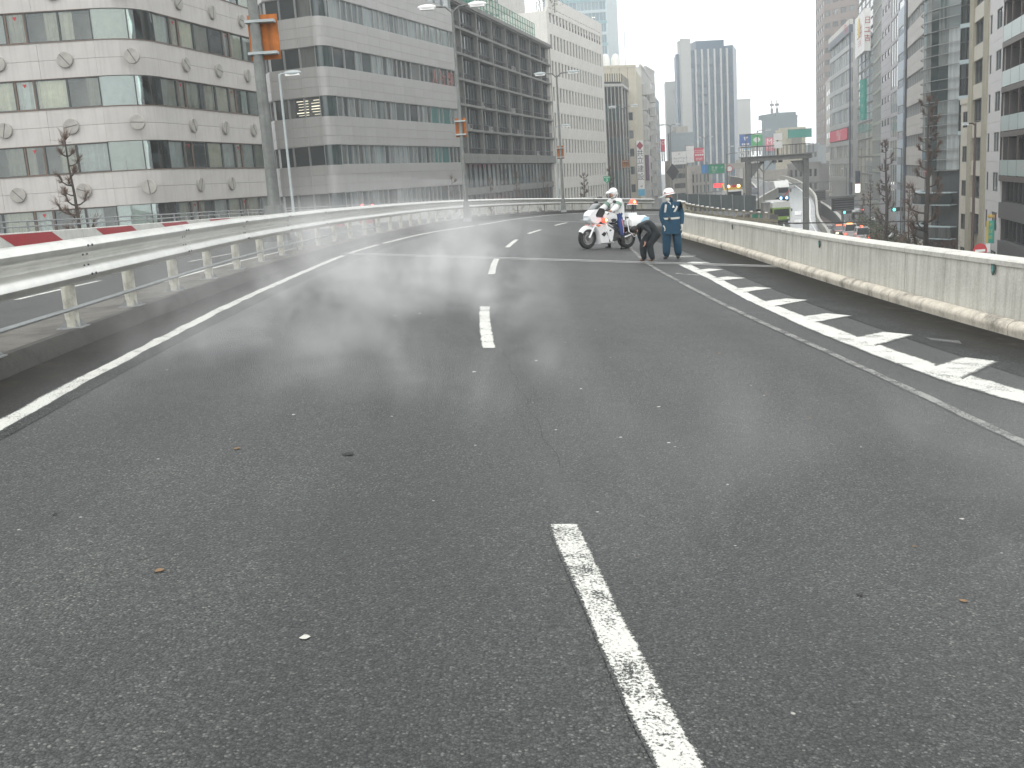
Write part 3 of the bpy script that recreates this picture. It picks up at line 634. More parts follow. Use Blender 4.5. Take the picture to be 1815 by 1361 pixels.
def panem():
    m = bpy.data.materials.new('window_pane'); m.use_nodes = True; nt = m.node_tree; nt.nodes.clear(); o = nt.nodes.new('ShaderNodeOutputMaterial')
    g = nt.nodes.new('ShaderNodeBsdfGlossy'); g.inputs['Roughness'].default_value = .03; g.inputs[0].default_value = (.92, 1, .98, 1); t = nt.nodes.new('ShaderNodeBsdfTransparent'); t.inputs[0].default_value = (.93, .96, .95, 1)
    f = nt.nodes.new('ShaderNodeFresnel'); f.inputs[0].default_value = 2.0; mx = nt.nodes.new('ShaderNodeMixShader')
    co = mapped(nt); n = N(nt, 'ShaderNodeTexNoise', i_Scale=.7, i_Detail=1); nt.links.new(co, n.inputs[0]); bp = N(nt, 'ShaderNodeBump', i_Strength=.12, i_Distance=.05); nt.links.new(n.outputs[0], bp.inputs['Height']); nt.links.new(bp.outputs[0], g.inputs['Normal'])
    nt.links.new(f.outputs[0], mx.inputs[0]); nt.links.new(t.outputs[0], mx.inputs[1]); nt.links.new(g.outputs[0], mx.inputs[2]); nt.links.new(mx.outputs[0], o.inputs[0]); return m
m_pane = panem()
# ---- building 1: pale tiled block with round discs
A, C1, E1 = (-40, 57.5), (-19.3, 58.0), (-16.0, 72.5)
root, F = bld('pale beige tiled office block with round metal discs between ribbon windows', A, (C1[0]-2.2, 57.95))
dv = (Vector(E1)-Vector(C1)).normalized(); G = Fac(root, tuple(Vector(C1)+dv*2.2), E1)
R1r = 3.0; cc = Vector((C1[0]-2.2, 57.95))+F.n*R1r
a0 = math.atan2(-F.n.y, -F.n.x); a1 = math.atan2(-G.n.y, -G.n.x)
# centre of the corner arc so that both facades are tangent
def arc_pts(Fa, Ga, n=8):
    P, Q = Fa.A+Fa.d*Fa.L, Ga.A; X = P+Fa.d*((Q-P).dot(Fa.n*1)/(Ga.d.dot(Fa.n)) if False else 0)
    # quadratic through the corner point
    den = Fa.d.x*Ga.d.y-Fa.d.y*Ga.d.x; t = ((Q.x-P.x)*Ga.d.y-(Q.y-P.y)*Ga.d.x)/den; K = P+Fa.d*t
    return [P*(1-s)**2+K*2*s*(1-s)+Q*s*s for s in [i/n for i in range(n+1)]]
def arc_piece(root, name, pts, w0, w1, v0, v1, m, i0=0, i1=None, gap=0.0):
    pts = pts[i0:(i1+1 if i1 is not None else None)]; mb = MB(); vs = []
    for i, p in enumerate(pts):
        t = (pts[min(i+1, len(pts)-1)]-pts[max(0, i-1)]).normalized(); n = Vector((-t.y, t.x))
        for w_, z in ((w0, v0), (w0, v1), (w1, v1), (w1, v0)): q = p+n*w_; vs.append((q.x, q.y, z))
    k = len(pts); fs = [(i*4+j, (i+1)*4+j, (i+1)*4+(j+1) % 4, i*4+(j+1) % 4) for i in range(k-1) for j in range(4)]+[(0, 1, 2, 3), ((k-1)*4+3, (k-1)*4+2, (k-1)*4+1, (k-1)*4)]
    mb.add(vs, fs, m); return joined(root, name, mb, True)
arc = arc_pts(F, G)
ZB = 12.42; PF = 3.51; WH = 1.57
# the interior core, set back so that curtains and rooms have depth
cb = MB(); ins = 1.6
poly = [F.A+F.n*ins, F.A+F.d*F.L+F.n*ins, G.A+G.n*ins, G.A+G.d*G.L+G.n*ins, G.A+G.d*G.L+G.n*22, F.A+F.n*30]
cb.add([(p.x, p.y, z) for z in (0, 30.6) for p in poly], [(0, 1, 2, 3, 4, 5), (11, 10, 9, 8, 7, 6)]+[(i, (i+1) % 6, (i+1) % 6+6, i+6) for i in range(6)], m_in); joined(root, 'wall', cb)
random.seed(3)
disc = MB(); disc.sm = True; disc.lathe([(0, -.22), (.40, -.22), (.46, -.17), (.46, 0)], m_disc, 28, Matrix.Rotation(-math.pi/2, 4, 'X') @ Matrix.Scale(-1, 4, (0, 0, 1)) if False else Matrix.Rotation(math.pi/2, 4, 'X') @ Matrix.Identity(4))
disc = MB(); disc.sm = True; Mx = Matrix.Rotation(math.pi/2, 4, 'X'); disc.lathe([(0, .15), (.39, .15), (.42, .12), (.42, 0)], m_disc, 28, Mx); discm = disc.mesh('vent_disc')
sl = MB(); sl.box(-.385, .385, -.158, -.145, -.022, .022, m_sealant); slm = sl.mesh('slot')
def curtain_mesh(L, H, k, m):
    mb = MB(); n = max(4, int(L*9)); vs = []
    for i in range(n+1): x = L*i/n; y = .06*math.sin(i*2.3+k)+.05*math.sin(i*.7+k*2); vs += [(x, y, 0), (x, y, H)]
    mb.add(vs, [(i*2, i*2+2, i*2+3, i*2+1) for i in range(n)], m); return mb.mesh('curtain', True)
def b1_window(Fx, u0, u1, v0, v1, brown=False):
    U, V = round(u1-u0, 3), v1-v0; t = .09 if brown else .035; fm = m_brownfr if brown else m_dalu; k = ('b1', U, V, brown)
    if k not in _bc:
        b = MB(); b.box(0, U, 0, .14, 0, .05, fm); b.box(0, U, 0, .14, V-.05, V, fm); b.box(0, t, .001, .14, .05, V-.05, fm); b.box(U-t, U, .001, .14, .05, V-.05, fm); _bc[k] = b.mesh('window')
        b = MB(); b.face([(t, 0, .05), (U-t, 0, .05), (U-t, 0, V-.05), (t, 0, V-.05)], m_pane); _bc[k+('p',)] = b.mesh('pane')
    o = Fx.place('window', _bc[k], u0, v0, .05); Fx.place('pane', _bc[k+('p',)], u0, v0, .11, o)
    r = random.random(); cm_ = random.choice([m_cur, m_cur, m_cur2])
    cover = [(0, 1)] if r < .62 else ([(0, random.uniform(.4, .7))] if r < .82 else ([(random.uniform(.3, .6), 1)] if r < .96 else []))
    for a, b_ in cover: Fx.place('curtain', curtain_mesh(U*(b_-a), V-.02, random.random()*9, cm_), u0+U*a, v0+.01, .24, o)
    if brown:
        if 'tri' not in _bc: b = MB(); b.ext([(-.11, .1), (.11, .1), (0, -.1)], -.008, 0, M['red']); _bc['tri'] = b.mesh('red_triangle')
        Fx.place('red_triangle', _bc['tri'], (u0+u1)/2, v1-.28, .10, o)
uL, _ = F.uv(231, 114); uK, _ = F.uv(112, 120); du = uL-uK
# window divisions along the left facade from the photograph: pane edges in pixels at band 1
edges = [F.uv(x, 60)[0] for x in (-118, -56, -2, 10, 62, 115, 150, 203, 256)]
for k in range(-1, 5):
    z0 = ZB+PF*k; z1 = z0+WH; zn = z0+PF
    for Fx, ulist in ((F, None), (G, None)):
        L = Fx.L; n = max(1, round(L/3.3)); 
        for i in range(n):
            for (a, b_) in ((z1+.03, (z1+zn)/2), ((z1+zn)/2+.015, zn-.05)):
                Fx.box('cladding_panel', L*i/n+.008, L*(i+1)/n-.008, a, b_, 0, .5, m_beige)
        Fx.box('sill', 0, L, zn-.05, zn, -.03, .5, m_brownfr); Fx.box('lintel', 0, L, z1, z1+.03, -.01, .5, m_brownfr)
        Fx.box('spandrel_core', 0, L, z1+.03, zn-.05, .5, 1.6, m_sealant)
        if Fx is F:
            es = [0]
            while es[-1] < L-1.9:
                es.append(es[-1]+(1.12 if len(es) % 5 == 4 else 1.75))
            sh = L-es[-1]-.02; es = [e+sh for e in es]; es = [0]+es if es[0] > .3 else es
            for i in range(len(es)-1): b1_window(Fx, es[i]+.01, es[i+1]-.01, z0, z1, brown=(1.0 < es[i+1]-es[i] < 1.3))
        else:
            u = .05; j = 0
            while u < L-1.2:
                w_ = [1.75, 1.0, 1.75, 1.9][j % 4]; b1_window(Fx, u, min(u+w_, L)-.02, z0, z1, brown=(j % 4 == 1)); u += w_; j += 1
            if L-u > .3: b1_window(Fx, u, L-.02, z0, z1)
    arc_piece(root, 'cladding_panel', arc, 0, .5, z1+.03, (z1+zn)/2, m_beige, 0, 4); arc_piece(root, 'cladding_panel', arc, 0, .5, (z1+zn)/2+.015, zn-.05, m_beige, 0, 4)
    arc_piece(root, 'cladding_panel', arc, 0, .5, z1+.03, (z1+zn)/2, m_beige, 4, 8); arc_piece(root, 'cladding_panel', arc, 0, .5, (z1+zn)/2+.015, zn-.05, m_beige, 4, 8)
    arc_piece(root, 'sill', arc, -.03, .5, zn-.05, zn, m_brownfr); arc_piece(root, 'spandrel_core', arc, .5, 1.6, z1+.03, zn-.05, m_sealant)
    for i in range(0, 8, 4):
        a_ = arc_piece(root, 'window', arc, .1, .12, z0, z1, m_pane, i, i+4); arc_piece(root, 'curtain', arc, .25, .27, z0, z1, m_cur2 if k % 2 else m_cur, i, i+4)
    arc_piece(root, 'mullion', [arc[4]-Vector((.02, 0)), arc[4]+Vector((.02, .02))], .05, .15, z0, z1, m_dalu)
    # discs in the middle of each spandrel
    zc = (z1+zn)/2-.02
    for j in range(-4, 1):
        u = uL+du*j+(.18 if k % 2 else 0)
        if u > .5:
            o = F.place('vent_disc', discm, u, zc, 0); o.rotation_euler[2] = F.ang; s_ = link('slot', slm, o); s_.rotation_euler = (0, random.uniform(0, 3.1), 0)
    for px, py in ((328, 114), (386, 123), (437, 131)):
        u, _ = G.uv(px, py)
        if not (k == -1 and px == 437): o = G.place('vent_disc', discm, u, zc, 0); s_ = link('slot', slm, o); s_.rotation_euler = (0, random.uniform(0, 3.1), 0)
F.box('wall_base', 0, F.L, 0, 8.9, 0, 1.6, m_beige); G.box('wall_base', 0, G.L, 0, 8.9, 0, 1.6, m_beige); arc_piece(root, 'wall_base', arc, 0, 1.6, 0, 8.9, m_beige)
# end wall
G.box('end_wall', G.L, G.L+.3, 0, 30.6, 0, 20, m_beige)
# ---- building 2: grey metal panels, ribbon windows
pW, pA, pC, pE = P2(462, 88), P2(500, 81), P2(598, 79), P2(822, 103)
rt, F = bld('grey metal panel office block with rounded corner and dark ribbon windows', pA, pC); F = Fac(rt, pA, pC)
dF = F.d; F = Fac(rt, pA, tuple(Vector(pC)-dF*.8)); dG = (Vector(pE)-Vector(pC)).normalized(); G = Fac(rt, tuple(Vector(pC)+dG*1.4), pE); Hh = Fac(rt, pW, tuple(Vector(pA)))
arc = arc_pts(F, G, 6)
poly = [Hh.A+Hh.n*.3, F.A+F.n*.3, F.A+F.d*F.L+F.n*.3, G.A+G.n*.3, G.A+G.d*G.L+G.n*.3, G.A+G.d*G.L+G.n*20, Hh.A+Vector((0, 15))]
cb = MB(); nn_ = len(poly); cb.add([(p.x, p.y, z) for z in (0, 33) for p in poly], [tuple(range(nn_)), tuple(range(2*nn_-1, nn_-1, -1))]+[(i, (i+1) % nn_, (i+1) % nn_+nn_, i+nn_) for i in range(nn_)], m_sealant); joined(rt, 'wall', cb)
random.seed(5)
m_gt = glassmat('glass_teal', (.02, .12, .11), (.05, .2, .18), .5)
lit = emis('ceiling_light_strip', (1, .93, .72), .9)
for k in range(-1, 6):
    z0 = 12.5+3.62*k; z1 = z0+1.52; zn = z0+3.62
    for Fx, pwid, ww in ((Hh, 1.5, 1.0), (F, 1.3, 1.3), (G, 2.1, .92)):
        n = max(1, round(Fx.L/pwid))
        for i in range(n):
            for a, b_ in ((z1, z1+.66), (z1+.672, z1+1.38), (z1+1.392, zn)): Fx.box('cladding_panel', Fx.L*i/n+.006, Fx.L*(i+1)/n-.006, a, b_, 0, .3, m_grey)
        n = max(1, round(Fx.L/ww)); j = 0
        while j < n:
            st = 1 if Fx is not G else random.choice([1, 1, 1, 2])
            st = min(st, n-j); g = m_g2 if Fx is not G else random.choice([m_g1, m_g1, m_g2, m_g3])
            if Fx is G and k in (1, 0) and .72 < j/n < .85: g = m_gt
            if k >= 3 and Fx is G: g = m_g3
            Fx.win(Fx.L*j/n+.01, Fx.L*(j+st)/n-.01, z0, z1, g, m_alu, nx=1, t=.045, dep=.2); j += st
    arc_piece(rt, 'window', arc, .12, .14, z0, z1, m_gb)
    for a, b_ in ((z1, z1+.66), (z1+.672, z1+1.38), (z1+1.392, zn)): arc_piece(rt, 'cladding_panel', arc, 0, .3, a, b_, m_grey)
for Fx in (F, G, Hh): Fx.box('wall_base', 0, Fx.L, 0, 8.88, 0, .3, m_grey)
# lit ceiling strips seen in two windows and one corner pane
mb = MB()
for i in range(6):
    for j in range(2): u = 2.05+j*1.32; mb.box(u+random.uniform(0, .3), u+1.1, 0, .01, i*.21+random.uniform(0, .05)+.1, i*.21+.17, lit)
z_ = 12.5+3.62
F.place('ceiling_light', mb.mesh('ceiling_light'), 0, z_+.05, .165)
tmat = mat('red_brown_lettering', (.32, .12, .1), .6)
# text helper: built-in font turned into mesh
def text_mesh(body, size, m, depth=.01, name='lettering', align='CENTER'):
    c = bpy.data.curves.new('tmp', 'FONT'); c.body = body; c.size = size; c.extrude = depth/2; c.align_x = align; c.align_y = 'CENTER'; c.resolution_u = 2
    o = bpy.data.objects.new('tmp', c); COL.objects.link(o); bpy.context.view_layer.update()
    me = bpy.data.meshes.new_from_object(o.evaluated_get(bpy.context.evaluated_depsgraph_get())); me.name = name
    bpy.data.objects.remove(o); bpy.data.curves.remove(c); me.materials.clear(); me.materials.append(m)
    me.transform(Matrix.Rotation(math.pi/2, 4, 'X')); return me
def put_text(Fx, body, size, u, v, w, m, parent=None, name='lettering'): return Fx.place(name, text_mesh(body, size, m), u, v, w, parent)
u_, v_ = G.uv(786, 141); put_text(G, '人 社 類', 1.5, u_, v_, .04, tmat)
# roof plant room
F.box('roof_parapet', 0, F.L, 33, 34, 0, .3, m_grey); G.box('roof_parapet', 0, G.L, 33, 34, 0, .3, m_grey)
# ---- building 3: dark concrete grid
pA, pE = P2(803, 104), P2(986, 151)
rt, F = bld('dark grey office block with exposed concrete grid and green roof netting', pA, pE)
mg = mk_concrete('aged_frame', (.235, .24, .225), .35, .35); F.core(22, 0, 28.2, m_dalu, w0=.62)
m_g4 = glassmat('glass_old', (.02, .036, .038), (.07, .09, .088), .35, .12, 7)
zs = [13.4, 15.95, 18.5, 21.05, 23.6, 26.15]; nb = 8; bw = F.L/nb
railm = MB()
for i in range(13): railm.box(bw*.02+i*(bw*.94/12), bw*.02+i*(bw*.94/12)+.04, 0, .04, 0, .55, M['dark'])
railm.box(.05, bw-.2, 0, .05, .55, .6, M['dark']); railm = railm.mesh('railing')
acm = MB(); acm.box(0, .75, 0, .3, 0, .6, M['white']); acm.lathe([(0, .31), (.2, .31), (.22, .3)], M['dark'], 12, Matrix.Translation((.3, 0, .3)) @ Matrix.Rotation(math.pi/2, 4, 'X') @ Matrix.Translation((0, 0, -.3))); acm = acm.mesh('air_conditioner')
random.seed(11)
for z in zs:
    zt = z+2.55
    F.box('floor_slab', -.1, F.L+.1, z-.12, z+.12, -.1, .62, mg)
    for i in range(nb):
        u0 = i*bw+.22; u1 = (i+1)*bw-.16
        F.win(u0, u1, z+.12, zt-.14, m_g4, m_dalu, nx=5, hb=(.28,), t=.06, w=.42, dep=.18)
        F.place('railing', railm, i*bw+.15, z+.12, .1)
        if random.random() < .2: F.place('air_conditioner', acm, u0+random.uniform(.2, bw-1.5), z+.13, .16)
for i in range(nb+1):
    for z in zs: F.box('column', i*bw-.14, i*bw+.14, z+.12, z+2.43, -.05, .62, mg)
F.box('roof_slab', -.15, F.L+.15, 28.55, 28.95, -.25, 2, mg); F.box('floor_slab', -.1, F.L+.1, 28.4, 28.55, -.1, .62, mg)
F.box('base_beam', -.2, F.L+.2, 12.5, 13.28, -.2, .62, mg)
nw = 26
for i in range(nw): F.win(F.L*(i+1)/(nw+1), F.L*(i+2)/(nw+1)-.03, 9.9, 12.48, m_g1 if i % 4 else m_g3, m_dalu, nx=1, t=.07, w=.38, dep=.2)
for i in range(nw): F.win(F.L*(i+1)/(nw+1), F.L*(i+2)/(nw+1)-.03, 5.5, 9.2, m_g4, m_dalu, nx=1, t=.07, w=.38, dep=.2)
F.box('base_beam', 0.9, F.L, 9.2, 9.9, .3, .62, mg); F.box('wall_base', 0, F.L, 0, 5.5, .2, 1.2, mg); F.box('corner_pier', -.3, .9, 0, 12.5, -.1, 1.2, mg)
# green netting fence on the roof
grn = mat('green_netting', (.03, .2, .13), .6, .2, 3); fr, Fn = bld('tall green netting fence along the roof edge of the dark grid building', tuple(F.A+F.n*1.2), tuple(F.A+F.d*F.L*.93+F.n*1.2), 'netting_fence', 'fence')
nn2 = 34
for i in range(nn2+1): u = Fn.L*i/nn2; Fn.box('post', u, u+.07, 28.95, 31.6, 0, .07, grn)
for v in (29.3, 30.1, 30.9, 31.6): Fn.box('rail', 0, Fn.L, v-.03, v+.03, .08, .13, grn)
net = MB()
for i in range(150): u = Fn.L*i/150; net.box(u, u+.02, .14, .15, 28.95, 31.5, grn)
for i in range(14): net.box(0, Fn.L, .14, .15, 28.95+i*.19, 28.965+i*.19, grn)
o = Fn.place('net', net.mesh('net'), 0, 0, 0); o['kind'] = 'stuff'
gsh = MB(); gsh.box(0, 6, 0, 4, 0, 3.2, grn); gsh.ext([(0, 3.2), (6, 3.2), (3, 4.4)], 0, 4, grn)
p = F.A+F.d*20+F.n*4; tag(gsh.build('roof_shed', loc=(p.x, p.y, 28.6), rot=(0, 0, F.ang)), 'green roof shed with low gable behind the netting fence', 'shed')
# white block behind building 3 with roof plants
a_, b_ = P2(866, 185), P2(950, 205); r2, Fw = bld('white block rising behind the green roof netting', a_, b_)
m_wht = mk_concrete('white_render', (.62, .61, .57), .15, .25); Fw.core(14, 0, 48, m_wht)
for i in range(4): Fw.win(1.2+i*2.3, 2.2+i*2.3, 42, 47, m_g3, m_dalu, hb=(.5,)); Fw.win(1.2+i*2.3, 2.2+i*2.3, 36, 40, m_g3, m_dalu, hb=(.5,))
# ---- building 4: white block with slits
pA, pE = P2(986, 151), P2(1078, 183)
rt, F = bld('white tiled office block with rows of narrow slit windows', pA, pE); m_w4 = mat('white_tile', (.72, .70, .65), .6, .05, .6, streak=.1, rnd=.02)
F.core(16, 0, 33.5, m_sealant, w0=.35, u0=.35); nc = 18
mb = MB(); mb.box(-.6, .34, 0, 16, 0, 33.6, m_w4); F.place('end_wall', mb.mesh('end_wall'), 0, 0, 0)
pitch = (F.L-1.6)/nc; 
for r in range(-1, 7):
    zt = 12.4+3.64*r; zb = zt-2.05; zn = zb+3.64
    npan = 6
    for i in range(npan): F.box('cladding_panel', .35+(F.L-.35)*i/npan+.01, .35+(F.L-.35)*(i+1)/npan-.01, zt, zn, 0, .35, m_w4)
    for i in range(nc+1):
        u0 = .35 if i == 0 else .9+pitch*(i-1)+.95; u1 = .9+pitch*i if i < nc else F.L
        F.box('pier', u0, u1, zb, zt, 0, .35, m_w4)
    for i in range(nc): F.win(.9+pitch*i, .9+pitch*i+.95, zb, zt, m_g2, m_dalu, t=.05, w=.18, dep=.12)
F.box('wall_base', .35, F.L, 0, zn-3.64*8+0.0, 0, .35, m_w4) if zn-3.64*8 > 0 else None
for i in range(nc): F.box('vent_slot', .9+pitch*i, .9+pitch*i+.8, 32.2, 32.7, -.004, .05, m_g2)
F.box('roof_parapet', -.3, F.L, 33.5, 34.1, -.02, .35, m_w4)
# ---- curtain wall tower block beyond
pA, pM, pE = P2(1076, 192), P2(1109, 194), P2(1126, 214)
rt, F = bld('dark glass block with tall white mullions and a faceted corner', pA, pM); G = Fac(rt, pM, pE); m_mul = mat('white_mullion', (.5, .5, .47), .5)
m_gc = glassmat('glass_bronze', (.05, .06, .065), (.13, .12, .1), .5); m_gc2 = glassmat('glass_green', (.05, .1, .1), (.15, .22, .21), .5)
for Fx in (F, G):
    Fx.core(12, 0, 27, m_dalu, w0=.4); n = 5 if Fx is F else 4
    for r in range(-1, 6):
        for i in range(n): Fx.win(Fx.L*i/n, Fx.L*(i+1)/n-.02, 8+3.0*r, 8+3.0*(r+1)-.04, (m_gc if r % 2 else m_gc2) if Fx is F else m_gc, m_dalu, hb=(.5,), t=.07, w=.15, dep=.2)
    for i in range(n+1): Fx.box('mullion', Fx.L*i/n-.06, Fx.L*i/n+.06, 3, 26.6, -.03, .2, m_mul)
    Fx.box('roof_beam', 0, Fx.L, 26.1, 26.6, -.1, .3, m_mul)
    for i in range(8): Fx.box('roof_fin', Fx.L*i/8, Fx.L*i/8+.1, 26.6, 28.4, 0, .15, m_dalu)
# cream block rising behind it
m_cream = mk_concrete('cream_render', (.62, .58, .47), .12, .12)
def simple(label, xA, dA, xB, dB, ztop, wall, glass, frame, rows, h, cols, u0=.6, gap=.5, depth=14, nx=1, name='office_building', w=.02, z0=0, hb=(), grid=False, top=True):
    rt, F = bld(label, P2(xA, dA), P2(xB, dB), name); F.core(depth, z0, ztop, wall, w0=.14)
    cw_ = (F.L-2*u0)/cols
    zs_ = sorted(rows)
    # facing pieces between the windows so that panes sit in real reveals
    prev = z0
    for z in zs_+[None]:
        F.box('wall_band', 0, F.L, prev, z if z is not None else ztop, 0, .14, wall)
        if z is None: break
        for i in range(cols+1):
            a = 0 if i == 0 else u0+cw_*(i-1)+cw_-gap/2; b = u0+cw_*i+gap/2 if i < cols else F.L
            if b-a > .03: F.box('pier', a, b, z, z+h, 0, .14, wall)
        for i in range(cols): F.win(u0+cw_*i+gap/2, u0+cw_*(i+1)-gap/2, z, z+h, glass if not isinstance(glass, list) else random.choice(glass), frame, nx=nx, hb=hb, t=.06, w=w, dep=.115)
        prev = z+h
    if top: F.box('roof_parapet', -.1, F.L+.1, ztop, ztop+.5, -.08, .5, wall)
    return rt, F
rt, F = simple('cream tiled block with blank upper wall behind the dark glass block', 1062, 205, 1133, 207, 30.6, m_cream, m_g1, m_alu, [3, 6.5, 10, 13.5, 17, 20.5], 1.6, 3, depth=24)
for i in range(1, 5): F.box('wall_joint', F.L*i/5, F.L*i/5+.06, 26, 30.6, -.006, .02, m_sealant)
for u in (.45, .7): mb = MB(); mb.sm = True; mb.lathe([(.9, 0), (.9, 1.8), (.6, 2.6), (0, 2.9)], M['white'], 12); F.place('roof_tank', mb.mesh('roof_tank'), F.L*u, 30.9, 4)
for u, h in ((.9, 9), (.3, 4)): mb = MB(); mb.tube([(0, 0, 0), (0, 0, h)], .06, M['steel'], 5); F.place('antenna', mb.mesh('antenna'), F.L*u, 31, 3)
# side of cream block with vertical sign
pA, pE = P2(1134, 207), P2(1143, 226)
rt, F = bld('narrow cream side block behind the white vertical name board', pA, pE); F.core(10, 0, 30, m_cream, w0=0)
s_, Fs = bld('white vertical name board with red diamond and black characters', P2(1130, 203), P2(1141.5, 203.5), 'name_board', 'sign')
_, zt = Fs.uv(1134, 249); _, zb = Fs.uv(1137, 346); m_blk = mat('black_lettering', (.02, .02, .03), .6); m_dia = mat('dark_red_diamond', (.3, .03, .05), .6)
Fs.box('board', 0, Fs.L, zb, zt, 0, .4, M['white'])
mb = MB(); mb.ext([(0, .8), (.75, 0), (0, -.8), (-.75, 0)], -.02, 0, m_dia); _, z = Fs.uv(1135, 258); Fs.place('diamond', mb.mesh('diamond'), Fs.L/2, z, -.005)
for ch, y in (('共', 272), ('立', 285), ('建', 300), ('設', 314)): _, z = Fs.uv(1136, y); put_text(Fs, ch, 1.45, Fs.L/2, z, -.01, m_blk)
Fs.box('blue_panel', 0, Fs.L, zb-.1, zb+1.2, -.01, 0, mat('cyan_panel', (.08, .4, .6), .5)); _, z = Fs.uv(1137, 330); put_text(Fs, '→', .8, Fs.L/2, z, -.01, m_blk)
# white mixed block with projecting bays
m_w7 = mk_concrete('white_weathered', (.55, .55, .53), .2, .3)
rt, F = simple('white narrow block with stacked bay windows and small signs', 1143, 226, 1159, 262, 32.5, m_w7, [m_g1, m_g3], m_dalu, [4.5+3.2*i for i in range(8)], 1.5, 5, gap=1.2, depth=14)
for i in range(8): F.box('bay_window', 1, 4, 4.3+3.2*i, 6.6+3.2*i, -1.0, 0, m_w7); F.box('bay_window', F.L-9, F.L-5, 4.3+3.2*i, 6.3+3.2*i, -1.3, 0, m_w7)
for (x0, x1, y0, y1, c, lb) in ((1136.5, 1140.5, 212, 233, (.75, .7, .15), 'yellow vertical sign on the narrow white block'), (1146, 1151, 275, 320, (.12, .06, .12), 'dark purple vertical sign on the white block'), (1137, 1141, 235, 243, (.6, .4, .35), 'small pinkish sign on the white block')):
    s_, Fs = bld(lb, P2(x0, 222), P2(x1, 222.5), 'shop_sign', 'sign'); _, zt = Fs.uv(x0, y0); _, zb = Fs.uv(x0, y1); Fs.box('panel', 0, Fs.L, zb, zt, 0, .3, mat('sign_face', c, .5, .1)); Fs.box('frame', -.06, Fs.L+.06, zt, zt+.1, -.03, .33, M['steel'])
rt, F = simple('pale upper block set back above the white bay window block', 1151, 255, 1166, 270, 35, m_w7, m_g1, m_dalu, [30.5], 1.6, 4, depth=10)
rt, F = simple('blue grey narrow block with louvred bays at the far end of the row', 1158, 262, 1172, 306, 29.5, mat('blue_grey_panel', (.2, .26, .3), .5, .1), [m_g1, m_g3], m_alu, [4+3.1*i for i in range(8)], 2.0, 7, gap=.4, depth=14)
for i in range(7): F.box('bay_window', 3, 6, 4+3.1*i, 5.8+3.1*i, -1.3, 0, m_w7)
# ---- far towers
m_t1 = glassmat('tower_glass', (.11, .2, .24), (.22, .33, .37), .5, .08, 1.2)
rt, F = bld('very tall pale blue glass tower fading into the haze on the left', P2(985, 400), P2(1088, 400), 'tower', 'tower'); G = Fac(rt, P2(1088, 400), P2(1106, 412)); m_t1w = mat('tower_pale_metal', (.45, .54, .56), .4, .05)
F.core(26, 0, 118, mat('tower_core', (.12, .17, .2), .4), w0=.3); G.core(20, 0, 118, m_t1w, w0=0)
for r in range(29):
    z = 2+4*r; F.box('spandrel', 0, F.L, z, z+.9, 0, .3, m_t1w if r % 2 else mat('tower_spandrel', (.2, .36, .38), .4) if r == 0 else (m_t1w if r % 2 else bpy.data.materials['tower_spandrel']))
    for i in range(8): F.win(F.L*i/8, F.L*(i+1)/8-.05, z+.9, z+4, m_t1, m_t1w, nx=2, t=.1, w=.12, dep=.18)
cl = MB()
for u in (12, 12.9, 14.2, 15, 16.8, 17.5): cl.box(u, u+.45, 0, .03, 0, .35, lit)
_, z = F.uv(1060, 31); F.place('ceiling_light', cl.mesh('ceiling_light'), 0, z, .15)
# dark ribbed tower
rt, F = bld('dark blue tower with white vertical ribs and a setback top', P2(1230, 430), P2(1303, 432), 'tower', 'tower')
m_td = mat('tower_dark_wall', (.05, .11, .165), .35, .06, .2); m_tg = glassmat('tower_dark_glass', (.05, .115, .165), (.10, .17, .215), .35, .1, .8); m_tl = mat('tower_pale_wall', (.46, .48, .46), .6, .04, .2)
_, zt = F.uv(1270, 86); _, zt2 = F.uv(1270, 70); _, z7 = F.uv(1217, 72)
F.core(24, 0, zt, m_td, w0=.4)
for i in range(7): F.box('rib', F.L*(i+.72)/6.7-.35, F.L*(i+.72)/6.7+.35, 0, zt, -.5, .4, m_tl) if i < 6 else None
for r in range(int((zt-.5)/3.9)):
    for i in range(7): F.win(F.L*i/7, F.L*(i+1)/7-.1, 3.9*r+.8, 3.9*r+3.9, m_tg, m_td, nx=2, t=.12, w=.1, dep=.2)
F.box('plant_room', 2.6, F.L-3.2, zt, zt2, 1.5, 20, m_td)
S = Fac(rt, P2(1213, 428), P2(1230, 430)); S.core(2.5, 0, z7, m_tl, w0=0, name='pale_stair_shaft'); S.box('roof_parapet', 0, S.L, z7, z7+.7, -.1, .5, m_tl)
S = Fac(rt, P2(1204.5, 429), P2(1213, 429)); _, z = S.uv(1208, 95); S.core(2.5, 0, z, m_td, w0=.3)
for r in range(int((z-.5)/3.6)): S.win(0, S.L, 3.6*r+.8, 3.6*r+3.5, m_tg, m_td, nx=2, t=.12, w=.1, dep=.2)
S = Fac(rt, P2(1303, 433), P2(1309, 450)); _, z = S.uv(1304, 86); S.core(10, 0, z, m_td, w0=.0)
rt, F = simple('pale hotel slab half hidden behind the dark ribbed tower', 1184, 470, 1212, 470, 48.5, m_tl, m_tg, m_tl, [44], 1.4, 9, gap=1.2, u0=3, depth=3)
rt, F = simple('faint slab fading away right of the dark ribbed tower', 1309, 520, 1332, 520, 42, m_tl, m_tg, m_tl, [8+4*i for i in range(8)], 1.5, 6, gap=1, depth=3)
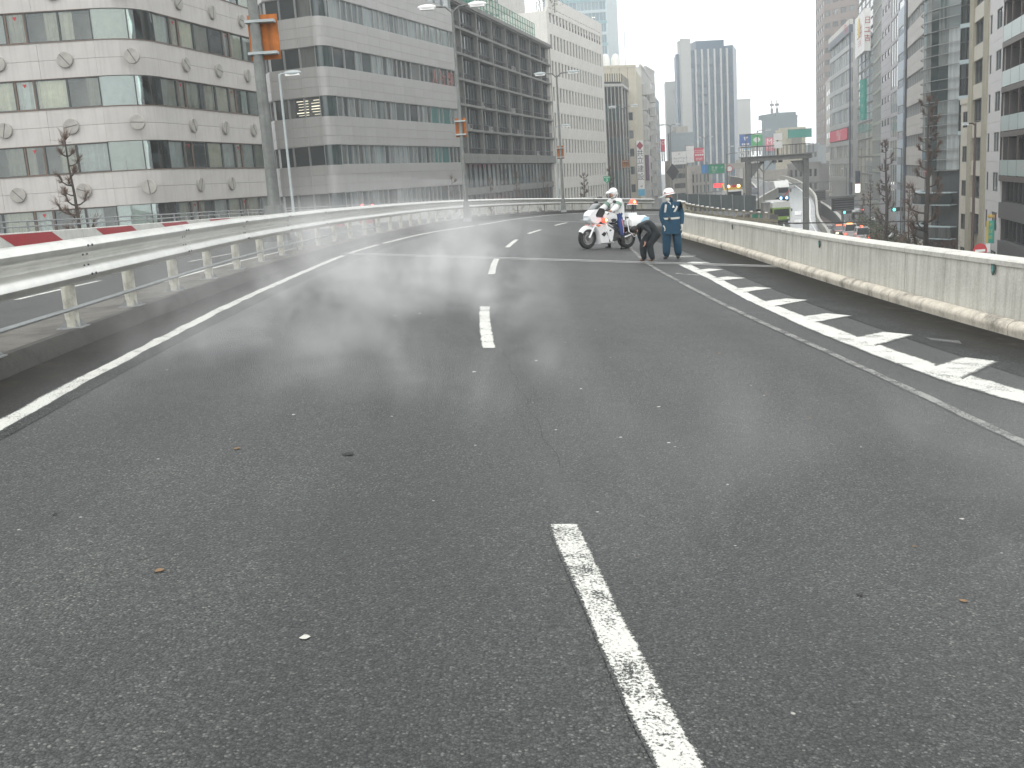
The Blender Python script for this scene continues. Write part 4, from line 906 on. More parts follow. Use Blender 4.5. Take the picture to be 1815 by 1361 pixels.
# ---- low cluster in the distance, left of centre
m_lc = mk_concrete('low_concrete', (.42, .40, .36), .2, .2)
rt, F = simple('beige low block with ribbon windows under the white billboard', 1188, 255, 1221, 257, 12.6, m_lc, [m_g1, m_g2], m_dalu, [1, 3.4, 5.8, 8.2, 10.6], 1.2, 1, u0=1.0, gap=.2, depth=2.5, nx=8)
rt, F = simple('tan framed low block with a glass front', 1221, 262, 1262, 263, 10.5, m_lc, [m_g1, m_gc2], m_alu, [1.2, 4, 6.8], 2.2, 5, depth=2.5)
rt, F = simple('grey blue block with rooftop plant behind the billboards', 1188, 300, 1232, 300, 20.2, mat('grey_blue', (.28, .33, .35), .6, .1), m_g1, m_dalu, [8, 12], 1.5, 6, depth=2.5)
F.box('plant_room', 2.5, 6, 20.2, 22.6, 3, 9, m_lc); F.box('plant_room', 1, 2.2, 20.2, 21.2, 3, 9, M['steel'])
def board(label, x0, x1, y0, y1, D, face, text=(), tcol=None, name='billboard', th_=.5, legs=True, emb=None):
    s_, Fs = bld(label, P2(x0, D), P2(x1, D+.3), name, 'billboard' if name == 'billboard' else 'sign'); _, zt = Fs.uv((x0+x1)/2, y0); _, zb = Fs.uv((x0+x1)/2, y1)
    Fs.box('panel', 0, Fs.L, zb, zt, 0, th_, face); H = zt-zb
    for (u0, u1, v0, v1) in ((-.1, Fs.L+.1, zt, zt+.12), (-.1, Fs.L+.1, zb-.12, zb)): Fs.box('frame', u0, u1, v0, v1, -.05, th_+.05, M['steel'])
    if legs:
        for f in (.2, .8): Fs.box('leg', Fs.L*f-.12, Fs.L*f+.12, zb-2.5, zb-.12, .1, .35, M['steel'])
    for t, sz, fu, fv in text: put_text(Fs, t, sz*H, Fs.L*fu, zb+H*fv, -.02, tcol)
    return Fs, zb, zt
m_txt = mat('sign_ink', (.08, .1, .14), .6); m_wt = mat('sign_white', (.75, .75, .73), .5); m_rb = mat('billboard_red', (.62, .06, .11), .5, .05); m_blu = mat('billboard_blue', (.05, .14, .42), .5, .04); m_grb = mat('billboard_green', (.06, .42, .14), .5, .04); m_teal = mat('sign_teal', (.03, .3, .24), .5, .08)
board('white billboard with dark characters on the roof left of the red one', 1191, 1217, 268, 291, 252, m_wt, (('♪', .28, .5, .8), ('イライハウスー', .2, .5, .45), ('いいえ の 街', .15, .5, .2)), m_txt)
board('tall plain white billboard between the lettered board and the red one', 1217.5, 1231, 258, 288, 254, m_wt, (('―――――', .07, .5, .72),), m_txt)
board('red billboard with white lettering beside the plain white one', 1232, 1248, 262, 285, 254, m_rb, (('CCOE', .33, .5, .72), ('●●●●', .2, .5, .45), ('gogo', .28, .5, .2)), m_wt)
board('small red sign with a white ring at the end of the building row', 1174, 1180, 247, 268, 262, m_rb, (('O', .45, .5, .7),), m_wt, 'shop_sign')
# ---- low cluster right of centre
rt, F = simple('white block below the blue and green billboard', 1312, 285, 1353, 287, 12, m_wht, [m_g1, m_g3], m_dalu, [1, 3.8, 6.6], 1.3, 4, depth=2.5, gap=1.3)
Fs, zb, zt = board('blue billboard half with a white cup emblem beside the green half', 1312.5, 1331.5, 238, 258, 284, m_blu, (('■■■■', .2, .5, .12),), m_wt)
H = zt-zb; mb = MB(); mb.ext([(-.5, .5), (.5, .5), (.28, -.3), (.1, -.4), (.28, -.55), (-.28, -.55), (-.1, -.4), (-.28, -.3)], -.02, 0, m_wt); mb.ball((.55, -.01, .3), (.16, .02, .16), m_wt, 8, 6); Fs.place('cup_emblem', mb.mesh('cup_emblem'), Fs.L/2, zb+H*.62, -.01)
Fs, zb, zt = board('green billboard half with a white speech balloon emblem', 1332, 1352, 238, 258, 284, m_grb); mb = MB(); mb.ball((0, 0, 0), (1.0, .03, .68), m_wt, 16, 8); mb.ext([(-.1, -.4), (.4, -.4), (-.3, -1.05)], -.02, 0, m_wt); Fs.place('balloon_emblem', mb.mesh('balloon_emblem'), Fs.L/2, (zb+zt)/2+.1, -.01)
board('pale blue and white strip billboard under the blue and green boards', 1313, 1352, 260, 267, 284, m_wt, (('■■■■■', .5, .35, .5),), mat('sign_cyan', (.2, .55, .75), .5), legs=False)
rt, F = simple('grey blue block with antenna masts behind the pink sign', 1357, 330, 1414, 332, 24.5, mat('haze_grey_wall', (.2, .25, .27), .6, .08), m_g1, m_dalu, [6, 10], 1.5, 6, depth=2.5)
F.box('plant_room', F.L*.38, F.L, 24.5, 26, 1, 14, bpy.data.materials['haze_grey_wall'])
for u in (.3, .46):
    mb = MB(); mb.tube([(0, 0, 0), (0, 0, 5.4)], .16, M['steel'], 6); mb.box(-.7, .7, -.1, .1, 3.6, 4.3, M['steel']); mb.box(-.4, .4, -.1, .1, 1.4, 2.8, M['steel']); F.place('antenna_mast', mb.mesh('antenna_mast'), F.L*u, 24.6, 2)
board('pink sign with white brush lettering on the grey blue block', 1358, 1380, 243, 267, 300, mat('billboard_pink', (.62, .2, .26), .5, .1), (('Mai', .62, .5, .68), ('山海楼', .3, .5, .3)), m_wt)
rt, F = simple('cream block with a blank green board on its roof', 1383, 288, 1428, 290, 19.3, m_cream, [m_g1, m_g3], m_alu, [1.5, 4.6, 7.7, 10.8], 1.5, 5, depth=2.5, gap=1.2)
F.box('shutter_panel', F.L*.45, F.L*.85, 12.5, 18.5, -.05, 0, m_lc)
board('blank green board above the cream block', 1398, 1439, 229, 243, 286, m_teal, legs=False)
rt, F = simple('pale blue grey end block beside the brown tower', 1420, 300, 1450, 285, 14.5, mat('pale_blue_wall', (.4, .44, .46), .6, .08), [m_g1, m_g2], m_alu, [2, 5.1, 8.2, 11.3], 1.5, 4, depth=2.5, gap=1.0)
rt, F = simple('grey low block with square windows behind the gantry', 1352, 248, 1396, 246, 8.4, m_lc, [m_g1, m_g2], m_alu, [.8, 3.4, 6.0], 1.4, 5, depth=2.5, gap=1.1)
rt, F = simple('grey low block right of the gantry with large panes', 1396, 250, 1452, 236, 9.6, mat('mid_grey_wall', (.3, .3, .29), .6, .1), [m_g1, m_g2], m_alu, [.8, 3.8, 6.8], 1.8, 6, depth=2.5, gap=.9)
# ---- right side, far to near
m_br = mat('brown_stone', (.21, .17, .15), .6, .08, .3, rnd=.05)
m_lw = glassmat('glass_lit', (.12, .15, .15), (.45, .46, .42), .6)
rt, F = bld('tall brown stone tower with small pale windows behind the right hand row', P2(1447, 400), P2(1461, 372), 'tower', 'tower'); G = Fac(rt, P2(1461, 372), P2(1560, 350)); F.core(20, 0, 78, m_br, w0=.3); G.core(25, 0, 92, m_br, w0=.3)
for r in range(17):
    z = 6+4.1*r
    F.box('wall_band', 0, F.L, z+1.9, z+4.1, 0, .3, m_br); G.box('wall_band', 0, G.L, z+1.9, z+4.1, 0, .3, m_br)
    for i in range(4): F.win(F.L*(i+.15)/4, F.L*(i+.85)/4, z, z+1.9, m_lw, m_dalu, t=.1, w=.1, dep=.18)
    for i in range(7): G.win(G.L*(i+.15)/7, G.L*(i+.85)/7, z, z+1.9, random.choice([m_g1, m_lw, m_g2]), m_dalu, nx=3, t=.1, w=.1, dep=.18)
    for i in range(8): G.box('pier', max(0, G.L*(i-.15)/7), min(G.L, G.L*(i+.15)/7), z, z+1.9, 0, .3, m_br)
    for i in range(5): F.box('pier', max(0, F.L*(i-.15)/4), min(F.L, F.L*(i+.15)/4), z, z+1.9, 0, .3, m_br)
# glass fronted block with white blinds
rt, F = bld('glass fronted block with white blinds and small red sign at its top', P2(1471, 262), P2(1508, 226)); m_gw = glassmat('glass_blinds', (.2, .23, .23), (.5, .54, .54), .75, .08, 3)
_, zt = F.uv(1490, 60); F.core(18, 0, zt, m_alu, w0=.4); m_nvy = mat('dark_blue_cladding', (.06, .08, .11), .4, .1)
for r in range(0, 8):
    z = 5.2+4.05*r; F.box('spandrel', 0, F.L, z, z+1.0, 0, .4, m_alu)
    for i in range(9): F.win(F.L*i/9, F.L*(i+1)/9-.03, z+1, z+4.05, m_gw if r > 2 else random.choice([m_gw, m_gc2, m_g3]), m_alu, t=.05, w=.1, dep=.2)
F.box('fascia', 0, F.L, zt-1.6, zt, -.3, .4, m_nvy); F.box('roof_parapet', 0, F.L, zt, zt+1.1, -.3, .4, m_wht)
_, z = F.uv(1500, 52); Fz = F; put_text(F, '仁丸', 2.2, F.uv(1501, 52)[0], z, -.33, m_rb)
G2 = Fac(rt, tuple(F.B), P2(1519, 229)); G2.core(.4, 0, zt+1, m_nvy, w0=0)
s_, Fs = bld('red banner sign with two rows of white characters on the glass front', tuple(F.A+F.d*2-F.n*.3), tuple(F.A+F.d*(F.L-4)-F.n*.3), 'banner', 'sign'); _, zt_ = Fs.uv(1490, 229); _, zb_ = Fs.uv(1490, 249); Fs.box('panel', 0, Fs.L, zb_, zt_, 0, .2, m_rb)
put_text(Fs, 'ルスレーニ', 1.6, Fs.L*.55, zb_+(zt_-zb_)*.7, -.01, m_wt); put_text(Fs, 'ノビル館', 1.5, Fs.L*.55, zb_+(zt_-zb_)*.27, -.01, m_wt)
rt, F = simple('narrow pale slab between the brown tower and the glass front', 1464, 280, 1471, 264, 30, m_wht, m_g1, m_alu, [5+3.6*i for i in range(7)], 1.5, 2)
# sign tower
rt, F = bld('slim grey stair tower carrying a large white sign box', P2(1519, 215), P2(1546, 190)); _, zt = F.uv(1530, 24); F.core(10, 0, zt-9, m_lc, w0=.3)
for r in range(12):
    for i in range(4): F.win(F.L*i/4+.05, F.L*(i+1)/4-.05, 4+3.3*r, 4+3.3*r+3.1, m_g3 if i > 1 else m_g1, m_alu, hb=(.5,), t=.08, w=.05, dep=.2)
s_, Fs = bld('large white sign box with gold oval and red characters', P2(1515, 205), P2(1531, 190), 'sign_box', 'sign'); _, zt = Fs.uv(1522, 27); _, zb = Fs.uv(1522, 99)
mb = MB(); p0 = Vector((0, 0)); p1 = Fs.B-Fs.A; p2 = Vector(P2(1542, 190))-Fs.A; p3 = p2+Vector((2, 12))
mb.add([(p.x, p.y, z) for z in (zb, zt) for p in (p0, p1, p2, p3)], [(3, 2, 1, 0), (4, 5, 6, 7), (0, 1, 5, 4), (1, 2, 6, 5), (2, 3, 7, 6), (3, 0, 4, 7)], m_wt); mb.build('box', s_)
mb = MB(); mb.ball((0, 0, 0), (2.0, .05, 1.9), mat('gold_emblem', (.62, .45, .06), .4), 18, 10); _, z = Fs.uv(1521, 52); Fs.place('oval_emblem', mb.mesh('oval_emblem'), Fs.L*.45, z, -.05)
put_text(Fs, '三三丼', 2.6, Fs.L*.5, zb+3.9, -.03, mat('crimson_lettering', (.4, .03, .06), .5)); put_text(Fs, '三 三 丼', 1.2, Fs.L*.5, zb+2.0, -.03, bpy.data.materials['crimson_lettering'])
F2 = Fac(s_, tuple(Fs.B), tuple(Fs.A+p2))
for ch, y in (('日', 36), ('ユ', 53), ('吉', 68)): _, z = F2.uv(1536, y); put_text(F2, ch, 1.3, F2.L/2, z, -.03, bpy.data.materials['crimson_lettering'])
s_, Fs = bld('tall teal vertical sign with pale characters below the white sign box', P2(1524, 188), P2(1532, 186), 'shop_sign', 'sign'); _, zt = Fs.uv(1528, 141); _, zb = Fs.uv(1528, 212)
Fs.box('panel', 0, Fs.L, zb, zt, 0, .4, m_teal); Fs.box('frame', -.05, Fs.L+.05, zt, zt+.1, -.05, .45, M['steel'])
for i, ch in enumerate('リハウス'): put_text(Fs, ch, .7, Fs.L*.5, zt-1.2-i*1.7, -.02, m_wt)
s_, Fs = bld('dark blue vertical sign above a lit white panel on the slim tower', P2(1516, 178), P2(1522, 177), 'shop_sign', 'sign'); _, z0 = Fs.uv(1519, 303); _, z1 = Fs.uv(1519, 325); _, z2 = Fs.uv(1519, 341)
Fs.box('panel', 0, Fs.L, z1, z0, 0, .3, m_nvy); Fs.box('lit_panel', 0, Fs.L, z2, z1-.1, 0, .3, emis('lit_sign', (1, .98, .92), 1.3)); Fs.box('red_edge', 0, Fs.L, z1-.1, z1, -.01, .3, m_rb)
rt, F = simple('greenish glass stair block right of the white sign box', 1546, 184, 1561, 166, 38, mat('green_grey_panel', (.28, .31, .25), .5, .1), [m_gc, m_gc2, m_g3], m_alu, [3+2.6*i for i in range(13)], 2.3, 4, gap=.1, u0=.1, nx=2)
m_tile8 = mat('grey_tile', (.42, .41, .43), .5, .05, .8, streak=.1)
rt, F = simple('grey tiled block with a column of small square windows', 1561, 165, 1577, 152, 44, m_tile8, m_g2, m_dalu, [5+3.3*i for i in range(11)], 1.0, 3, gap=1.7, u0=.3)
for i in range(34): F.box('tile_joint', 0, F.L, 4+1.1*i, 4.03+1.1*i, -.004, .02, m_sealant)
rt, F = simple('pale glass bay block beside the grey tiled block', 1577, 151, 1590, 141, 38, m_tile8, [m_g3, m_gc2], m_alu, [3+3.3*i for i in range(9)], 2.9, 3, gap=.15, u0=.4)
rt, F = simple('pale blue striped block with a white top beside the banded block', 1590, 140, 1600, 134, 40, mat('pale_blue_panel', (.42, .5, .56), .4, .05), glassmat('blue_strip', (.2, .27, .33), (.3, .38, .44)), m_alu, [2.5+3.3*i for i in range(9)], 1.1, 1, gap=.02, u0=.05)
F.box('corner_column', F.L, F.L+1.7, 0, 40, 0, 4, m_nvy); [F.box('column_band', F.L-.02, F.L+1.72, 3+3.3*i, 4.6+3.3*i, -.02, 2, m_dalu) for i in range(9)]; F.box('white_top', 0, F.L, 31.5, 40.6, -.25, 0, m_wht)
# banded beige block
rt, F = bld('beige panelled block with continuous ribbon windows', P2(1606, 131), P2(1644, 111)); F.core(16, 0, 34, m_sealant, w0=.35)
for r in range(-1, 6):
    z = 11.35+3.55*r
    for i in range(6): F.box('cladding_panel', F.L*i/6+.01, F.L*(i+1)/6-.01, z+1.35, z+2.42, 0, .35, m_beige); F.box('cladding_panel', F.L*i/6+.01, F.L*(i+1)/6-.01, z+2.44, z+3.55, 0, .35, m_beige)
    for i in range(12): F.win(F.L*i/12, F.L*(i+1)/12-.02, z, z+1.35, random.choice([m_g3, m_g1]) if r < 4 else m_gw, m_alu, t=.04, w=.08, dep=.2)
F.box('wall_base', 0, F.L, 0, 7.8, 0, .35, m_beige)
# pale curtain wall + curved glass bay
rt, F = bld('curved glass apartment block with thin metal hoops', P2(1644, 111), P2(1666, 103)); F.core(14, 0, 36, m_alu, w0=.4)
for r in range(-1, 8):
    z = 5+3.1*r
    if z < 1: continue
    F.box('spandrel', 0, F.L, z, z+.75, 0, .4, m_t1w)
    for i in range(5): F.win(F.L*i/5, F.L*(i+1)/5-.02, z+.75, z+3.1, m_g3 if r > 4 else m_g1, m_alu, nx=2, t=.05, w=.05, dep=.25)
A2 = Vector(P2(1666, 104)); B2 = Vector(P2(1697, 93)); mid = (A2+B2)/2; nrm_ = Vector((-(B2-A2).y, (B2-A2).x)).normalized(); cpt = [A2*(1-s)**2+(mid-nrm_*5.0)*2*s*(1-s)+B2*s*s for s in [i/10 for i in range(11)]]
mb = MB(); pl = cpt+[B2+nrm_*8, A2+nrm_*8]; nl = len(pl); mb.add([(p.x, p.y, z) for z in (0, 36) for p in [q+nrm_*.5 for q in cpt]+pl[-2:]], [tuple(range(nl)), tuple(range(2*nl-1, nl-1, -1))]+[(i, (i+1) % nl, (i+1) % nl+nl, i+nl) for i in range(nl)], m_dalu); joined(rt, 'bay_core', mb)
for r in range(0, 9):
    z = 2.6+3.1*r
    low = z < 8
    for i in range(10):
        gl = [m_gw, m_gw, m_g3, m_gw, m_g3, m_gc2, m_g1, m_gb, m_g1, m_gw][i] if not low else (m_lc if i % 3 == 0 else m_g2)
        arc_piece(rt, 'window', cpt, .2 if not low else .45, .3 if not low else .5, z+.04, z+3.06, gl, i, i+1)
    for zz in ((z, z+1.0, z+1.9) if not low else (z, z+1.1)): arc_piece(rt, 'hoop', cpt, -.06 if not low else -.7, .05 if not low else .1, zz-.03, zz+.02+(.04 if low else 0), m_alu if not low else m_t1w)
    if low: arc_piece(rt, 'balcony_glass', cpt, -.65, -.6, z+.05, z+1.05, m_g2)
# end face with dark windows facing us
rt, F = bld('dark glazed end face above the low beige block', P2(1697, 93), P2(1717, 92)); F.core(10, 0, 34, m_dalu, w0=.3)
for r in range(0, 8):
    z = 12.2+3.05*r; F.box('spandrel', 0, F.L, z-.35, z, 0, .3, m_t1w)
    for i in range(2): F.win(F.L*i/2, F.L*(i+1)/2-.02, z, z+1.5, m_g2, m_dalu, t=.05, w=.05, dep=.2); F.win(F.L*i/2, F.L*(i+1)/2-.02, z+1.52, z+2.68, m_g4, m_dalu, t=.05, w=.05, dep=.2)
m_b3 = mk_concrete('khaki_render', (.40, .375, .29), .15, .2); m_b3p = mat('cream_panel', (.56, .53, .45), .55, .06, 1, streak=.15)
rt, F = simple('low khaki block with two columns of small windows', 1702, 91, 1717, 88.5, 14.4, m_b3p, m_g2, m_dalu, [.8, 3.7, 6.6, 9.5, 12.4], 1.35, 1, gap=.5, u0=.35, nx=2, depth=8)
rt, F = bld('khaki block with cream panels between two tall piers', P2(1716, 88.5), P2(1748, 80)); F.core(12, 0, 34, m_b3, w0=.5)
pu = 1.9
for r in range(-2, 6):
    z = 9.7+3.05*r
    F.win(pu, F.L-pu, z, z+1.75, m_g2, m_dalu, nx=3, t=.06, w=.14, dep=.18)
    F.box('balcony_panel', pu, F.L-pu, z+1.77, z+2.95, .0, .5, m_b3p); F.box('drip_edge', pu, F.L-pu, z+1.76, z+1.768, -.03, .5, m_b3p)
for u in (0, F.L-pu): F.box('pier', u, u+pu, 0, 34, -.12, .5, m_b3)
rt, F = bld('white tiled block with small sash windows', P2(1748, 80), P2(1774, 73.5)); m_w2 = mat('white_brick_tile', (.62, .61, .6), .5, .05, 1, streak=.1); F.core(12, 0, 34, m_sealant, w0=.14)
wz = [8.05+2.87*i for i in range(-2, 7)]; prev = 0
for z in wz:
    nrow = max(1, round((z-.65-prev)/.72)) if prev else 1
    for j in range(nrow): F.box('tile_course', 0, F.L, prev+(z-.65-prev)*j/nrow, prev+(z-.65-prev)*(j+1)/nrow-.012, 0, .14, m_w2)
    a = z-.65; b = z+.72; w0_, w1_ = F.L*.5, F.L*.86; n0, n1 = F.L*.05, F.L*.2
    for p_, q_ in ((0, n0), (n1, w0_), (w1_, F.L)): F.box('tile_course', p_, q_, a, b, 0, .14, m_w2)
    F.win(w0_, w1_, a, b, m_g1, m_dalu, nx=2, t=.05, w=.05, dep=.08); F.win(n0, n1, a, b, m_g1, m_dalu, t=.05, w=.05, dep=.08); prev = b
F.box('tile_course', 0, F.L, prev, 34, 0, .14, m_w2)
rt, F = bld('dark apartment block with frosted glass balconies', P2(1774, 73.5), P2(1905, 55)); F.core(12, 0, 32, mat('near_black_wall', (.012, .018, .018), .6), w0=1.4); m_fro = mat('frosted_glass', (.36, .46, .44), .3, .04, .6, coat=.3); m_dkf = mat('brown_metal', (.12, .1, .09), .4, .1, 2, .3)
m_dg = glassmat('glass_balcony', (.006, .014, .013), (.012, .04, .034), .5, .15, 12, spec=.1)
nb = 7; bw = F.L/nb
for r in range(0, 8):
    z = 8.5+3.03*r
    F.box('floor_slab', 0, F.L, z-.3, z+.05, -.1, 1.4, m_dkf)
    for i in range(nb):
        F.box('balcony_panel', i*bw+.06, (i+1)*bw-.06, z+.1, z+1.15, -.06, -.02, m_fro); F.win(i*bw+.1, (i+1)*bw-.1, z+.05, z+2.68, m_dg, M['dark'], nx=3, t=.07, w=1.25, dep=.15)
        F.box('balcony_post', i*bw-.05, i*bw+.05, z+.05, z+2.73, -.06, .05, m_dkf)
for r in range(3):
    z = 0.2+2.7*r; F.box('floor_slab', 0, F.L, z, z+1.1, -.05, 1.4, mat('dark_grey_panel', (.1, .1, .1), .5, .1) if r == 0 else bpy.data.materials['dark_grey_panel'])
    for i in range(nb): F.win(i*bw+.05, (i+1)*bw-.05, z+1.1, z+2.7, m_dg, M['dark'], nx=2, t=.07, w=.4, dep=.2)
# a building behind the camera's left and right gives the panes something to mirror: the street goes on

# ================================================================== STREET-LEVEL AND DECK FURNITURE
m_slat = mat('beige_slat', (.24, .22, .165), .7, .2, 2, streak=.3); m_bar = mat('grey_barrier', (.13, .155, .16), .6, .12, 1, streak=.3)
# slatted outer face and handrail on the far part of the right parapet
ff = thing('slatted_fence', 'beige slatted fence with pale capped posts on the parapet beyond the standing worker', 'fence', (7, 38, 0))
FP = path(RKERB, 41.5, 60, .8)
def at_path(P, i, off): n2 = nrm(P, i); q = P[i]+n2*off; return q
def seg_box(name, root, a, b, z0a, z0b, h, w_, m, mesh_only=None):
    """straight box between two plan points with sloping base"""
    mb = MB() if mesh_only is None else mesh_only; d = (b-a); n = Vector((-d.y, d.x)).normalized()*w_/2; L = root.location
    vs = [(a.x-n.x-L.x, a.y-n.y-L.y, z0a-L.z), (a.x+n.x-L.x, a.y+n.y-L.y, z0a-L.z), (b.x+n.x-L.x, b.y+n.y-L.y, z0b-L.z), (b.x-n.x-L.x, b.y-n.y-L.y, z0b-L.z)]
    vs += [(v[0], v[1], v[2]+h) for v in vs]; mb.add(vs, [(0, 1, 2, 3), (7, 6, 5, 4), (0, 4, 5, 1), (1, 5, 6, 2), (2, 6, 7, 3), (3, 7, 4, 0)], m)
    if mesh_only is None: return mb.build(name, root)
for i in range(len(FP)-1):
    a, b = at_path(FP, i, .72), at_path(FP, i+1, .72); za, zb_ = rz(*FP[i])+drop(FP[i].y), rz(*FP[i+1])+drop(FP[i+1].y)
    g_ = (b-a).normalized()*.01
    if i % 2 == 0 and i < len(FP)-2:
        b2 = at_path(FP, i+2, .72); zb2 = rz(*FP[i+2])+drop(FP[i+2].y)
        for k in range(7): seg_box('slat', ff, a+g_, b2-g_, za-.55+k*.22, zb2-.55+k*.22, .17, .05, m_slat)
        seg_box('cap_rail', ff, at_path(FP, i, .45)+g_, at_path(FP, i+2, .45)-g_, za+1.23, zb2+1.23, .06, .12, m_slat)
    p = at_path(FP, i, .45); mb = MB(); mb.box(-.04, .04, -.04, .04, .88, 1.22, m_slat); mb.box(-.07, .07, -.07, .07, 1.291, 1.34, M['white'])
    mb.build('post', ff, loc=(p.x-7, p.y-38, za))
# noise barrier carrying on from the guard rail
nb_ = thing('noise_barrier', 'dark grey panelled noise barrier continuing behind the worker where the guard rail ends', 'barrier', (15, 94, 0))
NP = path(KERB, 94, 107, 2.0)
for i in range(len(NP)-1):
    a, b = NP[i], NP[i+1]; g_ = (b-a).normalized()*.05; za, zb_ = rz(*a), rz(*b)
    seg_box('panel', nb_, a+g_, b-g_, za+.0, zb_+.0, 1.55, .1, m_bar); seg_box('panel', nb_, a+g_, b-g_, za-1.5, zb_-1.5, 1.48, .2, M['darkconc'])
    mb = MB(); mb.box(-.06, .06, -.1, .1, -1.5, 1.62, M['steel']); mb.build('post', nb_, loc=(a.x-15, a.y-94, za))
# end pier and green sheet
p = atz(1356, 400, 7.2); q = at(1357, 400, 62)
mb = MB(); mb.box(-.2, .2, -.3, .3, -7, 1.55, M['darkconc']); mb.box(-.23, .23, -.33, .33, 1.551, 1.6, M['steel'])
tag(mb.build('pier', loc=(q.x, q.y, 6.6)), 'dark square pier at the end of the slatted fence', 'pier')
q0, q1 = at(1334, 381, 63), at(1350, 400, 63.4); gsn, Fs = bld('green sheet tied below the slatted fence', (q0.x, q0.y), (q1.x+.2, q1.y+.1), 'green_sheet', 'sheet'); Fs.box('sheet', 0, Fs.L, q1.z-.8, q0.z, 0, .04, grn); Fs.box('hem', 0, Fs.L, q0.z, q0.z+.04, -.01, .05, grn)

# ---- other ramp with wet surface, coming towards us
m_wet = mat('wet_asphalt', (.1, .105, .11), .16, .25, .6, spec=.9)
def zr(y): return interp([(60, -2.5), (110, .2), (150, 1.7), (190, 4.0), (235, 6.2), (280, 7.2)], y)
def pl_(x0, y0): return None
# centre line: screen columns about 1400..1422
RC = [(60, 17.0), (100, 28.6), (130, 37), (150, 42.0), (190, 53.5), (235, 62), (280, 66)]
def sheet(name, tab, zf, y0, y1, wl, wr, m, dz=0, parent=None, step=3):
    pts = path(tab, y0, y1, step); mb = MB(); vs = []
    for i, p in enumerate(pts):
        n2 = nrm(pts, i)
        for o in (wl, (wl+wr)/2, wr): q = p+n2*o; vs.append((q.x, q.y, zf(p.y)+dz))
    mb.add(vs, [(i*3+k, i*3+k+1, i*3+k+4, i*3+k+3) for i in range(len(pts)-1) for k in (0, 1)], m); o = mb.build(name, parent, True)
    if not parent: o['kind'] = 'structure'
    return o
rr_ = sheet('ramp_road', RC, zr, 62, 275, -5.2, 4.0, m_wet)
sheet('lane_line', RC, zr, 62, 270, -.7, -.5, M['white'], .03, rr_); sheet('edge_line', RC, zr, 62, 270, 3.1, 3.3, M['white'], .03, rr_)
for k, y in enumerate((100, 112, 124, 136, 148, 160)): sheet('arrow_mark', RC, zr, y, y+6, .9, 1.9, M['white'], .03, rr_, 2)
def ramp_wall(label, tab, zf, y0, y1, off, h, m, th_=.25, below=1.2, step=5):
    pts = path(tab, y0, y1, step); root = thing('ramp_wall', label, 'wall', (pts[0].x, pts[0].y, 0))
    for i in range(len(pts)-1):
        a, b = at_path(pts, i, off), at_path(pts, i+1, off); g_ = (b-a).normalized()*.01
        seg_box('wall_panel', root, a+g_, b-g_, zf(pts[i].y)-below, zf(pts[i+1].y)-below, h+below, th_, m); seg_box('coping', root, a+g_, b-g_, zf(pts[i].y)+h, zf(pts[i+1].y)+h, .12, th_+.1, M['coping'])
    return root
ramp_wall('pale kerb wall on the right side of the wet ramp under the gantry', RC, zr, 64, 270, 4.25, .7, M['concrete'])
ramp_wall('grey kerb wall on the left side of the wet ramp', RC, zr, 64, 270, -5.45, .9, M['darkconc'])
# second curving ramp left of the first (grey strip with pale kerbs)
RD = [(130, 29), (150, 35), (175, 44), (200, 53), (225, 60)]
sheet('ramp_road', RD, lambda y: interp([(130, 4.6), (175, 5.6), (225, 6.6)], y), 132, 222, -2.4, 2.4, M['street'])
ramp_wall('thin pale kerb on the near side of the grey branch ramp', RD, lambda y: interp([(130, 4.6), (175, 5.6), (225, 6.6)], y), 132, 222, 2.5, .35, M['concrete'], .2)
# retaining ramp on the right with brown surface
_w = [at(x, y, D) for x, y, D in ((1500, 405, 149), (1490, 386, 160), (1470, 368, 182), (1443, 352, 215), (1425, 346, 240))]
RE = [(p.y, p.x) for p in _w]; _zt = [(p.y, p.z) for p in _w]
zE = lambda y: interp(_zt, y)-1.0
ramp_wall('dark curved retaining wall with beige coping above the taxis', RE, zE, 149.5, 238, 0, 1.0, m_bar, .4, 7.5, 3)
sheet('ramp_road', RE, lambda y: zE(y)+.1, 149.5, 238, .3, 7.5, M['street'])
# ---- street with kerb and pavement at ground level
for nm, x0, x1, m_, dz in (('street', -1.1, 12.9, mat('brown_street', (.13, .1, .092), .5, .25, .4), .004), ('pavement', 12.9, 17.5, mat('pavement_slabs', (.22, .21, .2), .7, .2, .5), .13)):
    mb = MB(); mb.add([(x0+.26*y, y, dz) for y in (20, 300)]+[(x1+.26*y, y, dz) for y in (300, 20)], [(0, 3, 2, 1)], m_)
    if nm == 'pavement': mb.box(0, 0, 0, 0, 0, 0, m_) if False else mb.add([(x0+.26*y, y, z) for y in (20, 300) for z in (0, dz)], [(0, 1, 3, 2)], m_)
    tag(mb.build(nm), kind='structure')
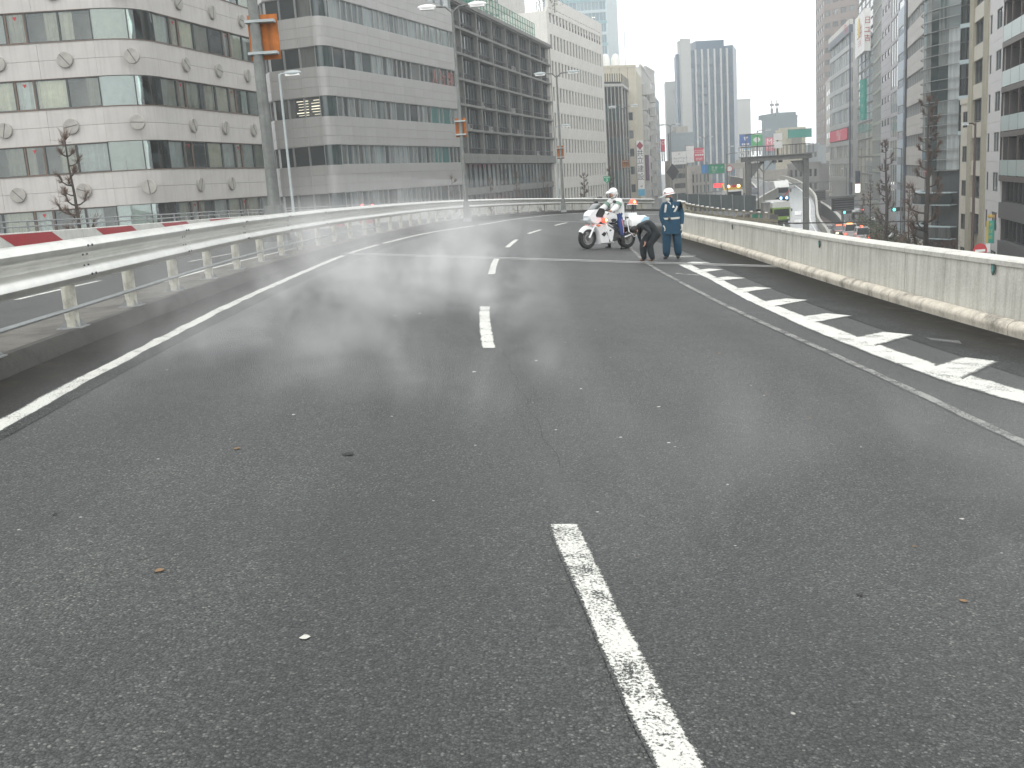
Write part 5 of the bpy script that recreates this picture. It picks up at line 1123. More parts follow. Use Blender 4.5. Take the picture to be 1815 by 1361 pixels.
# ---- gantry over the ramp
def gantry():
    D = 130; pl = at(1326, 300, D); pr = at(1428, 300, D); w_ = pr.x-pl.x; z0 = zr(D)
    zt = at(1326, 287, D).z
    r = thing('toll_gantry', 'grey steel gantry with walkway railing and boxes above the wet ramp', 'gantry', (pl.x, D, z0)); H = zt-z0
    for x in (0, w_):
        mb = MB(); mb.box(x-.32, x+.32, -.3, .3, -.5, H, M['pole']); mb.box(x-.36, x+.36, -.34, .34, H*.5, H*.5+.1, M['steel']); mb.build('leg', r)
        sx = 1 if x == 0 else -1; mb = MB(); mb.ext([(x+sx*.42, H-2.0), (x+sx*1.9, H-.2), (x+sx*.42, H-.2)], -.12, .12, M['pole']); mb.build('bracket', r)
    mb = MB(); mb.box(-.8, w_+.6, -.5, .5, H, H+.55, M['pole']); mb.box(-1, w_+.8, -.7, .7, H+.56, H+.64, M['steel']); mb.build('beam', r)
    for y in (-.68, .68):
        for i in range(17): x = -.95+i*(w_+1.7)/16; mb = MB(); mb.box(x-.022, x+.022, y-.022, y+.022, H+.65, H+1.75, M['dark']); mb.build('railing_post', r)
        mb = MB(); mb.box(-1, w_+.8, y-.05, y+.05, H+1.76, H+1.83, M['dark']); mb.build('handrail', r)
    for z in (.75, 1.75): mb = MB(); mb.box(w_*.5-.5, w_*.5+.5, -.8, -.45, H+z+.7, H+z+1.5, M['white']); mb.box(w_*.5-.08, w_*.5+.08, -.44, -.35, H+.65, H+z+1.5, M['steel']); mb.build('camera_box', r)
    for x in (w_*.42, w_*.52, w_*.2): mb = MB(); mb.box(x, x+.5, -.3, .1, H-.3, H-.02, M['dark']); mb.build('sensor', r)
    mb = MB(); mb.tube([(w_*.27, 0, H-.05), (w_*.27, .2, -.5)], .09, M['steel'], 6); mb.tube([(w_*.27, .05, H-1.4), (w_*.12, 0, H-.1)], .08, M['steel'], 5); mb.tube([(w_*.27, .05, H-1.4), (w_*.42, 0, H-.1)], .08, M['steel'], 5); mb.build('middle_post', r)
gantry()
# ---- lamps
def lamp(label, base, zt, arms, r=.09, m=None, group=None, plinth=0, headm=None, name='street_lamp', ang=.0, head=(.85, .28, .12)):
    m = m or M['pole']; H = zt-base[2]; t = thing(name, label, 'street lamp', base, ang, group)
    mb = MB(); mb.sm = True; mb.tube([(0, 0, 0), (0, 0, H*.5), (0, 0, H)], [r, r*.8, r*.55], m, 10); mb.build('pole', t, True)
    if plinth: mb = MB(); mb.box(-r*1.9, r*1.9, -r*1.9, r*1.9, -.02, plinth*.16, M['steel']); mb.ext([(-r*1.8, plinth*.16), (r*1.8, plinth*.16), (r*1.15, plinth), (-r*1.15, plinth)], -r*1.2, r*1.2, m); mb.build('base', t)
    for (dx, up) in arms:
        s = 1 if dx > 0 else -1
        mb = MB(); mb.tube([(0, 0, H-.15), (dx*.4, 0, H+up*.7), (dx, 0, H+up)], [r*.5, r*.42, r*.36], m, 8); arm = mb.build('arm', t, True)
        mb = MB(); mb.sm = True; mb.ball((0, 0, 0), (head[0]/2, head[1]/2, head[2]), headm or M['lightpole'], 14, 8); mb.box(-head[0]*.38, head[0]*.38, -head[1]*.36, head[1]*.36, -head[2]*1.02, -head[2]*.3, M['white']); mb.build('lamp_head', arm, True, loc=(dx+s*head[0]*.42, 0, H+up))
    return t
def back_sign(label, base, z0, z1, w_, m, dx=0, ang=0):
    t = thing('road_sign', label, 'sign', (base[0], base[1], 0), ang)
    mb = MB(); mb.box(dx-w_/2, dx+w_/2, .12, .16, z0, z1, m); mb.build('panel', t)
    for f in (.13, .83): mb = MB(); z = z0+(z1-z0)*f; mb.box(dx-w_*.52, dx+w_*.46, -.13, .115, z-.03, z+.03, M['lightpole']); mb.build('bracket', t)
    return t
b = onp(485, 440, .165); b.x += .13
lamp('tallest nearest lamp pole with a heavy base rising out of the frame', (b.x, b.y, b.z), 19.5, ((-1.2, .3), (1.2, .3)), .15, group='double lamps along the median', plinth=1.0)
_z = lambda x, y, D: at(x, y, D).z
back_sign('back of a tall orange plywood sign on the nearest lamp pole', (b.x, b.y), _z(465, 105, b.y), _z(465, 24, b.y), .68, M['orange'], .15)
for (bx, by, tx, ty, D, lb, sg) in ((828, 384, 800, 12, 47, 'double headed lamp pole between the grey panel block and the dark grid block', (208, 242, .42)), (999, 372, 976, 131, 71, 'double headed lamp pole in front of the white slit window block', (258, 281, .42)),
                                    (1112, 362, 1106, 189, 104, 'double headed lamp pole in front of the dark glass block', (283, 298, .5)), (1192, 352, 1188, 221, 150, 'double headed lamp pole right of the white name board', None),
                                    (1252, 345, 1247, 243, 190, 'double headed lamp pole before the ribbed tower left of the green highway sign', None), (1291, 345, 1287, 260, 235, 'smallest farthest double headed lamp pole near the green highway sign', None)):
    p = at(bx, by, D); q = at(tx, ty, D); zb_ = rz(p.x, p.y)+.165 if D < 110 else p.z-2
    o = lamp(lb, (p.x, p.y, zb_), q.z-.1, ((-.75, .15), (.75, .15)), .1 if D < 100 else .09, group='double lamps along the median', plinth=.9 if D < 110 else 0, headm=M['white'] if D < 60 else None)
    if sg: back_sign('back of an orange sign on the %s pole' % ('second' if D == 47 else ('third' if D == 71 else 'fourth, brownish and farthest')), (p.x, p.y), _z(bx, sg[1], D), _z(bx, sg[0], D), sg[2]*1.15 if D < 100 else .6, M['orange'], .0)
for (bx, by, D, tz_, lb, dx, gp) in ((520, 372, 48, (505, 130), 'pale thin single lamp in front of the grey panel block', .25, 1), (991, 360, 92, (975, 224), 'pale thin single lamp in front of the dark grid block', .6, 1)):
    p = at(bx, by, D); q = at(*tz_, D); lamp(lb, (p.x, p.y, 0), q.z, ((dx, 0),), .09, M['lightpole'], 'thin single lamps on the street side')
for (x, y, D, lb, dx, zb_, mm_) in ((1288, 272, 125, 'short single armed lamp just left of the gantry', 1.3, 5.5, 0), (1322, 238, 118, 'single armed lamp rising in front of the blue billboard', 1.1, 4.5, 0), (1342, 231, 132, 'tall single armed lamp rising in front of the green billboard', 1.0, 3.5, 0),
                             (1598, 262, 112, 'single armed lamp in front of the pale blue column', -1.0, 0, 1), (1500, 298, 185, 'thin lamp in front of the glass block with white blinds', -.5, 0, 1), (1729, 218, 62, 'nearest brown lamp pole in front of the khaki block', -.42, 0, 2)):
    q = at(x, y, D); lamp(lb, (q.x, q.y, zb_), q.z, ((dx, .0),), .11 if mm_ == 2 else .1, M['brown'] if mm_ == 2 else M['pole'], 'single armed lamps', head=(.5, .22, .08) if mm_ else (.9, .3, .1))
# diamond sign
p = at(1190, 305, 149.5); t = thing('diamond_sign', 'back of a dark diamond shaped sign on the lamp pole right of the name board', 'sign', (p.x+.15, p.y-.2, p.z)); mb = MB(); mb.ext([(0, 1.2), (.95, 0), (0, -1.2), (-.95, 0)], -.03, .03, M['dark']); mb.build('panel', t); mb = MB(); mb.box(-.5, .5, .04, .1, -.1, .1, M['steel']); mb.build('bracket', t)
# green route shield
p = at(1075.5, 318, 100); t = thing('route_shield', 'green route shield sign with the number 3 beside a bare tree', 'sign', (p.x, p.y, p.z)); m_hw = mat('highway_green', (.02, .27, .14), .4, .06)
mb = MB(); mb.ext([(-.34, .3), (-.2, .34), (.2, .34), (.34, .3), (.3, -.1), (0, -.36), (-.3, -.1)], -.02, .02, m_hw); mb.build('panel', t)
o = link('lettering', text_mesh('3', .42, m_wt), t, (0, -.03, -.06)); o = link('lettering', text_mesh('都市高速', .14, m_wt), t, (0, -.03, .2)); mb = MB(); mb.tube([(-.6, .1, -.2), (-.6, .1, 4.4), (-.35, .1, 4.9), (.1, .1, 4.9)], .05, M['steel'], 6) if False else mb.tube([(.05, .06, -10), (.05, .06, .3)], .05, M['steel'], 6); mb.build('post', t)
# highway sign gantry, distant
p = at(1222, 345, 200); q = at(1320, 291, 200); t = thing('sign_gantry', 'beige portal carrying the highway signs over the far roadway', 'gantry', (p.x, 200, 0)); zt = q.z; W = q.x-p.x
mb = MB(); mb.box(-.45, .45, -.4, .4, 0, zt+.4, m_lc); mb.build('leg', t); mb = MB(); mb.box(W-.3, W+.3, -.4, .4, 0, zt+.2, m_lc); mb.build('leg', t); mb = MB(); mb.box(.46, W-.31, -.4, .4, zt-.7, zt+.35, m_lc); mb.build('beam', t)
board('green highway sign with place names and a white arrow', 1256, 1284, 291, 307, 199, m_hw, (('渋 谷', .34, .36, .62), ('Shibuya', .2, .36, .38), ('出口 ←→', .16, .4, .14), ('↑', .5, .86, .5)), m_wt, 'highway_sign', .15, False)
board('plain blue sign to the left of the green highway sign', 1244, 1255.5, 292, 307, 199, mat('sky_blue_sign', (.06, .25, .55), .5, .05), (), m_wt, 'highway_sign', .15, False)
board('long red lit message board below the green highway sign', 1265, 1282, 325, 332, 190, emis('red_led_board', (1, .06, .07), 1.3), (), m_wt, 'message_board', .3, False)
q = at(1293, 299, 199); t = thing('speed_sign', 'small round white sign with a red ring beside the highway sign', 'sign', tuple(q)); mb = MB(); mb.lathe([(0, 0), (.5, 0)], m_wt, 16, Matrix.Rotation(math.pi/2, 4, 'X')); mb.build('face', t); mb = MB(); mb.lathe([(.5, .02), (.65, .02), (.65, -.02)], M['red'], 16, Matrix.Rotation(math.pi/2, 4, 'X')); mb.build('ring', t)
mb = MB(); mb.tube([(0, .1, -9), (0, .1, .6)], .08, M['steel'], 6); mb.build('post', t)
# long dark footbridge rail in the distance
a, b_ = at(1205, 342, 215), at(1330, 328, 215); fb = thing('footbridge', 'thin dark footbridge with glazed railing crossing behind the ribbed tower', 'bridge', (a.x, a.y, 0)); c2 = at(1480, 328, 212)
mb = MB(); mb.bar((0, 0, a.z-.5), (b_.x-a.x, 0, b_.z-.5), .4, .25, M['steel']); mb.build('handrail', fb); mb = MB(); mb.bar((b_.x-a.x, 0, b_.z-.5), (c2.x-a.x, 0, b_.z-.3), .4, .25, M['steel']); mb.build('handrail', fb)
mb = MB(); mb.bar((0, 0, a.z-2.6), (b_.x-a.x, 0, b_.z-2.6), 3, .5, m_lc); mb.bar((b_.x-a.x, 0, b_.z-2.6), (c2.x-a.x, 0, b_.z-2.4), 3, .5, m_lc); mb.build('deck', fb)
for i in range(22): x = (c2.x-a.x)*i/21; z = a.z+(b_.z-a.z)*min(1, x/(b_.x-a.x)); mb = MB(); mb.box(x-.06, x+.06, -.06, .06, z-2.5, z-.55, M['steel']); mb.build('post', fb)
for f in (.05, .5, .95): x = (c2.x-a.x)*f; mb = MB(); mb.box(x-.4, x+.4, .2, 1, 0, a.z-3, m_lc); mb.build('pier', fb)
# message boards seen from behind on the right
for (x0, x1, y0, y1, D, lb) in ((1443, 1463, 338, 354, 190, 'smaller farther dark back of a message board right of the gantry'), (1476, 1514, 351, 372, 150, 'larger nearer dark back of a message board above the taxis')):
    Fs, zb, zt = board(lb, x0, x1, y0, y1, D, M['dark'], (), None, 'message_board', .5, False); Fs.box('post', Fs.L*.45, Fs.L*.45+.3, 0, zb-.13, .1, .4, M['steel'])
    for k in range(5): Fs.box('rib', 0.1, Fs.L-.1, zb+(zt-zb)*(k+.5)/5, zb+(zt-zb)*(k+.5)/5+.06, -.04, 0, M['steel'])
    if D == 150: Fs.box('arm', Fs.L, Fs.L+5.0, zt-.6, zt-.4, .1, .3, M['steel']); Fs.box('arm', Fs.L, Fs.L+5.0, zb+.4, zb+.6, .1, .3, M['steel']); Fs.box('post', Fs.L+5.0, Fs.L+5.35, 0, zt, .05, .4, M['steel']); Fs.box('hood', -.3, Fs.L+.3, zt+.12, zt+.4, -.3, .8, M['steel'])
# traffic signals
for (x, y, D, on, lb) in ((1501, 376, 148, 'g', 'traffic signal showing green under the nearer message board'), (1590, 371, 118, 'g', 'traffic signal showing green beside the pale blue column'), (1668, 400, 96, 'r', 'traffic signal showing red in front of the curved balconies')):
    q = at(x, y, D); t = thing('traffic_signal', lb, 'traffic signal', (q.x, q.y, 0)); mb = MB(); mb.box(-.62, .62, -.12, .12, q.z-.2, q.z+.25, M['dark']); mb.build('housing', t); mb = MB(); mb.tube([(.8, .2, 0), (.8, .2, q.z+.3)], .08, M['steel'], 6); mb.tube([(.8, .2, q.z), (0, .14, q.z)], .05, M['steel'], 5); mb.build('post', t)
    for k, (c, nm) in enumerate((((.1, 1, .75), 'g'), ((1, .7, .1), 'y'), ((1, .08, .06), 'r'))):
        mb = MB(); mm = emis('signal_'+nm, c, 3.0) if nm == on else M['dark']; mb.lathe([(0, .03), (.16, .0)], mm, 12, Matrix.Rotation(math.pi/2, 4, 'X')); mb.build('lens', t, loc=(-.38+k*.38, -.13, q.z))
# small signs low on the right
q = at(1737, 444, 60); t = thing('no_entry_sign', 'round red and white sign beside the brown lamp pole', 'sign', tuple(q)); mb = MB(); mb.lathe([(0, .01), (.42, .0)], M['red'], 20, Matrix.Rotation(math.pi/2, 4, 'X')); mb.build('face', t); mb = MB(); mb.box(-.3, .3, -.03, -.012, -.07, .07, m_wt); mb.build('bar', t); mb = MB(); mb.tube([(0, .06, -5.2), (0, .06, .3)], .04, M['steel'], 6); mb.build('post', t)
s_, Fs = bld('green and yellow vertical shop banner with a gold oval above it', P2(1752, 70), P2(1766, 69.6), 'shop_sign', 'sign'); _, zt = Fs.uv(1759, 391); _, zb = Fs.uv(1759, 431); Fs.box('panel', .16, Fs.L, zb, zt, 0, .08, m_teal); Fs.box('panel', 0, .155, zb, zt, 0, .08, mat('ochre_strip', (.5, .38, .08), .6))
for i, ch in enumerate('そば処'): put_text(Fs, ch, .3, Fs.L*.6, zt-.3-i*.42, -.01, mat('ochre_letters', (.45, .42, .1), .6) if i == 0 else bpy.data.materials['ochre_letters'])
mb = MB(); mb.ball((0, 0, 0), (.22, .05, .13), mat('gold_oval', (.45, .3, .05), .5), 14, 8); _, z = Fs.uv(1759, 383); Fs.place('oval_sign', mb.mesh('oval_sign'), Fs.L*.5, z, .02)
Fs.box('white_base', .0, Fs.L*.6, zb-.6, zb-.02, 0, .08, m_wt)
for (x, y, D, c, s, lb) in ((1581, 375, 119, (1, .45, .12), .5, 'small orange lit shop lamp left of the column'), (1630, 386, 78, (.6, 1, .85), .35, 'small pale green lit sign before the banded block'), (610, 357, 44, (1, .1, .1), .06, 'left one of two small red marker lights above the guard rail'), (617, 357, 44.2, (1, .1, .1), .06, 'right one of two small red marker lights above the guard rail')):
    pass
for (x, y, lb) in ((642, 364, 'left one of two small red tail lights behind the guard rail'), (660, 364, 'right one of two small red tail lights behind the guard rail')):
    q = at(x, y, 40); t = thing('marker_light', lb, 'light', tuple(q)); mb = MB(); mb.ball((0, 0, 0), .05, emis('red_marker', (1, .1, .1), 4) if 'red_marker' not in bpy.data.materials else bpy.data.materials['red_marker'], 10, 6); mb.build('lens', t); mb = MB(); mb.box(-.03, .03, .0, .06, -1.4, 0, M['dark']); mb.build('stalk', t)

# ---- bare street trees
m_bark = mat('bark', (.06, .05, .042), .85, .35, 6, bump=.6, bscale=20); m_twig = mat('twig', (.12, .07, .045), .85, .2, 5)
def bare_tree(label, base, H, seed, spread=1.0, start=.3, group='bare street trees', dens=1.0, r0=None):
    rnd = random.Random(seed); t = thing('bare_tree', label, 'tree', base, 0, group); r0 = r0 or H*.016
    pts = [Vector((0, 0, 0))]; 
    for i in range(1, 13): f = i/12; pts.append(Vector((pts[-1].x+rnd.uniform(-.05, .05), pts[-1].y+rnd.uniform(-.05, .05), H*f)))
    mb = MB(); mb.tube(pts, [r0*(1-.82*(i/12))*rnd.uniform(.92, 1.1) for i in range(13)], m_bark, 9); mb.build('trunk', t, True)
    tw = MB(); n = int(11*dens); K = []
    for i in range(n):
        f = start+(1-start)*(i+.5)/n; z = H*f; k = min(11, int(f*12)); c = pts[k].lerp(pts[k+1], f*12-k); nb = rnd.choice([1, 2, 2, 3])
        for j in range(nb):
            a = rnd.uniform(0, 6.28); L = spread*(1.35-f*.95)*rnd.uniform(.55, 1.15)*H*.10
            d = Vector((math.cos(a), math.sin(a), 0)); p = [c, c+d*L*.4+Vector((0, 0, L*.05)), c+d*L*.8+Vector((0, 0, L*.25)), c+d*L*.95+Vector((0, 0, L*.6))]
            mb = MB(); rr = r0*.42*(1.1-f*.6); mb.tube(p, [rr, rr*.75, rr*.62, rr*.9], m_bark, 6); mb.ball(p[3], rr*1.25, m_bark, 7, 5); mb.build('limb', t, True); K.append((p[3], d, L)); K.append((p[2], d, L*.7))
    K.append((pts[-1], Vector((.3, 0, 1)), H*.08)); K.append((pts[-1], Vector((-.3, .3, 1)), H*.08))
    for c, d, L in K:
        for q in range(int(20*dens)):
            v = Vector((rnd.gauss(0, .5), rnd.gauss(0, .5), rnd.gauss(.55, .45)))+d*.5; v.normalize(); l = rnd.uniform(.3, .75)*max(.5, L)*.8; m_ = c+v*l*.5+Vector((rnd.uniform(-.05, .05),)*3)
            tw.tube([c, m_, c+v*l+Vector((0, 0, l*.15))], [r0*.045, r0*.035, r0*.02], m_twig, 3, False)
            if rnd.random() < .5: w2 = (v+Vector((rnd.gauss(0, .6), rnd.gauss(0, .6), .2))).normalized(); tw.tube([m_, m_+w2*l*.5], [r0*.035, r0*.015], m_twig, 3, False)
    o = tw.build('twigs', t); o['kind'] = 'stuff'; return t
q = at(132, 380, 44); bare_tree('bare pruned tree with reddish twigs in front of the tiled block with discs', (q.x, q.y, 0), at(124, 250, 44).z, 2, .85, .6, r0=.17, dens=1.25)
q = at(1641, 430, 78); bare_tree('tallest nearest bare tree before the banded beige block', (q.x, q.y, 0), at(1634, 182, 78).z, 5, 1.05, .12, dens=1.75, r0=.26)
q = at(1572, 430, 104); bare_tree('slimmer bare tree before the grey tiled block', (q.x, q.y, 0), at(1568, 254, 104).z, 8, .95, .1, dens=1.6, r0=.22)
q = at(1038, 355, 118); bare_tree('small dark bare tree against the white slit window block', (q.x, q.y, 0), at(1036, 312, 118).z, 9, .9, .55, r0=.2)
q = at(1082, 355, 116); bare_tree('thin bare tree just right of the green route shield', (q.x, q.y, 0), at(1082, 300, 116).z, 10, .6, .5, r0=.14)
for i, (x, y, D, lb) in enumerate(((798, 318, 84, 'faint bare tree top left of the second lamp pole'), (868, 322, 96, 'leftmost faint bare tree before the dark grid block'), (912, 312, 100, 'middle faint bare tree before the dark grid block'), (962, 318, 104, 'rightmost faint bare tree before the dark grid block'), (1545, 322, 130, 'thin bare tree left of the slimmer street tree'), (1612, 330, 96, 'thin bare tree between the two tall street trees'), (1528, 345, 150, 'small bare tree near the message board'))):
    q = at(x, y, D); bare_tree(lb, (q.x, q.y, 0), q.z, 20+i, .8, .5, dens=.9, r0=.12)
# bushy planting at the foot of the street trees
bm = MB(); rnd = random.Random(4); m_leaf = mat('hedge_leaf', (.045, .07, .035), .7, .3, 3); m_leafb = mat('hedge_leaf_brown', (.12, .08, .045), .7, .3, 3)
for i in range(9000):
    y = rnd.uniform(64, 150); x = 13.5+.26*y+rnd.gauss(0, .8); z = abs(rnd.gauss(0, 1.1))+.1; z = min(z, 2.6); a = Vector((rnd.gauss(0, 1), rnd.gauss(0, 1), rnd.gauss(0, 1))).normalized()*.14; b = a.orthogonal().normalized()*.12
    c = Vector((x, y, z)); bm.face([c-a, c+b, c+a, c-b], m_leaf if rnd.random() < .7 else m_leafb)
tag(bm.build('roadside_shrubs'), 'low dark shrubs along the pavement', kind='stuff')

# ================================================================== VEHICLES
m_tyre = mat('tyre', (.02, .02, .02), .8, .15, 8); m_rim = mat('alloy_rim', (.2, .2, .2), .35, .1, 5, .8); m_carg = mat('car_glass', (.02, .028, .03), .08, 0, coat=1)
def wheel(parent, c, r, w_, axis='x', name='wheel', disc=False, spokes=6):
    """wheel with tyre and rim children; axle along x or y"""
    Mx = Matrix.Rotation(math.pi/2, 4, 'Y') if axis == 'x' else Matrix.Rotation(math.pi/2, 4, 'X')
    w0 = thing(name, None, None); w0.parent = parent; w0.location = c
    mb = MB(); mb.sm = True; mb.lathe([(r*.62, -w_*.42), (r*.78, -w_*.5), (r*.93, -w_*.46), (r, -w_*.22), (r, w_*.22), (r*.93, w_*.46), (r*.78, w_*.5), (r*.62, w_*.42), (r*.6, 0), (r*.62, -w_*.42)], m_tyre, 28, Mx); mb.build('tyre', w0)
    mb = MB(); mb.lathe([(r*.63, -w_*.4), (r*.63, w_*.4), (r*.56, w_*.34), (r*.56, -w_*.34), (r*.63, -w_*.4)], m_rim, 28, Mx); mb.lathe([(0, -w_*.3), (r*.15, -w_*.3), (r*.15, w_*.3), (0, w_*.3)], m_rim, 12, Mx)
    for i in range(spokes):
        a = 2*math.pi*i/spokes; u = Vector((0, math.cos(a), math.sin(a))) if axis == 'x' else Vector((math.cos(a), 0, math.sin(a))); mb.bar(u*r*.1, u*r*.58, w_*.3, r*.11, m_rim)
    mb.build('rim', w0)
    if disc:
        for s in (-1, 1): mb = MB(); T = Matrix.Translation((0, s*w_*.42, 0)) @ Mx; mb.lathe([(r*.26, -.004), (r*.47, -.004), (r*.47, .004), (r*.26, .004), (r*.26, -.004)], mat('brake_disc', (.3, .3, .3), .3, .1, 5, .9) if 'brake_disc' not in bpy.data.materials else bpy.data.materials['brake_disc'], 24, T); mb.build('brake_disc', w0)
    return w0
def car(label, loc, ang, paint, kind='saloon', roof=None, lights='rear', cat='car', name='car', group=None, lm_=None):
    """length along +y, front at +y; lofted body"""
    t = thing(name, label, cat, loc, ang, group); L, W = 4.5, 1.72
    H = 1.45 if kind == 'saloon' else 1.9
    sec = [(-2.25, .35, .75, .9), (-2.15, .3, .92, .97), (-1.3, .28, .98, 1), (1.2, .28, .95, 1), (2.05, .3, .82, .95), (2.25, .35, .65, .85)] if kind == 'saloon' else [(-2.2, .35, 1.0, .95), (-2.1, .3, 1.08, 1), (1.4, .28, 1.02, 1), (2.1, .32, .9, .95), (2.2, .4, .75, .9)]
    mb = MB(); mb.sm = True; n = len(sec); vs = []
    for y, zb, zt, f in sec:
        w_ = W/2*f; vs += [(-w_*.92, y, zb), (-w_, y, (zb+zt)/2), (-w_*.93, y, zt), (w_*.93, y, zt), (w_, y, (zb+zt)/2), (w_*.92, y, zb)]
    mb.add(vs, [(i*6+k, i*6+(k+1) % 6, (i+1)*6+(k+1) % 6, (i+1)*6+k) for i in range(n-1) for k in range(6)]+[(5, 4, 3, 2, 1, 0), tuple((n-1)*6+k for k in range(6))], paint); mb.build('body', t)
    c0 = [(-1.85, .95), (-1.25, H-.04), (.25, H), (1.05, .95)] if kind == 'saloon' else [(-2.12, 1.05), (-1.95, H-.03), (.9, H), (1.6, 1.03)]
    vs = []
    for (y, z) in c0: w_ = W/2*(.9 if z < 1.1 else .72 if kind == 'saloon' else .8); vs += [(-w_, y, z), (w_, y, z)]
    mb = MB(); mb.add(vs, [(0, 1, 3, 2), (4, 5, 7, 6), (0, 2, 4, 6), (1, 7, 5, 3)], m_carg); mb.build('glass_house', t)
    w_ = W/2*(.73 if kind == 'saloon' else .81); mb = MB(); mb.box(-w_, w_, c0[1][0], c0[2][0], H-.05, H+.03, paint)
    for s in (-1, 1):
        for a, b in ((c0[0], c0[1]), (c0[3], c0[2])): mb.bar((s*W/2*.89, a[0], a[1]), (s*w_*.98, b[0], b[1]), .07, .07, paint)
    mb.build('roof', t)
    for s in (-1, 1):
        for y in (-1.35, 1.4): wheel(t, (s*.74, y, .31), .31, .19, 'x', spokes=5)
        mb = MB(); mb.box(s*.72-.16, s*.72+.16, -2.29, -2.2, .62, .8, emis('tail_light_on', (1, .08, .05), 3) if 'tail_light_on' not in bpy.data.materials else bpy.data.materials['tail_light_on']); mb.build('tail_light', t)
        mb = MB(); mb.box(s*.62-.17, s*.62+.17, 2.2, 2.27, .55, .7, (emis('head_light_on', (1, .78, .3), 4) if 'head_light_on' not in bpy.data.materials else bpy.data.materials['head_light_on']) if lights == 'front' else M['white']); mb.build('headlight', t)
        mb = MB(); mb.ball((s*.95, .75, .98), (.1, .06, .07), paint, 8, 5); mb.build('mirror', t)
    mb = MB(); mb.box(-.25, .25, -2.3, -2.25, .45, .58, M['white']); mb.build('number_plate', t)
    if roof: mb = MB(); mb.box(-.35 if roof[1] else -.15, .35 if roof[1] else .15, -.15, .15, H+.03, H+.16, roof[0]); mb.build('roof_light', t)
    return t
m_cw = mat('car_white', (.6, .6, .6), .3, .05, coat=.6); m_ck = mat('car_black', (.02, .02, .022), .25, 0, coat=.8); m_cs = mat('car_silver', (.35, .36, .37), .3, .05, metal=.5, coat=.5); m_cr = mat('car_red', (.4, .03, .03), .3, .05, coat=.5)
e_red = emis('roof_beacon_red', (1, .1, .05), 4); e_or = emis('roof_light_orange', (1, .35, .08), 3.5)
for (x, y, D, ang, pt, kd, rf, lt, lb) in ((1487, 401, 140, 3.0, m_ck, 'saloon', (e_red, 1), 'front', 'dark taxi with yellow headlights and red roof lamp facing the camera'), (1506, 404, 136, -.25, m_cw, 'van', (e_or, 1), 'rear', 'white van with a bright orange lit board across its roof'),
        (1465, 402, 144, -.25, m_cw, 'saloon', None, 'rear', 'white car braking at the far left of the queue'), (1527, 413, 128, -.25, m_cw, 'van', (e_red, 0), 'rear', 'white car with red lights lowest in the queue'), (1540, 410, 131, -.25, m_cr, 'saloon', None, 'rear', 'dull red car at the right of the queue'), (1466, 366, 190, -.35, m_cw, 'van', None, 'rear', 'white van up on the curved brown ramp'), (1478, 369, 176, -.35, m_cs, 'saloon', None, 'rear', 'silver car up on the curved brown ramp')):
    if D in (190, 176): xx = interp(RE, D)+(2.4 if D == 190 else 4.5); z = zE(D)+.12; p = Vector((xx, D, z))
    else: p = at(x, y, D); p.z = .01
    car(lb, tuple(p), ang, pt, kd, rf, lt)
# ---- bus (front) and lorry on the wet ramp
def boxy(label, name, cat, x, D, W, Hh, L, ang):
    p = at(x, 380, D); return thing(name, label, cat, (p.x, D, zr(D)), ang)
m_bw = mat('bus_white', (.72, .73, .7), .35, .05, coat=.4); m_bg = mat('bus_green', (.25, .42, .05), .4, .06, coat=.4); m_lamp_b = emis('blue_white_headlight', (.25, .6, 1), 6)
t = boxy('bus with white roof and lime green front coming up the wet ramp', 'bus', 'bus', 1385, 150, 2.5, 3, 10, -.12)
mb = MB(); mb.box(-1.25, 1.25, 0, 10, .35, 2.3, m_bg); mb.build('body', t)
mb = MB(); mb.ext([(-1.25, 2.31), (1.25, 2.31), (1.2, 3.0), (1.0, 3.15), (-1.0, 3.15), (-1.2, 3.0)], .05, 9.9, m_bw); mb.build('roof', t)
mb = MB(); mb.ext([(-1.1, 1.05), (1.1, 1.05), (1.05, 2.1), (-1.05, 2.1)], -.04, 0, m_carg); mb.build('windscreen', t)
for s in (-1, 1):
    mb = MB(); mb.lathe([(0, .03), (.14, 0)], M['white'], 12, Matrix.Translation((s*.95, -.03, .75)) @ Matrix.Rotation(math.pi/2, 4, 'X')); mb.build('headlight', t); mb = MB(); mb.box(s*1.45-.1, s*1.45+.1, -.25, -.15, 1.7, 2.1, M['dark']); mb.bar((s*1.2, 0, 2.2), (s*1.45, -.2, 2.05), .04, .04, M['dark']); mb.build('mirror', t)
    for y in (1.8, 8): wheel(t, (s*1.05, y, .48), .48, .28)
mb = MB(); mb.box(-1.2, 1.2, -.06, -.01, .38, .55, M['dark']); mb.build('bumper', t)
t = boxy('lorry with white wind deflector and blue headlights behind the bus', 'lorry', 'lorry', 1387, 182, 2.5, 3.6, 9, -.15)
mb = MB(); mb.box(-1.2, 1.2, 0, 1.9, .5, 2.6, m_cs); mb.build('cab', t)
mb = MB(); mb.add([(-1.2, .1, 2.61), (1.2, .1, 2.61), (1.25, 1.7, 3.75), (-1.25, 1.7, 3.75), (-1.2, 1.8, 2.61), (1.2, 1.8, 2.61)], [(0, 1, 2, 3), (0, 3, 4), (1, 5, 2), (3, 2, 5, 4)], m_bw); mb.build('wind_deflector', t)
mb = MB(); mb.box(-1.05, 1.05, -.04, 0, 1.65, 2.5, m_carg); mb.build('windscreen', t); mb = MB(); mb.box(-1.25, 1.25, 2.2, 9, 1.0, 3.6, m_bw); mb.build('cargo_box', t)
mb = MB(); mb.ext([(.2, 1.1), (.5, 1.1), (1.2, 1.8), (1.2, 2.1)], -.05, 0, M['red']); mb.build('red_stripe', t); mb = MB(); mb.box(-1.2, 1.2, -.1, 0, .4, .9, M['dark']); mb.build('bumper', t)
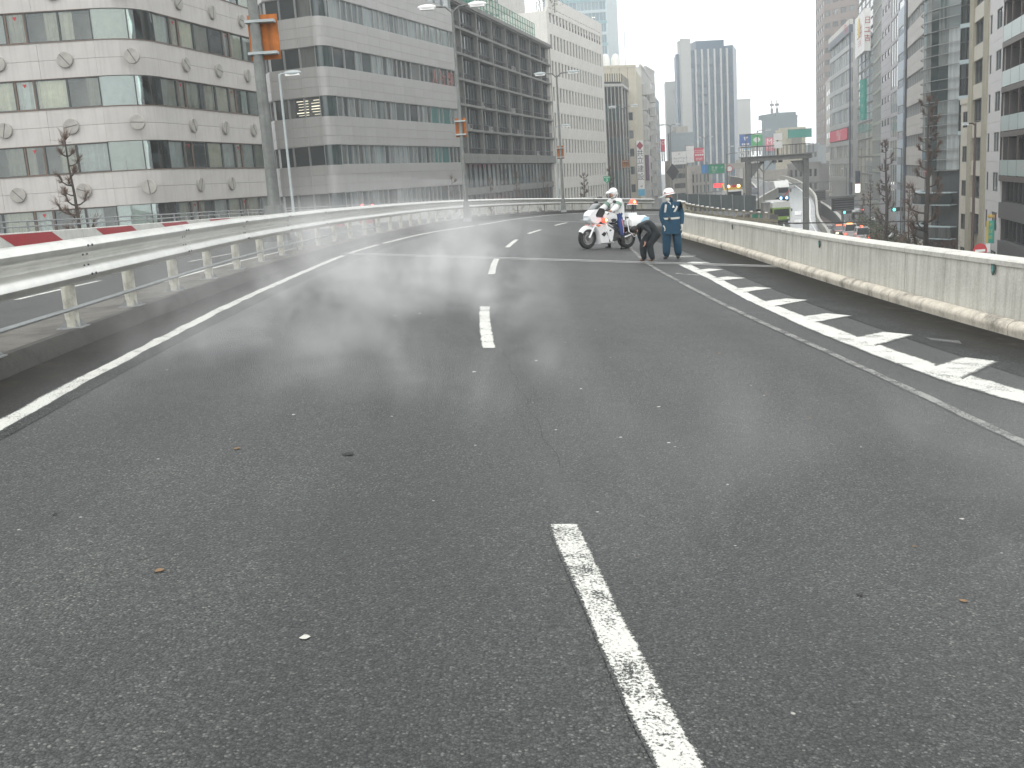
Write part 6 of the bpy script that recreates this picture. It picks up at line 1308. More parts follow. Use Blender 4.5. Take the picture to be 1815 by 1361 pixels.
for s, k in ((-.25, 1), (.75, 1)): mb = MB(); mb.ball((s, -.12, .72), (.2, .06, .22), m_lamp_b, 10, 6); mb.build('headlight', t)
for s in (-1, 1):
    mb = MB(); mb.box(s*1.4-.12, s*1.4+.12, -.2, -.1, 1.7, 2.3, M['dark']); mb.bar((s*1.2, 0, 2.3), (s*1.4, -.15, 2.2), .04, .04, M['dark']); mb.build('mirror', t)
    for y in (1.1, 7.5): wheel(t, (s*1.02, y, .48), .48, .28)
q = at(1336, 353, 175); car('blue white van half hidden left of the lorry', (q.x, q.y, 4.6), 2.9, mat('car_blue', (.1, .13, .4), .3, .05, coat=.5), 'van', None, 'rear')
# tow truck: cab roof with amber bar above the barrier
q = at(1302, 334, 140); t = thing('tow_truck', 'tow truck with yellow roof bar and lit red and orange beacons above the barrier', 'truck', (q.x, q.y, q.z-2.6), .1)
m_yel = mat('vehicle_yellow', (.6, .38, .05), .4, .06)
mb = MB(); mb.box(-1.1, 1.1, 0, 2.0, .5, 2.4, M['white']); mb.build('cab', t); mb = MB(); mb.box(-.95, .95, -.03, 0, 1.5, 2.2, m_carg); mb.build('windscreen', t); mb = MB(); mb.box(-1.0, 1.0, .2, .7, 2.45, 2.75, m_yel); mb.build('roof_bar', t)
mb = MB(); mb.box(-1.1, 1.1, 2.1, 6, .6, 1.2, M['steel']); mb.bar((0, 3, 1.2), (.3, 6.2, 3.1), .2, .25, m_yel); mb.build('crane_bed', t)
e_am = emis('beacon_amber', (1, .5, .12), 9)
for s, m_ in ((-.72, e_am), (.72, e_am), (.1, M['red'])): mb = MB(); mb.ball((s, .42, 2.9), (.2 if m_ is e_am else .35, .12, .2), m_, 10, 6); mb.build('beacon', t)
for s in (-1, 1):
    for y in (.9, 4.8): wheel(t, (s*.95, y, .45), .45, .26)
    mb = MB(); mb.box(s*1.3-.08, s*1.3+.08, -.1, 0, 1.5, 1.9, M['dark']); mb.build('mirror', t)

# ================================================================== PEOPLE
m_skin = mat('skin', (.42, .23, .16), .55, .06, 5); m_hair = mat('black_hair', (.015, .013, .012), .6, .2, 8)
m_navy = mat('worker_blue', (.005, .045, .085), .75, .22, 5, bump=.4, bscale=14); m_wj = mat('white_jacket', (.72, .73, .72), .7, .06, 5, bump=.45, bscale=12); m_tr = mat('police_trousers', (.02, .045, .16), .75, .15, 5, bump=.3, bscale=14)
m_blkc = mat('black_cloth', (.012, .017, .02), .8, .25, 5, bump=.4, bscale=14); m_glv = mat('grey_glove', (.5, .49, .43), .8, .1, 8); m_boot = mat('boot_leather', (.012, .012, .012), .4, .2, 8); m_refl = mat('reflective_tape', (.5, .5, .46), .5, .06, 9); m_shoe = mat('brown_shoe', (.2, .12, .08), .6, .2, 8); m_mask = mat('face_mask', (.62, .62, .58), .8, .05, 5); m_helm = mat('helmet_shell', (.76, .76, .75), .22, .03, 5, coat=.6)
def skin_body(name, J, B, root, zones, sub=2, extra=None):
    """continuous figure: joints {name:(x,y,z,radius)}, bones [(a,b,material key)]"""
    names = list(J); idx = {n: i for i, n in enumerate(names)}
    me = bpy.data.meshes.new('tmp'); me.from_pydata([J[n][:3] for n in names], [(idx[a], idx[b]) for a, b, _ in B], [])
    o = bpy.data.objects.new('tmp', me); COL.objects.link(o); md = o.modifiers.new('s', 'SKIN'); sv = me.skin_vertices[0].data
    for n in names:
        r = J[n][3]; sv[idx[n]].radius = r if isinstance(r, tuple) else (r, r)
    sv[idx['pelvis']].use_root = True; md.use_smooth_shade = True
    s2 = o.modifiers.new('ss', 'SUBSURF'); s2.levels = sub; bpy.context.view_layer.update()
    ev = o.evaluated_get(bpy.context.evaluated_depsgraph_get()); m = bpy.data.meshes.new_from_object(ev); bpy.data.objects.remove(o)
    mats = []; [mats.append(z) for _, _, z in B if z not in mats]
    m.materials.clear(); [m.materials.append(k) for k in mats]
    segs = [(Vector(J[a][:3]), Vector(J[b][:3]), mats.index(k), (J[a][3] if not isinstance(J[a][3], tuple) else J[a][3][0])) for a, b, k in B]
    for p in m.polygons:
        c = p.center; best = None
        for a, b, k, r in segs:
            d = b-a; t_ = max(0, min(1, (c-a).dot(d)/max(1e-6, d.dot(d)))); q = (c-(a+d*t_)).length-r*.8
            if best is None or q < best[0]: best = (q, k)
        p.material_index = best[1]; p.use_smooth = True
    m.name = name; return link('body', m, root)
def hand(J, B, key, wrist, c, d, n_, m, s=1.0):
    """palm and five finger chains: c palm centre, d finger direction, n_ across the palm"""
    c, d, n_ = Vector(c), Vector(d).normalized(), Vector(n_).normalized(); dn = d.cross(n_).normalized()
    J[key+'p'] = (*c, .030*s); B.append((wrist, key+'p', m))
    for i, (o, l) in enumerate(((-.032, .062), (-.011, .075), (.011, .07), (.032, .055))):
        a = c+n_*o*s+d*.035*s; b = a+d*l*.55*s+dn*.006; e = b+(d*.6+dn*.7).normalized()*l*.5*s
        J[key+'a%d' % i] = (*a, .0105*s); J[key+'b%d' % i] = (*b, .0095*s); J[key+'c%d' % i] = (*e, .008*s); B += [(key+'p', key+'a%d' % i, m), (key+'a%d' % i, key+'b%d' % i, m), (key+'b%d' % i, key+'c%d' % i, m)]
    a = c-n_*.04*s-d*.005; b = a-n_*.018*s+d*.035*s+dn*.01; J[key+'t'] = (*a, .012*s); J[key+'u'] = (*b, .0095*s); B += [(key+'p', key+'t', m), (key+'t', key+'u', m)]
def face(root, c, f, r=.1, mask=False):
    """eyes, nose, mouth and ears on a head centred at c looking along f"""
    c, f = Vector(c), Vector(f).normalized(); s = f.cross(Vector((0, 0, 1))).normalized(); u = s.cross(f)
    for k in (-1, 1):
        mb = MB(); mb.ball(c+f*r*.86+s*k*r*.34+u*r*.08, .012, m_hair, 8, 5); mb.build('eye', root, True); mb = MB(); mb.ball(c+s*k*r*.88-f*r*.05, (.02, .02, .03), m_skin, 8, 5); mb.build('ear', root, True)
    if mask: mb = MB(); mb.ball(c+f*r*.5-u*r*.45, (r*.62, r*.62, r*.55), m_mask, 14, 10); mb.build('face_mask', root, True)
    else: mb = MB(); mb.ball(c+f*r*1.0-u*r*.15, (.017, .017, .026), m_skin, 8, 5); mb.build('nose', root, True); mb = MB(); mb.ball(c+f*r*.86-u*r*.5, (.02, .02, .007), mat('lips', (.3, .12, .1), .5, 0) if 'lips' not in bpy.data.materials else bpy.data.materials['lips'], 8, 4); mb.build('mouth', root, True)
from mathutils.bvhtree import BVHTree
def tape(name, body, root, pts, w_, m, d=(0, 1, 0), off=.008, n=14, vert=None):
    """strip of cloth laid on the figure: pts in the (x,z) front plane, cast along d"""
    me = body.data; bv = BVHTree.FromPolygons([v.co for v in me.vertices], [p.vertices for p in me.polygons]); d = Vector(d); rows = []
    P = [Vector(p) for p in pts]; tot = sum((P[i+1]-P[i]).length for i in range(len(P)-1))
    for i in range(len(P)-1):
        k = max(2, int(n*(P[i+1]-P[i]).length/tot)); t_ = (P[i+1]-P[i]).normalized(); side = Vector((-t_.y, t_.x))*w_/2
        for j in range(k+1):
            c = P[i].lerp(P[i+1], j/k); r = []
            for e in (-1, -.33, .33, 1):
                q = c+side*e; h = bv.ray_cast(Vector((q.x, 0, q.y))-d*3, d)
                r.append(h[0]-d*off if h[0] else None)
            rows.append(r)
        rows.append(None)
    mb = MB()
    for a, b in zip(rows, rows[1:]):
        if a and b:
            for k in range(3):
                if all(q is not None for q in (a[k], a[k+1], b[k+1], b[k])) and max((a[k]-b[k]).length, (a[k]-a[k+1]).length) < .12: mb.face([a[k], a[k+1], b[k+1], b[k]], m)
    if mb.v: return mb.build(name, root, True)
def ell(mb, z0, z1, a, b, m, c0=(0, 0), c1=(0, 0), n=22, th_=.012):
    vs = []
    for (cx, cy), z, f in ((c0, z0, 1.0), ((c0[0]*.5+c1[0]*.5, c0[1]*.5+c1[1]*.5), (z0+z1)/2, None), (c1, z1, 0)):
        f = .5 if f is None else f; A = a[0]*f+a[1]*(1-f); Bb = b[0]*f+b[1]*(1-f)
        for k in range(n):
            t_ = 2*math.pi*k/n; w_ = 1+.035*math.sin(5*t_+z*9); vs.append((cx+A*w_*math.cos(t_), cy+Bb*w_*math.sin(t_), z))
    mb.add(vs, [(i*n+k, i*n+(k+1) % n, (i+1)*n+(k+1) % n, (i+1)*n+k) for i in range(2) for k in range(n)], m)
# ---- standing worker
p = onp(1192, 459); W = thing('person', 'person in blue rainwear with silver tape, white helmet and face mask standing by the parapet', 'person', (p.x, p.y, rz(p.x, p.y)))
J = dict(pelvis=(0, 0, .96, (.17, .13)), spine=(0, 0, 1.16, (.185, .14)), chest=(0, .0, 1.34, (.2, .14)), neck=(-.02, -.02, 1.46, .075), head=(-.04, -.03, 1.58, .092), crown=(-.05, -.03, 1.68, .08),
         shl=(-.17, 0, 1.40, .095), ell=(-.25, .03, 1.15, .078), wrl=(-.22, -.05, .93, .05), shr=(.19, 0, 1.40, .098), elr=(.275, .02, 1.15, .085), wrr=(.265, -.05, .93, .055),
         hpl=(-.11, 0, .84, .13), knl=(-.14, -.02, .5, .125), anl=(-.155, 0, .14, .105), hpr=(.1, 0, .84, .13), knr=(.14, -.02, .5, .125), anr=(.155, 0, .14, .105),
         fel=(-.15, .02, .06, .05), tol=(-.24, -.13, .045, .045), fer=(.15, .02, .06, .05), tor=(.12, -.17, .045, .045))
B = [('pelvis', 'spine', m_navy), ('spine', 'chest', m_navy), ('chest', 'neck', m_navy), ('neck', 'head', m_skin), ('head', 'crown', m_skin), ('chest', 'shl', m_navy), ('shl', 'ell', m_navy), ('ell', 'wrl', m_navy), ('chest', 'shr', m_navy), ('shr', 'elr', m_navy), ('elr', 'wrr', m_navy),
     ('pelvis', 'hpl', m_navy), ('hpl', 'knl', m_navy), ('knl', 'anl', m_navy), ('pelvis', 'hpr', m_navy), ('hpr', 'knr', m_navy), ('knr', 'anr', m_navy), ('anl', 'fel', m_boot), ('fel', 'tol', m_boot), ('anr', 'fer', m_boot), ('fer', 'tor', m_boot)]
hand(J, B, 'hr', 'wrr', (.255, -.075, .855), (-.15, -.2, -1), (.3, -1, 0), m_glv, 1.35); hand(J, B, 'hl', 'wrl', (-.19, -.08, .86), (.2, -.2, -1), (-.3, -1, 0), m_glv, 1.35)
wb = skin_body('person_body', J, B, W, None)
mb = MB(); ell(mb, .66, 1.22, (.27, .235), (.205, .17), m_navy); mb.build('jacket', W, True)
mb = MB(); mb.sm = True; c = Vector((-.05, -.03, 1.68)); Mh = Matrix.Translation(c) @ Matrix.Rotation(math.radians(-8), 4, 'Y') @ Matrix.Scale(1.12, 4, (1, 0, 0))
mb.lathe([(.005, .155), (.05, .15), (.1, .12), (.13, .06), (.137, 0), (.145, -.01), (.137, -.014)], m_helm, 26, Mh); mb.ext([(-.12, -.012), (-.215, -.035), (-.215, -.045), (-.12, -.03)], -.07, .07, m_helm, Mh); hl = mb.build('helmet', W)
mb = MB(); mb.lathe([(.139, .018), (.1395, .03)], M['red'], 26, Mh); mb.build('helmet_stripe', W); mb = MB(); mb.ball(Mh @ Vector((-.095, -.095, .055)), .022, M['dark'], 8, 5); mb.build('helmet_emblem', W)
face(W, (-.045, -.035, 1.60), (-.75, -.65, -.18), .1, True); mb = MB(); mb.tube([(-.09, -.1, 1.49), (-.04, -.12, 1.46), (-.02, -.13, 1.41)], [.018, .014, .006], m_mask, 8); mb.build('collar_towel', W)
jb = wb
tape('tape', jb, W, [(-.14, 1.42), (-.19, 1.08)], .045, m_refl); tape('tape', jb, W, [(.15, 1.36), (-.02, 1.08)], .05, m_refl)
mb = MB()
for k in range(26):
    a0_ = math.pi*1.0+math.pi*k/26; a1_ = a0_+math.pi/26; mb.add([(.226*math.cos(a)*1.04, .187*math.sin(a)*1.06, z) for a in (a0_, a1_) for z in (1.035, 1.085)], [(0, 2, 3, 1)], m_refl)
mb.build('tape', W, True); mb = MB(); mb.ext([(-.03, -.03), (.035, -.03), (0, .045)], -.006, 0, m_wt); mb.build('chest_emblem', W, loc=(.04, -.158, 1.36)) ; mb = MB(); mb.ball((-.08, -.2, 1.06), (.035, .03, .06), M['dark'], 8, 6); mb.build('radio', W, True)
# ---- bending man
p = onp(1150, 463); W = thing('person', 'person in black clothes bending forward over the road with hands at the knees', 'person', (p.x, p.y, rz(p.x, p.y)))
J = dict(pelvis=(.2, 0, .80, (.18, .17)), spine=(.05, 0, .93, .165), chest=(-.10, -.01, .95, (.17, .16)), neck=(-.22, -.02, .88, .065), head=(-.29, -.03, .81, .08), crown=(-.34, -.03, .745, .078),
         shl=(-.12, -.19, .90, .08), ell=(.03, -.25, .74, .055), wrl=(-.08, -.2, .55, .032), shr=(-.12, .17, .90, .08), elr=(-.2, .2, .68, .055), wrr=(-.18, .12, .52, .032),
         hpl=(.19, -.1, .68, .155), knl=(.0, -.13, .44, .11), anl=(.07, -.12, .1, .08), hpr=(.15, .1, .68, .15), knr=(-.12, .1, .44, .11), anr=(-.11, .1, .1, .08),
         fel=(.11, -.12, .05, .045), tol=(-.04, -.15, .04, .042), fer=(-.07, .1, .05, .045), tor=(-.22, .08, .04, .042))
B = [('pelvis', 'spine', m_blkc), ('spine', 'chest', m_blkc), ('chest', 'neck', m_blkc), ('neck', 'head', m_skin), ('head', 'crown', m_skin), ('chest', 'shl', m_blkc), ('shl', 'ell', m_blkc), ('ell', 'wrl', m_blkc), ('chest', 'shr', m_blkc), ('shr', 'elr', m_blkc), ('elr', 'wrr', m_blkc),
     ('pelvis', 'hpl', m_blkc), ('hpl', 'knl', m_blkc), ('knl', 'anl', m_blkc), ('pelvis', 'hpr', m_blkc), ('hpr', 'knr', m_blkc), ('knr', 'anr', m_blkc), ('anl', 'fel', m_shoe), ('fel', 'tol', m_shoe), ('anr', 'fer', m_shoe), ('fer', 'tor', m_shoe)]
hand(J, B, 'hl', 'wrl', (-.1, -.19, .48), (-.2, .1, -1), (0, -1, 0), m_skin); hand(J, B, 'hr', 'wrr', (-.17, .1, .47), (.1, 0, -1), (0, -1, 0), m_skin)
wb = skin_body('person_body', J, B, W, None)
mb = MB(); mb.ball((-.325, -.03, .815), (.105, .095, .095), m_hair, 16, 10); mb.build('hair', W, True); face(W, (-.31, -.03, .78), (-.75, -.35, -.75), .092)
# ---- motorcycle, built in profile: x to the right from the front axle, z up
A0 = onp(1040.5, 441); A1 = onp(1131, 439.5); ang = math.atan2(A1.y-A0.y, A1.x-A0.x); MC = thing('police_motorcycle', 'white police motorcycle with lit red lamps standing across the lane', 'motorcycle', (A0.x, A0.y, rz(A0.x, A0.y)), ang)
tilt = math.atan(-PC*math.cos(ang)-PG*math.sin(ang)); MC.rotation_euler = (0, -tilt, ang)
m_mw = mat('white_fairing', (.78, .79, .79), .22, .04, 3, coat=.8); m_eng = mat('engine_metal', (.16, .16, .16), .4, .3, 8, .7); m_chr = mat('chrome', (.55, .55, .55), .15, .05, 5, 1.0); m_bp = mat('black_plastic', (.02, .02, .022), .45, .1, 6); m_ind = mat('indicator_orange', (.65, .14, .02), .3, .05, 5)
def slab(poly, w_, m, name, parent=None, y0=0, inset=.12, M_=None):
    c = Vector((sum(p[0] for p in poly)/len(poly), sum(p[1] for p in poly)/len(poly))); n = len(poly); vs = []
    for f, y in ((1-inset*1.9, -w_), (1-inset*.6, -w_*.86), (1, -w_*.45), (1, w_*.45), (1-inset*.6, w_*.86), (1-inset*1.9, w_)):
        for p in poly: q = c+(Vector(p)-c)*f; vs.append((q.x, y0+y, q.y))
    mb = MB(); mb.sm = True; mb.add(vs, [(i*n+k, i*n+(k+1) % n, (i+1)*n+(k+1) % n, (i+1)*n+k) for i in range(5) for k in range(n)]+[tuple(range(n-1, -1, -1)), tuple(5*n+k for k in range(n))], m); return mb.build(name, parent or MC)
WB = 1.53
wheel(MC, (0, 0, .32), .32, .12, 'y', 'front_wheel', True, 6); wheel(MC, (WB, 0, .32), .32, .17, 'y', 'rear_wheel', True, 6)
# fender as an arc over the tyre
mb = MB(); mb.sm = True; K = 12; vs = []
for k in range(K+1):
    a = math.radians(150-k*108/K); r = .348
    for y, dr in ((-.08, -.09), (-.07, -.01), (0, .02), (.07, -.01), (.08, -.09)): vs.append(((r+dr)*math.cos(a), y, .32+(r+dr)*math.sin(a)))
mb.add(vs, [(k*5+j, k*5+j+1, (k+1)*5+j+1, (k+1)*5+j) for k in range(K) for j in range(4)], m_mw); mb.build('front_fender', MC)
for s in (-1, 1): mb = MB(); mb.tube([(0, s*.1, .32), (.17, s*.1, .62), (.42, s*.1, 1.08)], [.032, .03, .026], m_mw if s else m_chr, 10); mb.build('fork', MC, True)
slab([(-.06, .97), (.0, 1.07), (.15, 1.16), (.34, 1.22), (.26, 1.12), (.19, 1.0), (.21, .93), (.42, .91), (.42, .80), (.28, .72), (.06, .76), (-.02, .84)], .16, m_mw, 'upper_fairing', inset=.05)
slab([(.12, 1.16), (.22, 1.26), (.34, 1.33), (.38, 1.27), (.34, 1.2), (.24, 1.14)], .17, mat('smoked_screen', (.06, .07, .07), .1, 0, coat=1), 'windscreen')
slab([(.2, .93), (.28, 1.12), (.38, 1.2), (.5, 1.18), (.54, 1.08), (.44, .92)], .18, m_bp, 'instrument_cowl', inset=.05); slab([(-.075, .83), (-.03, .96), (.03, .93), (.03, .82)], .13, mat('headlamp_glass', (.45, .5, .52), .1, 0, coat=1), 'headlight', inset=.08)
slab([(.16, .66), (.34, .73), (.6, .72), (.92, .56), (.9, .42), (.86, .22), (.78, .15), (.38, .14), (.33, .3), (.28, .5)], .19, m_mw, 'lower_fairing', inset=.06)
slab([(.36, .42), (.5, .52), (.6, .44), (.5, .34)], .197, m_bp, 'air_vent'); slab([(.68, .55), (.76, .58), (.79, .54), (.71, .5)], .196, m_bp, 'air_vent')
slab([(.46, .98), (.54, 1.07), (.7, 1.11), (.9, 1.08), (1.03, .98), (1.08, .86), (.95, .76), (.62, .76), (.5, .86)], .17, m_mw, 'fuel_tank')
mb = MB(); mb.bar((.62, -.175, 1.0), (.68, -.175, 1.05), .004, .02, m_bp); mb.build('tank_emblem', MC)
slab([(.74, .86), (.86, .9), (1.0, .88), (.96, .8), (.82, .77)], .18, m_bp, 'side_cover', inset=.08)
slab([(.6, .72), (1.0, .75), (1.25, .7), (1.28, .5), (1.15, .25), (.8, .18), (.7, .4)], .13, m_eng, 'engine', inset=.05)
mb = MB(); mb.tube([(.55, -.13, .78), (.8, -.15, .66), (1.12, -.14, .5), (1.2, -.13, .38)], .028, m_chr, 8); mb.tube([(.55, .13, .78), (.8, .15, .66), (1.12, .14, .5), (1.2, .13, .38)], .028, m_chr, 8); mb.build('frame', MC, True)
for s in (-1, 1): mb = MB(); mb.tube([(1.0, s*.2, .3), (1.3, s*.22, .34), (1.5, s*.24, .42), (1.78, s*.25, .5)], [.03, .045, .055, .05], m_chr, 12); mb.build('exhaust', MC, True)
mb = MB(); mb.bar((1.1, .12, .36), (WB, .12, .33), .04, .08, m_eng); mb.bar((1.1, -.12, .36), (WB, -.12, .33), .04, .08, m_eng); mb.build('swing_arm', MC)
slab([(1.0, .82), (1.1, .9), (1.3, .9), (1.5, .96), (1.56, .9), (1.35, .8), (1.1, .76)], .16, m_bp, 'seat')
slab([(1.22, .8), (1.45, .92), (1.78, 1.02), (1.95, 1.0), (1.88, .86), (1.6, .74), (1.35, .66)], .17, m_mw, 'tail_cowl'); slab([(1.46, .92), (1.47, 1.07), (1.82, 1.08), (1.83, .96)], .15, m_mw, 'radio_box', inset=.04)
m_pb = mat('pale_blue_stripe', (.3, .5, .62), .35, .05, coat=.5)
for s in (-1, 1):
    pn = slab([(1.42, .85), (1.55, .96), (1.95, 1.0), (2.1, .93), (2.05, .7), (1.85, .55), (1.5, .56), (1.4, .68)], .1, m_mw, 'pannier', y0=s*.29, inset=.08); slab([(1.75, .8), (1.9, .95), (2.1, .94), (2.06, .74), (1.85, .66)], .03, m_pb, 'blue_panel', pn, y0=s*.38)
    mb = MB(); mb.tube([(1.3, s*.27, .9), (1.32, s*.36, .5), (1.5, s*.38, .35), (1.78, s*.36, .45), (1.85, s*.3, .8)], .017, m_chr, 8); mb.build('rear_guard', MC, True)
    mb = MB(); mb.tube([(.5, s*.2, .78), (.48, s*.33, .7), (.5, s*.36, .45), (.62, s*.3, .22), (.85, s*.2, .2)], .017, m_chr if s > 0 else m_mw, 8); mb.build('crash_bar', MC, True)
    mb = MB(); mb.tube([(.42, s*.08, 1.08), (.5, s*.22, 1.12), (.62, s*.33, 1.09), (.72, s*.35, 1.08)], .014, m_bp, 8); hb = mb.build('handlebar', MC, True); mb = MB(); mb.tube([(.6, s*.32, 1.095), (.74, s*.355, 1.08)], .021, m_bp, 8); mb.build('grip', hb, True)
    mb = MB(); mb.tube([(.5, s*.25, 1.12), (.55, s*.36, 1.3), (.66, s*.4, 1.37)], .008, m_bp, 6); mb.ball((.68, s*.42, 1.38), (.045, .07, .045), m_bp, 12, 8); mb.build('mirror', MC, True)
    mb = MB(); mb.tube([(1.05, s*.15, .38), (1.05, s*.3, .36)], .015, m_eng, 6); mb.build('foot_peg', MC)
    mb = MB(); mb.ball((.21, s*.27, .68), (.09, .035, .03), m_ind, 12, 8); mb.build('indicator', MC, True)
for s in (-1, 1): mb = MB(); mb.ball((.42, s*.27, .83), (.10, .06, .07), emis('beacon_red_lens', (1, .09, .05), 1.4) if 'beacon_red_lens' not in bpy.data.materials else bpy.data.materials['beacon_red_lens'], 14, 10); rl = mb.build('red_lamp', MC, True); mb = MB(); mb.ball((.45, s*.31, .84), .035, emis('beacon_core', (1, .62, .12), 7) if 'beacon_core' not in bpy.data.materials else bpy.data.materials['beacon_core'], 10, 8); mb.build('bulb', rl, True)
mb = MB(); mb.tube([(1.72, 0, 1.0), (1.74, 0, 1.32)], .015, m_bp, 8); mb.tube([(1.8, 0, 1.0), (1.78, 0, 1.32)], .012, m_bp, 8); mb.box(1.63, 1.9, -.1, .1, 1.31, 1.335, m_mw); pole = mb.build('beacon_pole', MC)
mb = MB(); mb.lathe([(.12, 1.336), (.12, 1.37), (.1, 1.43), (.05, 1.475), (0, 1.48)], bpy.data.materials['beacon_red_lens'], 18, Matrix.Translation((1.77, 0, 0))); mb.build('beacon', pole, True); mb = MB(); mb.ball((1.75, -.1, 1.39), .035, bpy.data.materials['beacon_core'], 10, 8); mb.build('bulb', pole, True)
mb = MB(); mb.tube([(1.92, .1, .98), (2.02, .12, 1.32)], .007, m_bp, 5); mb.build('antenna', MC); mb = MB(); mb.tube([(.5, .3, 1.3), (.52, .34, 1.5)], .008, m_bp, 5); mb.build('antenna', MC)
mb = MB(); mb.tube([(.56, -.2, .5), (.57, -.27, .42), (.6, -.34, .2)], .012, m_bp, 6); mb.build('side_stand', MC); slab([(2.08, .76), (2.16, .8), (2.16, .74), (2.1, .7)], .08, M['red'], 'tail_light')
# ---- rider
ca, sa = math.cos(ang), math.sin(ang); RD_ = thing('person', 'person in white jacket, white helmet and blue trousers astride the motorcycle', 'person', (A0.x, A0.y, rz(A0.x, A0.y)-.02), ang)
dz = -(tilt)*0; k_ = -PC*ca-PG*sa   # ground slope along the machine
J = dict(pelvis=(1.24, 0, .86, (.17, .18)), spine=(1.25, 0, 1.04, (.2, .2)), chest=(1.19, 0, 1.27, (.2, .19)), neck=(1.11, 0, 1.42, .062), head=(1.09, 0, 1.53, .085), crown=(1.085, 0, 1.61, .08),
         shl=(1.16, -.18, 1.33, .12), ell=(.95, -.27, 1.14, .1), wrl=(.75, -.33, 1.08, .062), shr=(1.16, .18, 1.33, .12), elr=(.95, .27, 1.16, .1), wrr=(.75, .33, 1.08, .062),
         hpl=(1.2, -.13, .80, .115), knl=(1.12, -.29, .50, .082), bol=(1.13, -.31, .36, .07), anl=(1.14, -.33, .1+k_*1.14, .055), hpr=(1.2, .13, .80, .115), knr=(1.14, .29, .50, .082), bor=(1.14, .31, .36, .07), anr=(1.14, .33, .1+k_*1.14, .055),
         fel=(1.17, -.33, .045+k_*1.14, .042), tol=(1.0, -.36, .035+k_, .04), fer=(1.17, .33, .045+k_*1.14, .042), tor=(1.0, .36, .035+k_, .04))
B = [('pelvis', 'spine', m_wj), ('spine', 'chest', m_wj), ('chest', 'neck', m_wj), ('neck', 'head', m_skin), ('head', 'crown', m_skin), ('chest', 'shl', m_wj), ('shl', 'ell', m_wj), ('ell', 'wrl', m_wj), ('chest', 'shr', m_wj), ('shr', 'elr', m_wj), ('elr', 'wrr', m_wj),
     ('pelvis', 'hpl', m_tr), ('hpl', 'knl', m_tr), ('knl', 'bol', m_tr), ('bol', 'anl', m_boot), ('pelvis', 'hpr', m_tr), ('hpr', 'knr', m_tr), ('knr', 'bor', m_tr), ('bor', 'anr', m_boot), ('anl', 'fel', m_boot), ('fel', 'tol', m_boot), ('anr', 'fer', m_boot), ('fer', 'tor', m_boot)]
hand(J, B, 'hl', 'wrl', (.69, -.345, 1.085), (-1, -.1, -.35), (.1, -1, .1), m_skin); hand(J, B, 'hr', 'wrr', (.69, .345, 1.085), (-1, .1, -.35), (.1, -1, .1), m_skin)
rb = skin_body('person_body', J, B, RD_, None)
mb = MB(); ell(mb, .76, 1.06, (.2, .2), (.24, .2), m_wj, (1.25, 0), (1.24, 0)); mb.build('jacket', RD_, True)
mb = MB(); mb.sm = True; Mh = Matrix.Translation((1.095, 0, 1.60)) @ Matrix.Rotation(math.radians(-6), 4, 'Y') @ Matrix.Scale(1.12, 4, (1, 0, 0))
mb.ball((1.105, 0, 1.62), (.145, .125, .125), m_helm, 22, 14); mb.ext([(-.1, .07), (-.2, .02), (-.2, .005), (-.1, .02)], -.08, .08, m_helm, Mh); mb.ball((1.17, 0, 1.545), (.085, .118, .1), m_helm, 16, 10); mb.build('helmet', RD_)
mb = MB(); mb.ball((1.035, 0, 1.535), (.06, .085, .07), m_skin, 14, 10); mb.build('cheeks', RD_, True); face(RD_, (1.065, 0, 1.545), (-1, -.15, -.1), .09)
mb = MB(); mb.tube([(1.17, -.118, 1.56), (1.1, -.1, 1.45), (1.02, 0, 1.43)], .012, m_bp, 6); mb.build('chin_strap', RD_)
m_ab = mat('green_armband', (.16, .25, .2), .7, .05)
for s in (-1, 1):
    a = Vector(J['shl' if s < 0 else 'shr'][:3]); b = Vector(J['ell' if s < 0 else 'elr'][:3]); mb = MB(); mb.tube([a.lerp(b, .35), a.lerp(b, .7)], [.125, .118], m_ab, 16, False); mb.build('armband', RD_, True)
tape('trouser_stripe', rb, RD_, [(1.19, .80), (1.13, .40)], .032, mat('pink_piping', (.55, .25, .28), .7, .05))
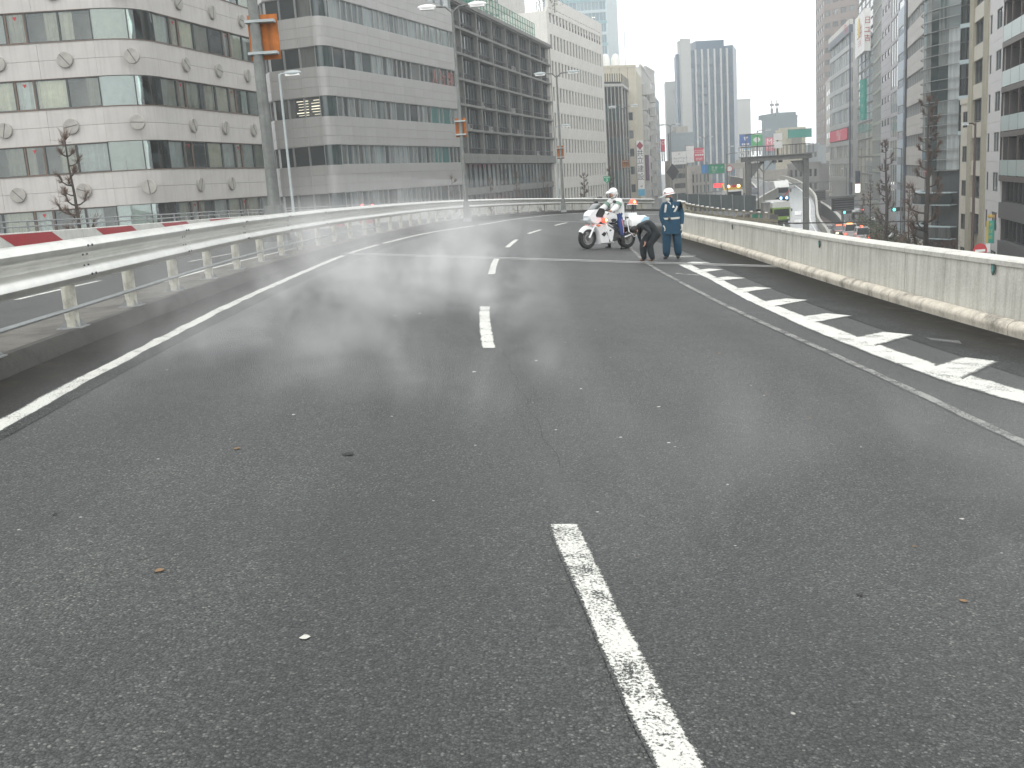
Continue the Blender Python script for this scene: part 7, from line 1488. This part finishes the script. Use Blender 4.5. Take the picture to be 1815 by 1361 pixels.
# pedestrians with umbrellas on the pavement
m_umb = mat('umbrella_white', (.6, .62, .62), .5, .08); 
def pedestrian(label, x, y, D, col, ucol, f=0):
    p = at(x, y, D); r = thing('person', label, 'person', (p.x, p.y, .13), f)
    k = 1.0; cm = mat('coat_'+str(x), col, .8, .1)
    J = dict(pelvis=(0, 0, .92, .13), spine=(0, 0, 1.12, .14), chest=(0, 0, 1.33, .15), neck=(0, 0, 1.48, .06), head=(0, 0, 1.58, .085), crown=(0, 0, 1.66, .075), shl=(-.17, 0, 1.38, .07), ell=(-.22, -.05, 1.15, .055), wrl=(-.1, -.25, 1.2, .035), shr=(.17, 0, 1.38, .07), elr=(.22, 0, 1.12, .055), wrr=(.2, -.05, .88, .035),
             hpl=(-.09, 0, .85, .1), knl=(-.1, -.08, .48, .07), anl=(-.1, .05, .1, .05), hpr=(.09, 0, .85, .1), knr=(.1, .04, .48, .07), anr=(.1, .12, .1, .05), fel=(-.1, 0, .04, .04), fer=(.1, .06, .04, .04))
    B = [('pelvis', 'spine', cm), ('spine', 'chest', cm), ('chest', 'neck', cm), ('neck', 'head', m_skin), ('head', 'crown', m_hair), ('chest', 'shl', cm), ('shl', 'ell', cm), ('ell', 'wrl', cm), ('chest', 'shr', cm), ('shr', 'elr', cm), ('elr', 'wrr', cm), ('pelvis', 'hpl', m_blkc), ('hpl', 'knl', m_blkc), ('knl', 'anl', m_blkc), ('pelvis', 'hpr', m_blkc), ('hpr', 'knr', m_blkc), ('knr', 'anr', m_blkc), ('anl', 'fel', m_boot), ('anr', 'fer', m_boot)]
    hand(J, B, 'hl', 'wrl', (-.07, -.28, 1.24), (.3, 0, 1), (0, -1, 0), m_skin); hand(J, B, 'hr', 'wrr', (.2, -.06, .82), (0, 0, -1), (0, -1, 0), m_skin); skin_body('person_body', J, B, r, None, 1)
    u = thing('umbrella', label.replace('person in', 'umbrella of the person in').replace(' under', ', seen as').split(' walking')[0], 'umbrella', (p.x, p.y, .13), f); mb = MB(); mb.tube([(-.07, -.28, 1.15), (-.05, -.1, 2.1)], .012, M['dark'], 6); mb.build('shaft', u); mb = MB(); mb.sm = True; mb.lathe([(.62, 1.78), (.55, 1.9), (.38, 2.02), (.18, 2.09), (0, 2.11)], ucol, 8, Matrix.Translation((-.05, -.1, 0))); mb.build('canopy', u)
for a in ((1512, 392, 165, (.08, .08, .09), m_umb, 'person in a dark coat under a pale umbrella walking beyond the white van'), (1545, 395, 142, (.3, .3, .3), m_umb, 'person in a grey coat under a pale umbrella walking near the slim street tree'), (1582, 425, 110, (.03, .03, .04), m_umb, 'person in black under a white umbrella walking left of the lamp post'), (1611, 432, 106, (.2, .22, .24), m_umb, 'person in a slate coat under a white umbrella walking right of the lamp post')):
    pedestrian(a[5], a[0], a[1], a[2], a[3], a[4], .3)
# rooftop plants on the white slit window block
rnd = random.Random(12); q = at(972, 40, 152); t = thing('roof_plant', 'dark wispy plants on the roof edge of the white slit window block', 'plant', (q.x, q.y+1, 33.6)); mb = MB()
for i in range(5): x = rnd.uniform(-1.5, 2.2); mb.tube([(x, 0, 0), (x+rnd.uniform(-.3, .3), 0, 1.6), (x+rnd.uniform(-.6, .6), 0, rnd.uniform(2, 3.2))], [.06, .04, .02], m_bark, 5)
mb.build('stems', t); mb = MB()
for i in range(260):
    c = Vector((rnd.gauss(.4, 1.3), rnd.gauss(0, .5), rnd.gauss(2.2, .6))); a = Vector((rnd.gauss(0, 1), rnd.gauss(0, 1), rnd.gauss(0, .5))).normalized()*.16; b = a.orthogonal().normalized()*.07; mb.face([c-a, c+b, c+a, c-b], m_leaf)
o = mb.build('leaves', t); o['kind'] = 'stuff'
